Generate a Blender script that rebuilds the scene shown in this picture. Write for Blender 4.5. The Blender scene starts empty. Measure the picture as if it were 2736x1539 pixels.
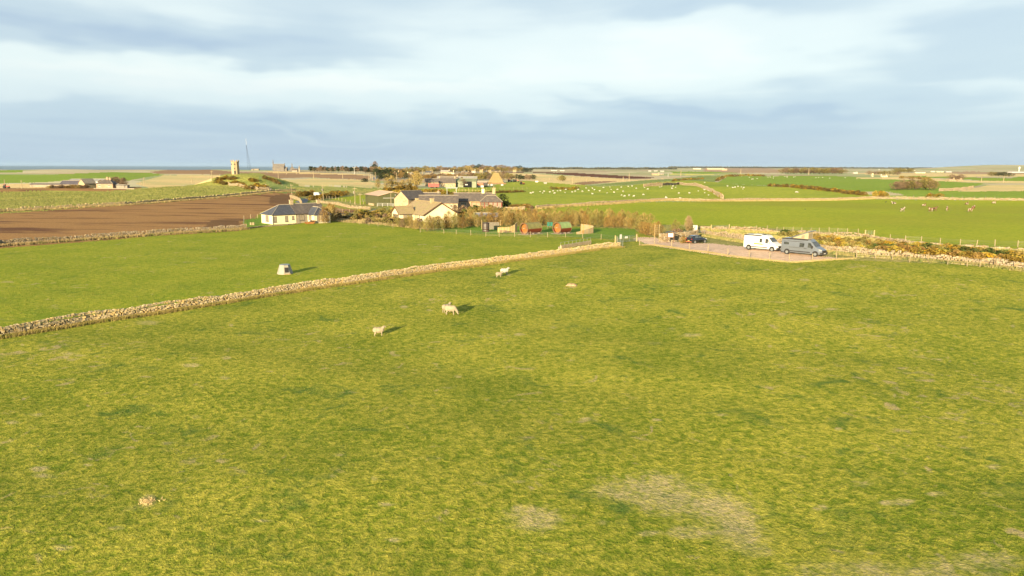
import bpy, bmesh, math, random
import numpy as np
from mathutils import Vector, Matrix
PI = math.pi
rnd = random.Random(7)
S = bpy.context.scene
COL = S.collection

# ---------------------------------------------------------------- camera, world, sun, exposure
FPX, PW, PH = 1900.0, 2736.0, 1539.0          # focal length and frame of the photograph in its own pixels
CAM_H = 15.0
PITCH = math.radians(9.69)
ROLL = math.radians(0.21)
cam_data = bpy.data.cameras.new('camera')
cam_data.sensor_width = 36.0
cam_data.lens = 36.0 * FPX / PW
cam_data.clip_start = 0.5
cam_data.clip_end = 150000.0
cam = bpy.data.objects.new('camera', cam_data)
COL.objects.link(cam)
S.camera = cam
CAMR = (Matrix.Rotation(PI / 2 - PITCH, 4, 'X') @ Matrix.Rotation(ROLL, 4, 'Z'))
cam.matrix_world = Matrix.Translation((0, 0, CAM_H)) @ CAMR
R3 = np.array(CAMR.to_3x3())

SUN_EL = math.radians(11.0)
SUN_H = Vector((-0.37, -0.93)).normalized()      # horizontal direction towards the sun
world = bpy.data.worlds.new('World')
S.world = world
world.use_nodes = True
wn, wl = world.node_tree.nodes, world.node_tree.links
for n in list(wn): wn.remove(n)
def W(t, **k):
    n = wn.new(t)
    for a, b in k.items(): setattr(n, a, b)
    return n
def wmath(op, a, b=None, c=None):
    n = W('ShaderNodeMath', operation=op)
    for i, v in enumerate((a, b, c)):
        if v is None: continue
        if isinstance(v, (int, float)): n.inputs[i].default_value = v
        else: wl.new(v, n.inputs[i])
    return n.outputs[0]
sky = W('ShaderNodeTexSky', sky_type='NISHITA', sun_disc=False)
sky.sun_elevation = SUN_EL
sky.sun_rotation = math.atan2(SUN_H.x, SUN_H.y) % (2 * PI)
sky.altitude = 60; sky.air_density = 1.0; sky.dust_density = 0.6; sky.ozone_density = 1.5
tc = W('ShaderNodeTexCoord')
sep = W('ShaderNodeSeparateXYZ'); wl.new(tc.outputs['Generated'], sep.inputs[0])
az = wmath('ARCTAN2', sep.outputs[0], sep.outputs[1])           # 0 = straight ahead (+Y), grows to the right
el = wmath('ARCSINE', sep.outputs[2])
elp = wmath('MAXIMUM', el, 0.0)
# cloud space: bands pack closer together towards the horizon
vv = wmath('DIVIDE', 1.0, wmath('ADD', elp, 0.10))
cu = wmath('MULTIPLY', az, vv)
comb = W('ShaderNodeCombineXYZ'); wl.new(wmath('MULTIPLY', cu, 0.55), comb.inputs[0]); wl.new(vv, comb.inputs[1])
def wnoise(vec, scale, detail=4.0, rough=0.5, dist=0.0, off=(0, 0, 0), sc=(1, 1, 1)):
    m = W('ShaderNodeMapping'); m.inputs['Location'].default_value = off; m.inputs['Scale'].default_value = sc
    wl.new(vec, m.inputs[0])
    n = W('ShaderNodeTexNoise'); n.inputs['Scale'].default_value = scale; n.inputs['Detail'].default_value = detail
    n.inputs['Roughness'].default_value = rough; n.inputs['Distortion'].default_value = dist
    wl.new(m.outputs[0], n.inputs['Vector'])
    return n.outputs[0]
n1 = wnoise(comb.outputs[0], 0.75, 3.0, 0.42, 0.3, (3.1, 1.7, 0))
n2 = wnoise(comb.outputs[0], 2.0, 5.0, 0.5, 0.5, (9.3, 4.2, 0))
# warp for the cloud banks
wz = wmath('MULTIPLY', wmath('SUBTRACT', wnoise(tc.outputs['Generated'], 5.0, 3.0, 0.5, 0.0, (5, 2, 0), (1, 1, 3)), 0.5), 0.11)
wz2 = wmath('MULTIPLY', wmath('SUBTRACT', wnoise(tc.outputs['Generated'], 4.0, 3.0, 0.5, 0.0, (1, 7, 3), (1, 1, 3)), 0.5), 0.5)
elw = wmath('ADD', el, wz); azw = wmath('ADD', az, wz2)
def bank(px, py, sx, sy, amp, acc, tilt=0.0):
    a0 = math.atan((px - 1368) / FPX); e0 = (444 - py) / FPX
    sa = sx / FPX; se = sy / FPX
    da = wmath('SUBTRACT', azw, a0)
    de = wmath('SUBTRACT', elw, e0)
    if tilt: de = wmath('ADD', de, wmath('MULTIPLY', da, tilt))
    da2 = wmath('POWER', wmath('ABSOLUTE', wmath('DIVIDE', da, sa)), 2.0)
    de2 = wmath('POWER', wmath('ABSOLUTE', wmath('DIVIDE', de, se)), 2.0)
    g = wmath('EXPONENT', wmath('MULTIPLY', wmath('ADD', da2, de2), -1.0))
    return wmath('MULTIPLY_ADD', g, amp * 0.82, acc)
t = wmath('ADD', wmath('MULTIPLY', wmath('SUBTRACT', n1, 0.5), 0.42), wmath('MULTIPLY', wmath('SUBTRACT', n2, 0.5), 0.26))
t = wmath('ADD', t, 0.64)
for b in [(620, 235, 900, 55, .40), (250, 165, 600, 42, -.42), (650, 120, 500, 35, -.12), (1450, 90, 420, 70, .18),
          (1780, 150, 420, 60, .40), (1900, 60, 300, 30, -.20), (2100, 320, 480, 55, -.30), (2200, 100, 300, 50, .12),
          (2560, 200, 280, 60, -.30), (900, 345, 900, 26, -.22), (1380, 330, 260, 28, -.14), (1900, 395, 1200, 40, -.28),
          (400, 400, 900, 45, -.20), (300, 40, 400, 40, .08), (2650, 250, 180, 25, .22), (1750, 285, 200, 12, -.25), (1980, 305, 230, 12, -.25), (1500, 300, 260, 20, .15), (860, 360, 200, 8, .22), (1050, 240, 260, 14, .12), (1650, 240, 90, 8, -.15), (1250, 210, 160, 10, -.12),
          (2700, 380, 240, 60, .18)]:
    t = bank(*b, acc=t)
ramp = W('ShaderNodeValToRGB')
cr = ramp.color_ramp; cr.interpolation = 'EASE'
cr.elements[0].position = 0.0; cr.elements[0].color = (0.36, 0.51, 0.71, 1)
cr.elements[1].position = 1.0; cr.elements[1].color = (0.97, 1.03, 1.0, 1)
e = cr.elements.new(0.30); e.color = (0.45, 0.585, 0.74, 1)
e = cr.elements.new(0.52); e.color = (0.61, 0.745, 0.83, 1)
e = cr.elements.new(0.78); e.color = (0.86, 0.97, 0.97, 1)
wl.new(t, ramp.inputs[0])
# thin blue tint low down where the air is deepest
lowm = W('ShaderNodeMapRange'); lowm.inputs['From Min'].default_value = 0.0; lowm.inputs['From Max'].default_value = 0.12
lowm.inputs['To Min'].default_value = 0.85; lowm.inputs['To Max'].default_value = 0.0
wl.new(elp, lowm.inputs[0])
lowmix = W('ShaderNodeMix', data_type='RGBA'); wl.new(lowm.outputs[0], lowmix.inputs[0])
wl.new(ramp.outputs[0], lowmix.inputs[6]); lowmix.inputs[7].default_value = (0.43, 0.60, 0.80, 1)
cloud_gain = W('ShaderNodeVectorMath', operation='SCALE'); wl.new(lowmix.outputs[2], cloud_gain.inputs[0])
CLOUD_GAIN = 2.92
cloud_gain.inputs[3].default_value = CLOUD_GAIN
# cloud cover thinned overhead, out of view, to weaken the light from the sky
cover = W('ShaderNodeMapRange'); cover.inputs['From Min'].default_value = 0.25; cover.inputs['From Max'].default_value = 1.3
cover.inputs['To Min'].default_value = 0.93; cover.inputs['To Max'].default_value = 0.35
wl.new(elp, cover.inputs[0])
mixs = W('ShaderNodeMix', data_type='RGBA'); wl.new(cover.outputs[0], mixs.inputs[0])
wl.new(sky.outputs[0], mixs.inputs[6]); wl.new(cloud_gain.outputs[0], mixs.inputs[7])
bg = W('ShaderNodeBackground'); bg.inputs[1].default_value = 0.10
wl.new(mixs.outputs[2], bg.inputs[0])
wo = W('ShaderNodeOutputWorld'); wl.new(bg.outputs[0], wo.inputs[0])

sun_data = bpy.data.lights.new('sun', 'SUN')
sun_data.energy = 5.0
sun_data.angle = math.radians(0.6)
sun_data.color = (1.0, 0.79, 0.48)
sun = bpy.data.objects.new('sun', sun_data)
COL.objects.link(sun)
sd = Vector((SUN_H.x * math.cos(SUN_EL), SUN_H.y * math.cos(SUN_EL), math.sin(SUN_EL)))
sun.rotation_euler = sd.to_track_quat('Z', 'Y').to_euler()
sun.location = (-20, -50, 40)
S.view_settings.view_transform = 'Standard'
S.view_settings.look = 'None'
S.view_settings.exposure = 1.7
S.view_settings.gamma = 1.0
S.view_settings.use_curve_mapping = False

# ---------------------------------------------------------------- terrain height and picture geometry
def sstep(a, b, x):
    t = np.clip((x - a) / (b - a), 0, 1)
    return t * t * (3 - 2 * t)
def Hn(x, y):
    x = np.asarray(x, float); y = np.asarray(y, float)
    d = np.hypot(x, y)
    az = np.arctan2(x, np.maximum(y, 1e-3))
    az = np.where(y <= 0, np.sign(x) * 1.57, az)
    z = np.zeros_like(d)
    z = z + 1.9 * np.exp(-((x - 52) / 46) ** 2 - ((y - 108) / 36) ** 2)      # rise under the car park
    # knoll with the tower
    sx = np.where(x < -172, 22.0, 31.0)
    r2 = ((x + 172) / sx) ** 2 + ((y - 452) / 27.0) ** 2
    z = z + 8.8 * np.exp(-np.power(r2, 1.35))
    z = z + 3.0 * np.exp(-((x + 118) / 24) ** 2 - ((y - 470) / 30) ** 2)
    # rough pasture ridge on the left
    yc = 352 + (x + 250) * 0.35
    z = z + (2.6 + 0.9 * sstep(-300, -150, x)) * np.exp(-((y - yc) / 48) ** 2) * sstep(-95, -150, x) * (1 + 0.15 * np.sin(x / 23.0))
    # low rolling ground further off
    far = sstep(160, 420, d)
    z = z + far * (0.8 * np.sin(x / 71.0 + 0.7) * np.sin(y / 97.0) + 0.5 * np.sin(x / 33.0 + y / 51.0)) * (1 - 0.6 * sstep(1200, 3000, d))
    z = z + 4.0 * sstep(900, 1350, d) * sstep(0.02, -0.12, az)              # rising land towards the coast, left half
    z = z + 1.6 * np.exp(-((d - 520) / 70) ** 2) * sstep(0.05, 0.2, az)      # crest of the far pastures on the right
    z = z + 36 * np.exp(-((d - 5200) / 800) ** 2) * np.exp(-((az - 0.60) / 0.085) ** 2)
    z = z + 7 * np.exp(-((d - 8200) / 1500) ** 2) * sstep(0.10, 0.25, az)
    near = np.exp(-(d / 130) ** 2)
    z = z + near * (0.22 * np.sin(x / 6.7 + 1.3 * np.sin(y / 9.0)) * np.sin(y / 6.9 + 0.8 * np.sin(x / 11.0)) + 0.05 * np.sin(x / 1.9 + y / 3.1) * np.sin(y / 2.3 - x / 4.0))
    # coast: the land ends and drops below the sea
    dc = 2050 + 500 * sstep(-0.36, -0.30, az) * 0 + 3900 * sstep(-0.10, 0.02, az) + 3800 * sstep(0.10, 0.22, az)
    z = z - 75 * sstep(dc, dc * 1.10 + 150, d)
    return z
def H(x, y): return float(Hn(x, y))
def project(x, y, z):
    p = np.stack([np.asarray(x, float), np.asarray(y, float), np.asarray(z, float) - CAM_H], -1)
    c = p @ R3                      # to camera space
    dz = np.maximum(-c[..., 2], 1e-3)
    return PW / 2 + FPX * c[..., 0] / dz, PH / 2 - FPX * c[..., 1] / dz, -c[..., 2]
_ts = np.concatenate([np.arange(18, 300, 0.25), np.arange(300, 1200, 1.0), np.arange(1200, 12000, 6.0)])
def P(px, py, dz=0.0):
    """ground point seen at a pixel of the photograph (first hit)"""
    d = R3 @ np.array([(px - PW / 2) / FPX, -(py - PH / 2) / FPX, -1.0])
    dh = math.hypot(d[0], d[1]); t = _ts / dh
    xs, ys, zs = d[0] * t, d[1] * t, CAM_H + d[2] * t
    g = Hn(xs, ys)
    below = np.nonzero(zs <= g)[0]
    if len(below) == 0: k = len(t) - 1; f = 0
    else:
        k = below[0]
        if k > 0:
            a = zs[k-1] - g[k-1]; b = g[k] - zs[k]
            f = a / (a + b + 1e-9); tt = t[k-1] + (t[k] - t[k-1]) * f
            x, y = d[0] * tt, d[1] * tt
            return Vector((x, y, H(x, y) + dz))
    return Vector((xs[k], ys[k], float(g[k]) + dz))
def at(px, Y):
    """ground point at a picture column and a distance"""
    x = (px - PW / 2) / FPX * Y
    return Vector((x, Y, H(x, Y)))
def ppm(v): return FPX / max(v.y, 1.0)

# ---------------------------------------------------------------- materials
def lin(r, g, b):
    f = lambda c: ((c / 255 + 0.055) / 1.055) ** 2.4 if c > 10 else c / 255 / 12.92
    return (f(r), f(g), f(b))
MATS = {}
KEEP = {'pink_gravel': 1.0, 'tarmac': 1.3, 'yellow_crop_mat': 1.0, 'white_paint': 0.5, 'white_van_paint': 0.6, 'tyre_rubber': 1, 'black_plastic': .7, 'window_glass': .8, 'corrugated_roof': .75, 'grey_sheet_roof': .55, 
        'cream_render': .75, 'warm_render': .42, 'cream_wool': .36, 'white_wool': .42, 'pale_grey_hut': .42, 'blue_grey_sheet': .45, 'vehicle_glass': 1, 'grey_blue_paint': .36, 'concrete': .38, 'orange_pine': .35, 'red_brown_staves': .6, 'bright_green_shingle': .8, 'mossy_green_shingle': .8, 'olive_green_cladding': .5, 'straw_bale': .38, 'straw_clump': .9, 'dry_earth': .6}
class NT:
    def __init__(s, name):
        s.m = bpy.data.materials.new(name); s.m.use_nodes = True
        s.n = s.m.node_tree.nodes; s.l = s.m.node_tree.links
        s.b = s.n['Principled BSDF']
        s.b.inputs['Specular IOR Level'].default_value = 0.25
    def N(s, t, **k):
        n = s.n.new(t)
        for a, b in k.items(): setattr(n, a, b)
        return n
    def put(s, sock, v):
        if isinstance(v, (int, float)): sock.default_value = v
        elif isinstance(v, tuple): sock.default_value = v if len(v) == 4 or len(sock.default_value) == 3 else (*v, 1)
        else: s.l.new(v, sock)
    def math(s, op, a, b=None, c=None, clamp=False):
        n = s.N('ShaderNodeMath', operation=op); n.use_clamp = clamp
        for i, v in enumerate((a, b, c)):
            if v is not None: s.put(n.inputs[i], v)
        return n.outputs[0]
    def noise(s, scale, detail=3.0, rough=0.55, dist=0.0, vec=None, sc=None, off=None, out=0):
        n = s.N('ShaderNodeTexNoise'); n.inputs['Scale'].default_value = scale
        n.inputs['Detail'].default_value = detail; n.inputs['Roughness'].default_value = rough; n.inputs['Distortion'].default_value = dist
        v = vec if vec is not None else s.pos()
        if sc or off:
            m = s.N('ShaderNodeMapping'); s.l.new(v, m.inputs[0])
            if sc: m.inputs['Scale'].default_value = sc
            if off: m.inputs['Location'].default_value = off
            v = m.outputs[0]
        s.l.new(v, n.inputs['Vector'])
        return n.outputs[out]
    def pos(s):
        if not hasattr(s, '_p'): s._p = s.N('ShaderNodeTexCoord').outputs['Object']
        return s._p
    def wpos(s):
        if not hasattr(s, '_w'): s._w = s.N('ShaderNodeNewGeometry').outputs['Position']
        return s._w
    def ramp(s, fac, a, b):
        n = s.N('ShaderNodeMapRange'); n.inputs['From Min'].default_value = a; n.inputs['From Max'].default_value = b
        n.interpolation_type = 'SMOOTHSTEP'
        s.l.new(fac, n.inputs[0]); return n.outputs[0]
    def mix(s, f, a, b, mode='MIX'):
        n = s.N('ShaderNodeMix', data_type='RGBA', blend_type=mode)
        s.put(n.inputs[0], f); s.put(n.inputs[6], a); s.put(n.inputs[7], b)
        return n.outputs[2]
    def bump(s, h, strength=0.5, dist=0.1):
        n = s.N('ShaderNodeBump'); n.inputs['Strength'].default_value = strength; n.inputs['Distance'].default_value = dist
        s.l.new(h, n.inputs['Height']); s.l.new(n.outputs[0], s.b.inputs['Normal'])
    def col(s, c): s.put(s.b.inputs['Base Color'], c)
    def rough(s, r): s.put(s.b.inputs['Roughness'], r)
def mat(name, c, rough=0.8, var=0.25, scale=2.0, c2=None, bump=0.0, bscale=None, metal=0.0, spec=0.25, stretch=None, coat=0.0):
    """plain surface with grain: colour varied by noise, optional second colour, fine relief"""
    if name in MATS: return MATS[name]
    t = NT(name)
    n = t.noise(scale, 5.0, 0.6, 0.2, sc=stretch)
    c = tuple(c); k_ = KEEP.get(name, 0.5); c = tuple(x * k_ for x in c); c2 = tuple(x * k_ for x in c2) if c2 else None
    d = tuple(x * (1 - var) for x in c); e_ = c2 or tuple(min(1, x * (1 + var * .7)) for x in c)
    t.col(t.mix(t.ramp(n, 0.3, 0.7), d, tuple(e_)))
    t.rough(rough); t.b.inputs['Metallic'].default_value = metal
    t.b.inputs['Specular IOR Level'].default_value = spec
    if coat: t.b.inputs['Coat Weight'].default_value = coat
    if bump: t.bump(t.noise(bscale or scale * 4, 4.0, 0.6, sc=stretch), bump, 0.05)
    MATS[name] = t.m
    return t.m
def grass_mat(name, c1, c2, dry=(0.46, 0.36, 0.19), dryamt=0.5, s1=1.6, s2=0.12, fine=7.0, relief=0.10, dark=None, fleck=0.0, rng=(0.36, 0.64), big=None, bigamt=0.0):
    """pasture: c1/c2 mottled at tuft size, drifts of colour, dead patches"""
    t = NT(name); w = t.wpos(); k_ = 0.86
    c1, c2, dry, dark, big = [tuple(x * k_ for x in q) if q else q for q in (c1, c2, dry, dark, big)]
    a = t.noise(s1, 4.0, 0.62, 0.6, vec=w)
    b = t.noise(s2, 3.0, 0.5, 0.3, vec=w)
    f = t.noise(fine, 3.0, 0.6, 0.2, vec=w)
    m = t.math('ADD', t.math('MULTIPLY', a, 0.75), t.math('MULTIPLY', b, 0.25))
    m = t.math('MULTIPLY_ADD', t.math('SUBTRACT', f, 0.5), 0.35, m)
    c = t.mix(t.ramp(m, *rng), c1, c2)
    if dark:
        c = t.mix(t.math('MULTIPLY', t.ramp(t.noise(s2 * 2.4, 3.0, 0.6, 0.8, vec=w, off=(31, 7, 2)), 0.56, 0.74), 0.65), c, dark)
    if big:
        c = t.mix(t.math('MULTIPLY', t.ramp(t.noise(s2 * 0.35, 3.0, 0.6, 1.0, vec=w, off=(11, 3, 2)), 0.45, 0.65), bigamt), c, big)
    if dryamt:
        d1 = t.noise(0.55, 5.0, 0.62, 1.2, vec=w, off=(13, 5, 0))
        d2 = t.noise(0.045, 2.0, 0.5, 0.0, vec=w, off=(3, 25, 0))
        d = t.math('ADD', d1, t.math('MULTIPLY', t.math('SUBTRACT', d2, 0.5), 0.35))
        d = t.math('MULTIPLY', t.ramp(d, 0.60, 0.74), dryamt)
        c = t.mix(d, c, dry)
    at_ = t.N('ShaderNodeAttribute'); at_.attribute_name = 'dry'
    dd = t.math('MULTIPLY', t.math('MULTIPLY', at_.outputs['Fac'], 1.6, clamp=True), t.ramp(t.math('MULTIPLY_ADD', t.noise(1.2, 6.0, 0.72, 0.8, vec=w), 1.7, t.math('MULTIPLY', at_.outputs['Fac'], 0.78)), 1.15, 1.80))
    dc = t.mix(t.noise(1.1, 3.0, 0.6, vec=w), (0.40, 0.34, 0.17), (0.56, 0.42, 0.22))
    pm = t.math('MULTIPLY_ADD', t.ramp(t.noise(4.5, 4.0, 0.7, 0.6, vec=w, off=(4, 9, 1)), 0.36, 0.60), 0.50, 0.26)
    pm = t.math('MULTIPLY', pm, t.math('MULTIPLY_ADD', t.ramp(t.noise(0.8, 3.0, 0.6, 0.8, vec=w, off=(14, 2, 1)), 0.38, 0.58), 0.60, 0.45))
    c = t.mix(t.math('MULTIPLY', t.math('MINIMUM', dd, 1.0), pm), c, dc)
    if fleck:
        fl = t.noise(2.5, 2.0, 0.7, 0.0, vec=w, off=(77, 3, 1))
        c = t.mix(t.math('MULTIPLY', t.ramp(fl, 0.66, 0.74), fleck), c, (0.55, 0.52, 0.28))
    t.col(c); t.rough(0.95); t.b.inputs['Specular IOR Level'].default_value = 0.05
    h = t.math('ADD', t.math('MULTIPLY', t.noise(fine * 0.8, 4.0, 0.7, 0.5, vec=w), 1.0), t.math('MULTIPLY', a, 1.2))
    t.bump(h, 1.0, relief)
    MATS[name] = t.m
    return t.m

# ---------------------------------------------------------------- object helpers
def tag(o, label=None, cat=None, group=None, kind=None):
    if label: o['label'] = label
    if cat: o['category'] = cat
    if group: o['group'] = group
    if kind: o['kind'] = kind
    return o
def empty(name, loc, rz=0.0, label=None, cat=None, group=None):
    o = bpy.data.objects.new(name, None); COL.objects.link(o)
    o.empty_display_size = 0.3
    o.location = loc; o.rotation_euler = (0, 0, rz)
    return tag(o, label, cat, group)
def link_mesh(name, me, parent=None, loc=None, rot=None, scale=None):
    o = bpy.data.objects.new(name, me); COL.objects.link(o)
    if parent is not None: o.parent = parent
    if loc is not None: o.location = loc
    if rot is not None: o.rotation_euler = rot
    if scale is not None: o.scale = scale
    return o
class MB:
    """collects shapes, links them as ONE mesh object"""
    def __init__(s): s.v = []; s.f = []; s.mi = []
    def add(s, vs, fs, m=0):
        o = len(s.v); s.v += [tuple(v) for v in vs]
        s.f += [tuple(i + o for i in f) for f in fs]; s.mi += [m] * len(fs); return s
    def box(s, x0, x1, y0, y1, z0, z1, m=0, M=None):
        vs = [Vector((x, y, z)) for z in (z0, z1) for y in (y0, y1) for x in (x0, x1)]
        if M is not None: vs = [M @ v for v in vs]
        return s.add(vs, [(0, 2, 3, 1), (4, 5, 7, 6), (0, 1, 5, 4), (2, 6, 7, 3), (0, 4, 6, 2), (1, 3, 7, 5)], m)
    def bar(s, a, b, r, n=6, r2=None, m=0):
        a = Vector(a); b = Vector(b); d = (b - a)
        q = d.to_track_quat('Z', 'Y'); r2 = r if r2 is None else r2
        vs = [a + q @ Vector((r * math.cos(2 * PI * i / n), r * math.sin(2 * PI * i / n), 0)) for i in range(n)]
        vs += [b + q @ Vector((r2 * math.cos(2 * PI * i / n), r2 * math.sin(2 * PI * i / n), 0)) for i in range(n)]
        fs = [(i, (i + 1) % n, n + (i + 1) % n, n + i) for i in range(n)] + [tuple(range(n))[::-1], tuple(range(n, 2 * n))]
        return s.add(vs, fs, m)
    def prism(s, pts, y0, y1, m=0, M=None):
        """polygon in xz extruded along y"""
        n = len(pts)
        vs = [Vector((p[0], y0, p[1])) for p in pts] + [Vector((p[0], y1, p[1])) for p in pts]
        if M is not None: vs = [M @ v for v in vs]
        fs = [tuple(range(n)), tuple(range(2 * n - 1, n - 1, -1))] + [(i, n + i, n + (i + 1) % n, (i + 1) % n) for i in range(n)]
        return s.add(vs, fs, m)
    def blob(s, c, rx, ry, rz, jit=0.1, r=rnd, m=0, lat=4, lon=6):
        c = Vector(c); vs = [c + Vector((0, 0, -rz))]
        for i in range(1, lat):
            ph = -PI / 2 + PI * i / lat
            for j in range(lon):
                th = 2 * PI * (j + 0.5 * (i % 2)) / lon; k = 1 + r.uniform(-jit, jit)
                vs.append(c + Vector((rx * math.cos(ph) * math.cos(th) * k, ry * math.cos(ph) * math.sin(th) * k, rz * math.sin(ph) * k)))
        vs.append(c + Vector((0, 0, rz)))
        fs = [(0, 1 + (j + 1) % lon, 1 + j) for j in range(lon)]
        for i in range(lat - 2):
            a = 1 + i * lon; b = a + lon
            fs += [(a + j, a + (j + 1) % lon, b + (j + 1) % lon, b + j) for j in range(lon)]
        a = 1 + (lat - 2) * lon; top = len(vs) - 1
        fs += [(a + j, a + (j + 1) % lon, top) for j in range(lon)]
        return s.add(vs, fs, m)
    def mesh(s, name, mats, smooth=False):
        me = bpy.data.meshes.new(name); me.from_pydata(s.v, [], s.f)
        for m in (mats if isinstance(mats, (list, tuple)) else [mats]): me.materials.append(m)
        me.polygons.foreach_set('material_index', s.mi)
        if smooth: me.polygons.foreach_set('use_smooth', [True] * len(s.f))
        me.update(); return me
    def build(s, name, mats, parent=None, smooth=False, loc=None, rot=None):
        return link_mesh(name, s.mesh(name, mats, smooth), parent, loc, rot)
def np_mesh(name, V, F, mats, mi=None, smooth=False):
    """fast mesh from arrays, all faces with the same number of corners"""
    me = bpy.data.meshes.new(name); V = np.asarray(V, np.float32); F = np.asarray(F, np.int32)
    k = F.shape[1]; me.vertices.add(len(V)); me.vertices.foreach_set('co', V.ravel())
    me.loops.add(F.size); me.loops.foreach_set('vertex_index', F.ravel())
    me.polygons.add(len(F)); me.polygons.foreach_set('loop_start', np.arange(0, F.size, k, dtype=np.int32))
    try: me.polygons.foreach_set('loop_total', np.full(len(F), k, np.int32))
    except Exception: pass
    for m in (mats if isinstance(mats, (list, tuple)) else [mats]): me.materials.append(m)
    if mi is not None: me.polygons.foreach_set('material_index', np.asarray(mi, np.int32))
    me.polygons.foreach_set('use_smooth', np.full(len(F), smooth, bool))
    me.update(calc_edges=True); return me
def copy_tree(o, parent=None):
    c = o.copy(); COL.objects.link(c); c.parent = parent
    for ch in KIDS.get(o.name, o.children): copy_tree(ch, c)
    return c
KIDS = {}
# ---------------------------------------------------------------- the ground: one grid, cut into fields
cols = np.concatenate([np.linspace(-1.45, -0.70, 26)[:-1], np.tan(np.zeros(1)), ])
u = np.arange(-1368 - 60, 1368 + 60 + .1, 2.67) / FPX
azs = np.concatenate([np.linspace(-PI, math.atan(u[0]), 40)[:-1], np.arctan(u), np.linspace(math.atan(u[-1]), PI, 40)[1:]])
dys = np.concatenate([np.arange(1150, 560, -3.2), np.arange(560, 300, -2.6), np.arange(300, 170, -1.5), np.arange(170, 60, -1.4), np.arange(60, 6, -0.9)])
rad = np.concatenate([[0.5, 4, 8, 11], CAM_H * FPX / dys])
rad = np.concatenate([rad, np.linspace(rad[-1], 12500, 46)[1:]])
A, Rr = np.meshgrid(azs, rad)                       # rows = rings
ca = np.where(np.abs(A) < 1.0, 1 / np.maximum(np.cos(A), .3), 1.85)
GX = Rr * np.sin(A) * ca; GY = Rr * np.cos(A) * ca
GZ = Hn(GX, GY)
nr, nc = GX.shape
idx = np.arange(nr * nc).reshape(nr, nc)
FQ = np.stack([idx[:-1, :-1], idx[1:, :-1], idx[1:, 1:], idx[:-1, 1:]], -1).reshape(-1, 4)[:, ::-1]
V = np.stack([GX, GY, GZ], -1).reshape(-1, 3)
FC = V[FQ].mean(1)
fx, fy, fz = project(FC[:, 0], FC[:, 1], FC[:, 2])
fx = fx + rnd.uniform(0, 0)
front = fz > 5
# wobble so that field edges are not ruler straight
fyw = fy + 0.8 * np.sin(FC[:, 0] / 3.1) * np.minimum(1, 120 / np.maximum(FC[:, 1], 1)) 
_r = np.random.RandomState(1); _k = np.clip(250 / np.maximum(FC[:, 1], 1), .25, 1.0)
fyw = fyw + _r.uniform(-1.1, 1.1, len(fyw)) * _k; fxw = fx + _r.uniform(-4, 4, len(fx)) * _k
def inpoly(pts):
    pts = np.array(pts, float); x, y = fxw, fyw; c = np.zeros(len(x), bool); n = len(pts)
    for i in range(n):
        x1, y1 = pts[i]; x2, y2 = pts[(i + 1) % n]
        if y1 == y2: continue
        k = ((y1 > y) != (y2 > y)) & (x < (x2 - x1) * (y - y1) / (y2 - y1) + x1)
        c ^= k
    return c & front
cls = np.zeros(len(FC), int)
SPEC = []
def field(name, m, polys):
    SPEC.append((name, m)); k = len(SPEC) - 1
    for p in polys: cls[inpoly(p)] = k
G = grass_mat
m_near = G('pasture_grass', (0.140, 0.198, 0.016), (0.480, 0.430, 0.066), rng=(0.33, 0.72), s1=2.2, dryamt=0.75, dark=(0.050, 0.130, 0.028), relief=0.16)
m_pad = G('paddock_grass', (0.180, 0.245, 0.018), (0.340, 0.340, 0.036), dryamt=0.55, dark=(0.13, 0.20, 0.02), relief=0.12)
m_lawn = G('mown_grass', (0.12, 0.22, 0.025), (0.20, 0.29, 0.04), dryamt=0.0, relief=0.08)
m_lime = G('lush_pasture', (0.250, 0.310, 0.022), (0.380, 0.390, 0.032), dryamt=0.05, s1=0.8, s2=0.03, fine=3.0, relief=0.16, big=(0.30, 0.29, 0.035), bigamt=0.5)
m_lime2 = G('far_pasture', (0.270, 0.320, 0.034), (0.390, 0.400, 0.050), dryamt=0.0, s1=0.3, s2=0.015, fine=2.0, relief=0.3, big=(0.17, 0.26, 0.035), bigamt=0.6)
m_dgreen = G('winter_wheat', (0.200, 0.300, 0.035), (0.280, 0.350, 0.050), dryamt=0.0, s1=0.3, s2=0.02, fine=2.0, relief=0.3)
m_rough = G('rough_grazing', (0.190, 0.230, 0.040), (0.480, 0.450, 0.110), dry=(0.5, 0.43, 0.2), dryamt=0.5, s1=0.8, s2=0.05, fine=3.0, relief=0.6, dark=(0.05, 0.10, 0.025), fleck=0.5)
m_rough2 = G('dull_rough_grazing', (0.160, 0.220, 0.060), (0.32, 0.36, 0.11), dryamt=0.2, s1=0.6, s2=0.04, fine=2.0, relief=0.6, fleck=0.3)
m_tan = G('stubble', (0.60, 0.43, 0.19), (0.84, 0.63, 0.29), dry=(0.55, 0.45, 0.24), dryamt=0.3, s1=0.4, s2=0.012, fine=2.0, relief=0.25, big=(0.50, 0.46, 0.19), bigamt=0.7)
m_dead = G('dead_grass', (0.20, 0.24, 0.05), (0.48, 0.40, 0.15), dry=(0.62, 0.48, 0.24), dryamt=0.6, s1=1.2, s2=0.12, fine=5.0, relief=0.4, dark=(0.10, 0.15, 0.03))
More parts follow.
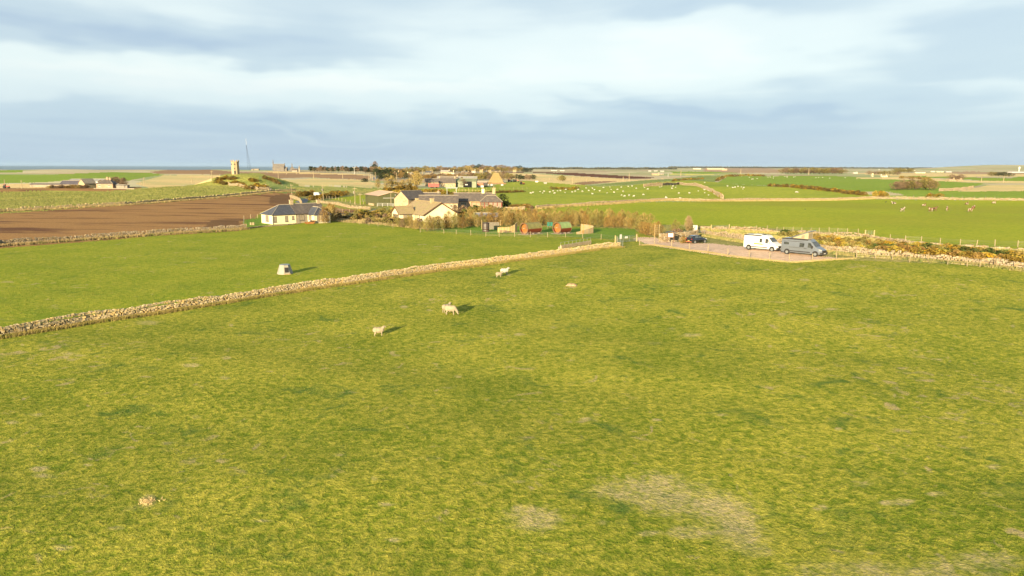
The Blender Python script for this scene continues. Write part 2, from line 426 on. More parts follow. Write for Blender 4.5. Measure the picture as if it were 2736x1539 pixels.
def soil_mat(name, c1, c2, c3, ang=0.35, stretch=9.0, ridge=0.0, pscale=0.02):
    t = NT(name); w = t.wpos(); c1, c2, c3 = [tuple(x * s_ for x, s_ in zip(q, (.53, .49, .41))) for q in (c1, c2, c3)]
    m = t.N('ShaderNodeMapping'); m.inputs['Rotation'].default_value = (0, 0, ang); t.l.new(w, m.inputs[0])
    m2 = t.N('ShaderNodeMapping'); m2.inputs['Scale'].default_value = (1, stretch, 1); t.l.new(m.outputs[0], m2.inputs[0])
    damp = t.noise(pscale, 4.0, 0.6, 0.6, vec=m2.outputs[0])
    fine = t.noise(1.6, 4.0, 0.7, 0.2, vec=w)
    c = t.mix(t.ramp(fine, 0.25, 0.75), c1, c2)
    c = t.mix(t.math('MULTIPLY', t.ramp(damp, 0.50, 0.64), 0.85), c, c3)
    t.col(c); t.rough(0.95); t.b.inputs['Specular IOR Level'].default_value = 0.1
    h = t.noise(2.5, 4.0, 0.7, vec=w)
    if ridge:
        wv = t.N('ShaderNodeTexWave'); wv.inputs['Scale'].default_value = ridge; wv.inputs['Distortion'].default_value = 0.6
        t.l.new(m.outputs[0], wv.inputs['Vector'])
        h = t.math('MULTIPLY_ADD', wv.outputs['Fac'], 1.6, h)
        t.col(t.mix(t.math('MULTIPLY', t.ramp(wv.outputs['Fac'], 0.0, 0.6), 0.7), c3, c))
    t.bump(h, 1.0, 0.3)
    return t.m
m_soil = soil_mat('ploughed_soil', (0.46, 0.26, 0.11), (0.66, 0.41, 0.18), (0.18, 0.080, 0.05), ang=0.12, stretch=5.0, pscale=0.026)
m_soil_r = soil_mat('ridged_soil', (0.46, 0.27, 0.12), (0.66, 0.42, 0.20), (0.30, 0.16, 0.08), ang=0.55, ridge=0.35)
m_soil_f = soil_mat('far_soil', (0.48, 0.31, 0.18), (0.60, 0.41, 0.25), (0.38, 0.23, 0.13), ang=0.2, stretch=5, pscale=0.004)
m_soil_d = soil_mat('dark_far_soil', (0.20, 0.085, 0.045), (0.28, 0.13, 0.07), (0.15, 0.06, 0.035), ang=0.2, stretch=5, pscale=0.004)
m_sand = soil_mat('quarry_sand', (0.60, 0.42, 0.27), (0.80, 0.62, 0.42), (0.42, 0.28, 0.20), pscale=0.004, stretch=4)
def farm_mat():
    t = NT('patchwork_farmland'); w = t.wpos()
    m = t.N('ShaderNodeMapping'); m.inputs['Rotation'].default_value = (0, 0, 0.5); m.inputs['Scale'].default_value = (0.0042, 0.0028, 1); t.l.new(w, m.inputs[0])
    v = t.N('ShaderNodeTexVoronoi'); v.distance = 'CHEBYCHEV'; v.inputs['Scale'].default_value = 1.0; v.inputs['Randomness'].default_value = 0.8
    t.l.new(m.outputs[0], v.inputs['Vector'])
    sp = t.N('ShaderNodeSeparateColor'); t.l.new(v.outputs['Color'], sp.inputs[0])
    r = t.N('ShaderNodeValToRGB'); r.color_ramp.interpolation = 'CONSTANT'
    cs = [(0, (0.62, 0.50, 0.30)), (.25, (0.32, 0.38, 0.13)), (.42, (0.56, 0.42, 0.25)), (.58, (0.70, 0.60, 0.36)), (.74, (0.38, 0.42, 0.17)), (.88, (0.48, 0.33, 0.20))]
    el_ = r.color_ramp.elements
    el_[0].position = 0; el_[0].color = (*cs[0][1], 1); el_[1].position = cs[1][0]; el_[1].color = (*cs[1][1], 1)
    for p, c in cs[2:]:
        e = el_.new(p); e.color = (*c, 1)
    t.l.new(sp.outputs[0], r.inputs[0])
    n = t.noise(0.02, 4.0, 0.6, 0.5, vec=w)
    c = t.mix(t.math('MULTIPLY', n, 0.5), r.outputs[0], (0.34, 0.33, 0.15))
    c = t.mix(0.22, c, (0, 0, 0)); t.col(c); t.rough(0.95); t.bump(t.noise(0.5, 4, 0.6, vec=w), 1.0, 0.5)
    return t.m
m_farm = farm_mat()
m_gravel = mat('pink_gravel', (0.57, 0.385, 0.25), 0.95, 0.15, 1.4, bump=0.5, bscale=9, c2=(0.70, 0.48, 0.32))
m_tar = mat('tarmac', (0.12, 0.12, 0.125), 0.85, 0.2, 0.5, bump=0.2)
field('pasture', m_near, [])
SPEC_FAR = len(SPEC)
field('farmland', m_farm, [[(-400, 300), (3200, 300), (3200, 560), (-400, 520)]])
# --- left half
field('wheat_field', m_dgreen, [[(-300, 470), (0, 468), (150, 466), (300, 460), (400, 462), (440, 467), (385, 474), (330, 485), (260, 484), (200, 480), (120, 487), (-300, 498)],
    [(-300, 455), (60, 455), (60, 461), (-300, 463)], [(2470, 468), (2570, 474), (2700, 476), (2736, 470), (2900, 478), (2900, 486), (2640, 484), (2560, 478), (2420, 472)],
    [(1790, 458), (1940, 459), (1990, 464), (1800, 464)]])
field('ploughed_hill', m_soil_f, [[(400, 459), (450, 454), (500, 452), (560, 453), (640, 460), (740, 462), (820, 463), (950, 467), (990, 471), (985, 479), (900, 478), (830, 474), (760, 476), (740, 478), (640, 468), (560, 466), (420, 464)]])
field('stubble_field', m_tan, [[(360, 490), (400, 478), (440, 468), (560, 467), (640, 470), (780, 480), (840, 476), (975, 481), (1000, 488), (1060, 500), (1030, 504), (900, 496), (800, 497), (760, 492), (640, 490), (540, 492), (400, 502)],
    [(-300, 498), (120, 490), (200, 500), (300, 503), (-300, 503)], [(700, 457), (740, 458), (990, 466), (985, 468), (730, 462)]])
field('brown_strip', m_soil, [[(-300, 504), (200, 502), (390, 500), (370, 505), (300, 511), (200, 511), (-300, 520)]])
field('rough_pasture', m_rough, [[(-300, 520), (0, 513), (100, 510), (300, 510), (370, 504), (480, 497), (540, 492), (600, 465), (690, 462), (790, 490), (820, 515), (740, 516), (600, 527), (330, 549), (-300, 590)],
    [(830, 535), (880, 528), (1060, 548), (1090, 560), (900, 556), (830, 545)]])
field('dull_pasture', m_rough2, [[(690, 470), (800, 497), (900, 498), (1020, 503), (1060, 502), (1090, 508), (1000, 512), (900, 517), (800, 522), (740, 512)]])
field('ploughed_field', m_soil, [[(-300, 590), (330, 549), (600, 528), (740, 514), (790, 517), (775, 545), (700, 566), (640, 618), (400, 631), (-300, 690)],
    [(845, 552), (900, 555), (985, 565), (900, 572), (845, 572)]])
field('ridged_soil_corner', m_soil_r, [[(530, 622), (565, 588), (640, 584), (642, 618)], [(722, 545), (718, 530), (740, 520), (780, 519), (778, 530), (775, 545)]])
field('cottage_lawn', m_lawn, [[(652, 586), (700, 583), (735, 600), (650, 606)]])
field('verge', m_dead, [[(780, 520), (830, 518), (1080, 505), (1230, 510), (1260, 545), (1130, 610), (1000, 597), (880, 588), (850, 588), (850, 574), (900, 573), (990, 566), (1000, 560), (850, 545)],
    [(1120, 612), (1120, 560), (1250, 548), (1430, 572), (1560, 596), (1760, 592), (1900, 606), (1960, 604), (2150, 618), (2310, 632), (2480, 655), (2620, 668), (3000, 682), (3000, 760), (2620, 712), (2420, 700), (2250, 694), (2160, 700), (1900, 660), (1760, 640), (1700, 618), (1560, 606), (1300, 604), (1180, 606)]])
field('green_wedge', m_lime, [[(880, 532), (960, 521), (1090, 520), (1120, 545), (1090, 556), (1000, 550)], [(1110, 505), (1330, 498), (1345, 503), (1250, 515), (1110, 522)]])
field('lane', m_tar, [[(812, 548), (790, 540), (800, 534), (830, 528), (850, 524), (875, 519), (895, 519), (870, 525), (850, 530), (822, 536), (818, 542), (860, 550)],
    [(870, 572), (960, 569), (1000, 560), (1030, 558), (1022, 564), (990, 569), (880, 576)], [(2380, 672), (2500, 684), (2736, 700), (2736, 696), (2500, 678), (2400, 668)],
    [(990, 478), (1008, 470), (1018, 470), (1004, 479)]])
field('gravel_track', m_gravel, [[(2400, 668), (2300, 664), (2200, 656), (2200, 660), (2300, 670)], [(697, 497), (715, 494), (727, 508), (722, 512)]])
# --- centre and right
field('sheep_field', m_lime2, [[(1260, 520), (1340, 488), (1400, 483), (1470, 486), (1530, 491), (1600, 498), (1680, 495), (1745, 488), (1815, 482), (1880, 483), (1960, 492), (2060, 497), (2180, 503), (2260, 517), (2400, 524), (2330, 529), (2230, 529), (1900, 534), (1700, 540), (1560, 552), (1430, 560), (1330, 552), (1290, 548)]])
field('upper_pasture', m_dgreen, [[(1915, 489), (1945, 471), (2200, 469), (2350, 475), (2630, 490), (2600, 500), (2560, 511), (2380, 512), (2260, 514), (2180, 502), (2060, 496)],
    [(2370, 512), (2736, 509), (3000, 509), (3000, 534), (2330, 530), (2420, 520)]])
field('light_pasture', m_rough2, [[(1560, 498), (1640, 489), (1720, 482), (1790, 478), (1870, 470), (1940, 470), (1910, 486), (1815, 481), (1740, 488), (1680, 494)]])
field('cow_field', m_lime, [[(1430, 562), (1560, 553), (1700, 541), (1900, 537), (2230, 531), (2330, 532), (2500, 534), (3000, 536), (3000, 680), (2736, 667), (2620, 662), (2480, 650), (2400, 643), (2310, 628), (2150, 614), (1960, 606), (1850, 600), (1800, 602), (1700, 598), (1560, 594), (1430, 578)]])
field('tan_field', m_tan, [[(2560, 512), (2600, 503), (2640, 495), (3000, 490), (3000, 508)], [(2260, 463), (2560, 462), (3000, 462), (3000, 471), (2540, 472), (2380, 470)],
    [(2250, 476), (2420, 472), (2600, 483), (3000, 486), (3000, 492), (2640, 489), (2380, 479)], [(1400, 463), (1520, 470), (1700, 480), (1780, 477), (1640, 488), (1540, 494), (1400, 482), (1330, 478), (1330, 462)]])
field('dark_ploughed_strip', m_soil_d, [[(1390, 459), (1420, 460), (1540, 462), (1640, 468), (1760, 475), (1700, 478), (1620, 475), (1540, 470), (1460, 463)], [(1300, 459), (1400, 460), (1400, 462), (1300, 461)]])
field('orange_soil', m_soil_f, [[(1530, 490), (1560, 485), (1660, 483), (1620, 488), (1560, 494)]])
field('yellow_crop', mat('yellow_crop_mat', (0.55, 0.48, 0.10), 0.9, 0.2, 0.05), [[(1790, 464), (1860, 465), (1960, 467), (1860, 468), (1790, 467)]])
field('quarry_floor', m_sand, [[(1880, 450), (2050, 449), (2100, 455), (2080, 462), (1950, 461), (1880, 458)], [(2500, 459), (2600, 458), (2900, 463), (2900, 466), (2560, 465)]])
field('garden_lawn', m_lawn, [[(1110, 614), (1150, 606), (1230, 605), (1400, 606), (1560, 608), (1700, 612), (1700, 630), (1650, 640), (1480, 628), (1300, 624), (1180, 619)]])
field('paddock', m_pad, [[(-300, 944), (0, 892), (400, 836), (800, 774), (1200, 716), (1500, 674), (1660, 656), (1660, 646), (1560, 636), (1430, 630), (1300, 626), (1180, 620), (1100, 613), (1000, 599), (900, 590), (850, 589), (790, 596), (640, 616), (400, 633), (0, 664), (-300, 688)]])
field('car_park', m_gravel, [[(1690, 640), (1706, 634), (1750, 634), (1780, 644), (1840, 648), (1900, 650), (1990, 660), (2090, 672), (2190, 684), (2240, 690), (2235, 695), (2150, 699), (2105, 700), (2045, 695), (1940, 684), (1842, 670), (1750, 658)]])
# dead patches in the near grass, as a mask of their own shapes
dry = np.zeros(len(V)); vx, vy, vz = project(V[:, 0], V[:, 1], V[:, 2])
PATCH = [(1425, 1385, 85, 42, 1.3), (1750, 1295, 130, 50, .9), (1850, 1345, 170, 55, 1.0), (1960, 1410, 100, 55, .9), (1620, 1310, 90, 22, .6), (1840, 1425, 48, 14, 1.8), (2000, 1450, 80, 30, .7),
    (395, 1335, 22, 14, 2.2), (350, 1355, 90, 16, .6), (395, 862, 42, 7, 1.2), (180, 945, 30, 6, 1.2), (605, 956, 16, 5, 1.6), (510, 976, 32, 6, 1.5), (30, 1128, 26, 7, 1.4), (1530, 765, 14, 5, 1.6),
    (1535, 740, 14, 4, 1.2), (1845, 895, 36, 7, 1.3), (1795, 878, 12, 4, 1.4), (1750, 918, 50, 6, .7), (2150, 748, 16, 4, 1.6), (2090, 840, 14, 5, 1.4), (2220, 826, 22, 4, 1.2), (2365, 783, 14, 4, 1.2),
    (1565, 1120, 16, 6, 1.4), (1755, 1122, 18, 5, 1.2), (2110, 886, 12, 4, 1.1), (1480, 875, 14, 4, 1.2), (1390, 893, 16, 4, 1.1), (2300, 1290, 60, 16, .7), (2410, 1340, 60, 14, .8), (2620, 1500, 130, 30, 1.1),
    (2240, 1520, 190, 32, .9), (2440, 1530, 120, 18, .8), (2550, 1370, 60, 16, .6), (2680, 1320, 70, 24, .6), (1080, 820, 14, 4, 1.6), (760, 907, 50, 4, .8), (2480, 855, 40, 4, .7), (2240, 1145, 12, 5, 1.3),
    (560, 783, 22, 3, 1.1), (210, 768, 40, 2, 1.0), (455, 645, 14, 2, 1.0), (1000, 660, 14, 2, 1.0), (2140, 716, 16, 3, .9), (2400, 790, 20, 4, .8), (1900, 735, 30, 3, .7), (1810, 760, 24, 4, .9),
    (1640, 730, 20, 3, .7), (1180, 1290, 40, 6, .5), (1620, 760, 26, 4, .6), (1000, 1278, 9, 6, 1.5), (1385, 895, 12, 4, 1.2), (2020, 800, 20, 4, .9), (1960, 755, 40, 4, .8)]
_q = random.Random(77)
for _i in range(75):
    py_ = 700 + 800 * _q.random() ** 1.5; px_ = _q.uniform(0, 2736); sc_ = (py_ - 440) / 600
    if py_ > 900 - px_ * .145 + 25: PATCH.append((px_, py_, _q.uniform(8, 26) * sc_, _q.uniform(3, 7) * sc_, _q.uniform(.7, 1.5)))
for (px, py, sx, sy, amp) in PATCH:
    dry += amp * np.exp(-((vx - px) / sx) ** 2 - ((vy - py) / sy) ** 2)
dry = np.clip(dry * (vz > 5), 0, 1.2)
for k, (name, m) in enumerate(SPEC):
    sel = cls == k
    if not sel.any(): continue
    f = FQ[sel]; used, inv = np.unique(f, return_inverse=True)
    me = np_mesh(name, V[used], inv.reshape(-1, 4), m, smooth=True)
    a = me.attributes.new('dry', 'FLOAT', 'POINT'); a.data.foreach_set('value', dry[used].astype(np.float32))
    tag(link_mesh(name, me), kind='structure')
# the sea
def sea_mat():
    t = NT('sea_water'); w = t.wpos()
    n = t.noise(0.0016, 3.0, 0.5, 0.0, vec=w, sc=(0.25, 1, 1))
    t.col(t.mix(n, (0.045, 0.085, 0.115), (0.08, 0.13, 0.155))); t.rough(0.45)
    t.b.inputs['Specular IOR Level'].default_value = 0.4
    t.bump(t.noise(0.06, 4.0, 0.6, 0.3, vec=w), 0.6, 1.2)
    return t.m
m = MB(); m.add([(-45000, 1500, -40), (60000, 1500, -40), (60000, 48000, -40), (-45000, 48000, -40)], [(0, 1, 2, 3)])
tag(m.build('sea', sea_mat()), kind='structure')
# ---------------------------------------------------------------- shared materials
def stone_mat(name, cols, scale=3.2, rough=0.9):
    t = NT(name); w = t.wpos()
    cols = [tuple(x * 0.54 for x in q) for q in cols]
    v = t.N('ShaderNodeTexVoronoi'); v.inputs['Scale'].default_value = scale; t.l.new(w, v.inputs['Vector'])
    sp = t.N('ShaderNodeSeparateColor'); t.l.new(v.outputs['Color'], sp.inputs[0])
    c = t.mix(sp.outputs[0], cols[0], cols[1])
    c = t.mix(t.math('MULTIPLY', t.ramp(sp.outputs[1], 0.55, 0.9), 0.8), c, cols[2])
    c = t.mix(t.math('MULTIPLY', t.ramp(t.noise(6.0, 4, 0.7, vec=w), 0.50, 0.72), 0.6), c, (0.05, 0.04, 0.025))
    t.col(c); t.rough(rough); t.bump(t.noise(9, 4, 0.7, vec=w), 0.5, 0.05)
    return t.m
M_DRY = stone_mat('drystone', ((0.80, 0.66, 0.38), (0.58, 0.47, 0.28), (0.82, 0.58, 0.22)))
M_DRY2 = stone_mat('pale_drystone', ((0.62, 0.50, 0.34), (0.34, 0.28, 0.19), (0.46, 0.33, 0.14)))
M_TWALL = stone_mat('dressed_sandstone', ((0.56, 0.44, 0.27), (0.66, 0.53, 0.34), (0.46, 0.36, 0.22)), 1.6)
M_CHURCH = stone_mat('grey_church_stone', ((0.26, 0.24, 0.22), (0.20, 0.18, 0.17), (0.30, 0.27, 0.22)), 0.6)
M_GWALL = stone_mat('grey_masonry', ((0.46, 0.40, 0.31), (0.34, 0.30, 0.25), (0.52, 0.44, 0.30)), 1.6)
M_CREAM = mat('cream_render', (0.78, 0.70, 0.46), 0.9, 0.10, 0.6, bump=0.1, bscale=9)
M_CREAM2 = mat('warm_render', (0.72, 0.58, 0.33), 0.9, 0.12, 0.5, bump=0.1, bscale=9)
M_PINKW = mat('pinkish_harling', (0.60, 0.42, 0.28), 0.9, 0.18, 0.7, bump=0.15, bscale=9)
M_WHITE = mat('white_paint', (0.80, 0.79, 0.75), 0.6, 0.06, 2.0)
def slate_mat(name, c1, c2, moss=None):
    t = NT(name)
    c1, c2, moss = [tuple(x * (.95 if 'tile' in name else .55) for x in q) if q else q for q in (c1, c2, moss)]
    b = t.N('ShaderNodeTexBrick'); b.inputs['Scale'].default_value = 1.0
    b.inputs['Brick Width'].default_value = 0.34; b.inputs['Row Height'].default_value = 0.24; b.inputs['Mortar Size'].default_value = 0.012
    b.inputs['Color1'].default_value = (*c1, 1); b.inputs['Color2'].default_value = (*c2, 1); b.inputs['Mortar'].default_value = tuple(x * .45 for x in c1) + (1,)
    sp = t.N('ShaderNodeSeparateXYZ'); t.l.new(t.pos(), sp.inputs[0])
    cb = t.N('ShaderNodeCombineXYZ'); t.l.new(sp.outputs[0], cb.inputs[0])
    t.l.new(t.math('MULTIPLY', t.math('ABSOLUTE', sp.outputs[1]), 1.25), cb.inputs[1]); t.l.new(cb.outputs[0], b.inputs['Vector'])
    c = b.outputs['Color']
    c = t.mix(t.math('MULTIPLY', t.ramp(t.noise(0.9, 4, 0.6), 0.45, 0.75), 0.6), c, moss or tuple(x * 1.35 for x in c2))
    t.col(c); t.rough(0.65); t.bump(b.outputs['Fac'], 0.4, -0.02)
    return t.m
M_SLATE = slate_mat('blue_slate', (0.085, 0.095, 0.12), (0.12, 0.13, 0.155))
M_SLATE2 = slate_mat('weathered_slate', (0.14, 0.12, 0.11), (0.21, 0.175, 0.15), (0.30, 0.25, 0.19))
M_TILE = slate_mat('mossy_brown_tile', (0.26, 0.195, 0.105), (0.33, 0.25, 0.13), (0.27, 0.25, 0.075))
M_LEAD = mat('pale_ridge_tile', (0.60, 0.52, 0.38), 0.7, 0.15, 2)
M_BROWNW = mat('brown_window_timber', (0.20, 0.095, 0.045), 0.6, 0.2, 3)
M_REDW = mat('red_porch_timber', (0.30, 0.085, 0.05), 0.6, 0.2, 3)
M_GREYW = mat('grey_window_frame', (0.16, 0.15, 0.14), 0.5, 0.1, 3)
M_GLASS = mat('window_glass', (0.10, 0.10, 0.09), 0.08, 0.5, 1.2, spec=0.9, c2=(0.30, 0.26, 0.18))
M_BLIND = mat('pale_blind_behind_glass', (0.42, 0.36, 0.27), 0.25, 0.15, 2.0, spec=0.8)
M_GUTTER = mat('dark_gutter', (0.07, 0.055, 0.05), 0.5, 0.1, 2)
M_WOODP = mat('weathered_post', (0.52, 0.42, 0.26), 0.9, 0.3, 5.0, bump=0.3, bscale=20)
M_WOODY = mat('yellow_larch', (0.66, 0.50, 0.24), 0.85, 0.3, 6.0, bump=0.3, bscale=20)  # yellowish larch timber, its own colour with grain
M_WOODG = mat('grey_timber', (0.30, 0.27, 0.22), 0.9, 0.3, 5.0, bump=0.3)
M_GALV = mat('galvanised_steel', (0.50, 0.53, 0.53), 0.45, 0.15, 3, metal=0.6)
M_WIRE = mat('fence_wire', (0.40, 0.37, 0.32), 0.5, 0.1, 3, metal=0.5)
M_RUBBER = mat('tyre_rubber', (0.02, 0.02, 0.02), 0.85, 0.2, 5)
M_BLACKP = mat('black_plastic', (0.035, 0.033, 0.033), 0.55, 0.2, 5)
M_CAST = mat('concrete', (0.52, 0.47, 0.39), 0.9, 0.15, 1.5, bump=0.2)
M_CORR = mat('corrugated_roof', (0.62, 0.43, 0.30), 0.8, 0.15, 0.5, stretch=(6, 0.4, 1), bump=0.3)
M_CORRG = mat('grey_sheet_roof', (0.42, 0.41, 0.37), 0.7, 0.2, 0.4, stretch=(6, 0.4, 1), bump=0.3)
M_RED = mat('red_paint', (0.62, 0.045, 0.035), 0.45, 0.2, 1.5)
M_ORANGE = mat('faded_orange_red', (0.62, 0.20, 0.10), 0.6, 0.2, 1.0)
M_STRAW = mat('straw_bale', (0.62, 0.46, 0.20), 0.95, 0.25, 3, bump=0.6)
M_PEBBLE = mat('soil_heap', (0.34, 0.22, 0.12), 0.95, 0.3, 2, bump=0.6)

# ---------------------------------------------------------------- walls and fences
def along(pts, step):
    """world points along a picture polyline, every `step` metres"""
    w = [P(*p) for p in pts]; out = []; carry = 0.0
    for a, b in zip(w, w[1:]):
        d = math.hypot(b.x - a.x, b.y - a.y); s = carry
        while s < d:
            k = s / d; x = a.x + (b.x - a.x) * k; y = a.y + (b.y - a.y) * k
            out.append((x, y, math.atan2(b.y - a.y, b.x - a.x))); s += step
        carry = s - d
    return out
def stone_v(L, T, Hh, r, j=0.34):
    return [Vector((sx * L / 2 * (1 - r.uniform(0, j)), sy * T / 2 * (1 - r.uniform(0, j)), sz * Hh / 2 * (1 - r.uniform(0, j)) )) for sz in (-1, 1) for sy in (-1, 1) for sx in (-1, 1)]
BOXF = [(0, 2, 3, 1), (4, 5, 7, 6), (0, 1, 5, 4), (2, 6, 7, 3), (0, 4, 6, 2), (1, 3, 7, 5)]
STONES = {}
def drystone(label, pts, h=1.0, w=0.6, size=0.36, parts=0, m=None, cope=True, group=None, gap=0.0, jag=0.08, sink=0.1, fringe=0):
    m = m or M_DRY; r = random.Random(hash(label) & 0xffff if False else len(label) * 7 + int(pts[0][0]))
    sm = along(pts, size * 1.0); o0 = sm[0]
    base = Vector((o0[0], o0[1], H(o0[0], o0[1])))
    root = empty('drystone_wall', base, 0, label, 'wall', group)
    rows = max(2, int(round(h / (size * 0.62)))); rh = h / rows
    stones = []
    hh = 1.0; v_ = 0.0
    for i, (x, y, a) in enumerate(sm):
        v_ = v_ * .9 + r.uniform(-jag, jag); 
        hl = h * (1 + v_)
        if gap and r.random() < gap: hl *= 0.6
        for k in range(rows):
            z = (k + 0.5) * rh - sink
            if z > hl: continue
            off = (0.5 * size if k % 2 else 0) + r.uniform(-.08, .08) * size
            wd = w * (1.0 - 0.32 * k / rows) + r.uniform(-.05, .07)
            stones.append((x + math.cos(a) * off, y + math.sin(a) * off, z, a, size * r.uniform(.62, 1.3), wd, rh * r.uniform(.95, 1.15)))
        if cope:
            for q in (0.25, 0.75):
                stones.append((x + math.cos(a) * q * size, y + math.sin(a) * q * size, hl - sink + rh * .35, a + r.uniform(-.2, .2), size * r.uniform(.42, .62), w * .62, rh * r.uniform(.9, 1.6)))
    near = set()
    if parts:
        order = sorted(range(len(stones)), key=lambda i: stones[i][0] ** 2 + stones[i][1] ** 2)
        near = set(order[:parts])
        if m.name not in STONES:
            STONES[m.name] = []
            for k in range(10):
                q = MB(); q.add(stone_v(1, 1, 1, random.Random(k), 0.25), BOXF); me = q.mesh('stone', m)
                STONES[m.name].append(me)
    mb = MB()
    for i, (x, y, z, a, L, T, hh) in enumerate(stones):
        c = Vector((x, y, H(x, y) + z))
        rt = (r.uniform(-.22, .22), r.uniform(-.2, .2), a + r.uniform(-.22, .22))
        if i in near:
            link_mesh('stone', r.choice(STONES[m.name]), root, c - base, rt, (L, T, hh))
        else:
            Mx = Matrix.Translation(c - base) @ (Matrix.Rotation(rt[2], 4, 'Z') @ Matrix.Rotation(rt[1], 4, 'Y') @ Matrix.Rotation(rt[0], 4, 'X'))
            mb.add([Mx @ v for v in stone_v(L, T, hh, r)], BOXF)
    if mb.f:
        tag(mb.build('stones', m, root), kind='stuff' if True else None)
    return root
def tufts(name, pts3, hgt, width, m, blades=4, lean=0.5, seed=1, label=None, cat=None, single=True):
    """joined grass: every point gets a few leaning blades"""
    rs = np.random.RandomState(seed); p = np.repeat(np.asarray(pts3, float), blades, 0); n = len(p)
    hh = hgt * rs.uniform(.5, 1.3, n) if np.isscalar(hgt) else np.repeat(hgt, blades) * rs.uniform(.5, 1.3, n)
    ww = width if np.isscalar(width) else np.repeat(width, blades)
    th = rs.uniform(0, 2 * PI, n); ln = rs.uniform(0, lean, n) * hh; la = rs.uniform(0, 2 * PI, n)
    b = p + np.stack([rs.normal(0, .35, n) * hgt if np.isscalar(hgt) else rs.normal(0, .35, n) * hh, rs.normal(0, .35, n) * hh, np.full(n, -0.02)], -1)
    dx = np.stack([np.cos(th), np.sin(th), np.zeros(n)], -1) * (ww / 2)[:, None] if not np.isscalar(ww) else np.stack([np.cos(th), np.sin(th), np.zeros(n)], -1) * ww / 2
    top = b + np.stack([np.cos(la) * ln, np.sin(la) * ln, hh], -1)
    V_ = np.stack([b - dx, b + dx, top], 1).reshape(-1, 3)
    F_ = np.arange(3 * n).reshape(-1, 3)
    o = link_mesh(name, np_mesh(name, V_, F_, m))
    return tag(o, label, cat, None, 'stuff')
def leafy_mat(name, c1, c2, c3=None, tr=0.25):
    t = NT(name); w = t.wpos(); k_ = 0.48 if 'blade' in name else (0.60 if 'gorse' in name else 0.44); k_ = 0.85 if name == 'pasture_blades' else k_
    c1, c2, c3 = [tuple(x * k_ for x in q) if q else q for q in (c1, c2, c3)]
    c = t.mix(t.ramp(t.noise(0.9, 4, 0.7, vec=w), 0.3, 0.7), c1, c2)
    if c3: c = t.mix(t.ramp(t.noise(0.5, 3, 0.6, vec=w, off=(9, 4, 2)), 0.52, 0.66), c, c3)
    oi = t.N('ShaderNodeObjectInfo')
    hs = t.N('ShaderNodeHueSaturation'); t.l.new(c, hs.inputs['Color'])
    t.l.new(t.math('MULTIPLY_ADD', oi.outputs['Random'], 0.45, 0.80), hs.inputs['Value'])
    t.col(hs.outputs[0]); t.rough(0.9); t.b.inputs['Specular IOR Level'].default_value = 0.08
    return t.m
M_DRYG = leafy_mat('dry_grass_blades', (0.62, 0.48, 0.18), (0.50, 0.42, 0.12), (0.36, 0.36, 0.08))
M_VERGE = leafy_mat('verge_blades', (0.40, 0.40, 0.12), (0.54, 0.44, 0.20), (0.20, 0.28, 0.07))
M_TUSS = leafy_mat('tussock_blades', (0.30, 0.31, 0.09), (0.44, 0.41, 0.17), (0.16, 0.22, 0.05))
M_DRYP = leafy_mat('pale_dead_grass_blades', (0.70, 0.52, 0.26), (0.52, 0.42, 0.18), (0.42, 0.40, 0.14))
M_GRB = leafy_mat('pasture_blades', (0.13, 0.21, 0.03), (0.32, 0.34, 0.07), (0.10, 0.19, 0.03))
def fringe(pts, n, off=(-0.9, -0.2), h=0.35, m=None, seed=1, wid=0.06):
    """dead grass along the foot of a wall"""
    rs = random.Random(seed); w = [P(*p) for p in pts]; L = [ (b - a).length for a, b in zip(w, w[1:])]; tot = sum(L); out = []
    for i in range(n):
        s = rs.uniform(0, tot)
        for k, l in enumerate(L):
            if s <= l: break
            s -= l
        a, b = w[k], w[k + 1]; q = a.lerp(b, min(1, s / l)); d = (b - a).normalized(); nrm = Vector((d.y, -d.x, 0))
        if nrm.y > 0: nrm = -nrm
        o = rs.uniform(*off); out.append((q.x + nrm.x * -o, q.y + nrm.y * -o))
    out = np.array(out); return np.column_stack([out, Hn(out[:, 0], out[:, 1])])
def post_mesh(h, r=0.055, n=6, m=None, square=False):
    q = MB(); q.bar((0, 0, -0.3), (0, 0, h), r, n, r * .9)
    return q.mesh('post', m or M_WOODP)
PM = {}
def fence(label, posts, h=1.1, wires=(0.25, 0.55, 0.85, 1.05), m=None, r=0.06, group=None, name='wire_fence', rails=None, wr=0.012):
    """posts: world points"""
    m = m or M_WOODP; rr = random.Random(len(label) + int(posts[0].x * 10))
    root = empty(name, posts[0], 0, label, 'fence', group)
    key = (round(h, 2), m.name, r)
    if key not in PM: PM[key] = post_mesh(h, r, m=m)
    for p in posts:
        link_mesh('post', PM[key], root, p - posts[0], (rr.uniform(-.06, .06), rr.uniform(-.06, .06), rr.uniform(0, 3)), (1, 1, rr.uniform(.88, 1.12)))
    if wires:
        for z in wires:
            q = MB()
            for a, b in zip(posts, posts[1:]):
                q.bar(a - posts[0] + Vector((0, 0, z)), b - posts[0] + Vector((0, 0, z)), wr, 3)
            q.build('wire', M_WIRE, root)
    if rails:
        for z in rails:
            for a, b in zip(posts, posts[1:]):
                q = MB(); q.bar(a - posts[0] + Vector((0, -.06, z)), b - posts[0] + Vector((0, -.06, z)), 0.05, 4); q.build('rail', m, root)
    return root
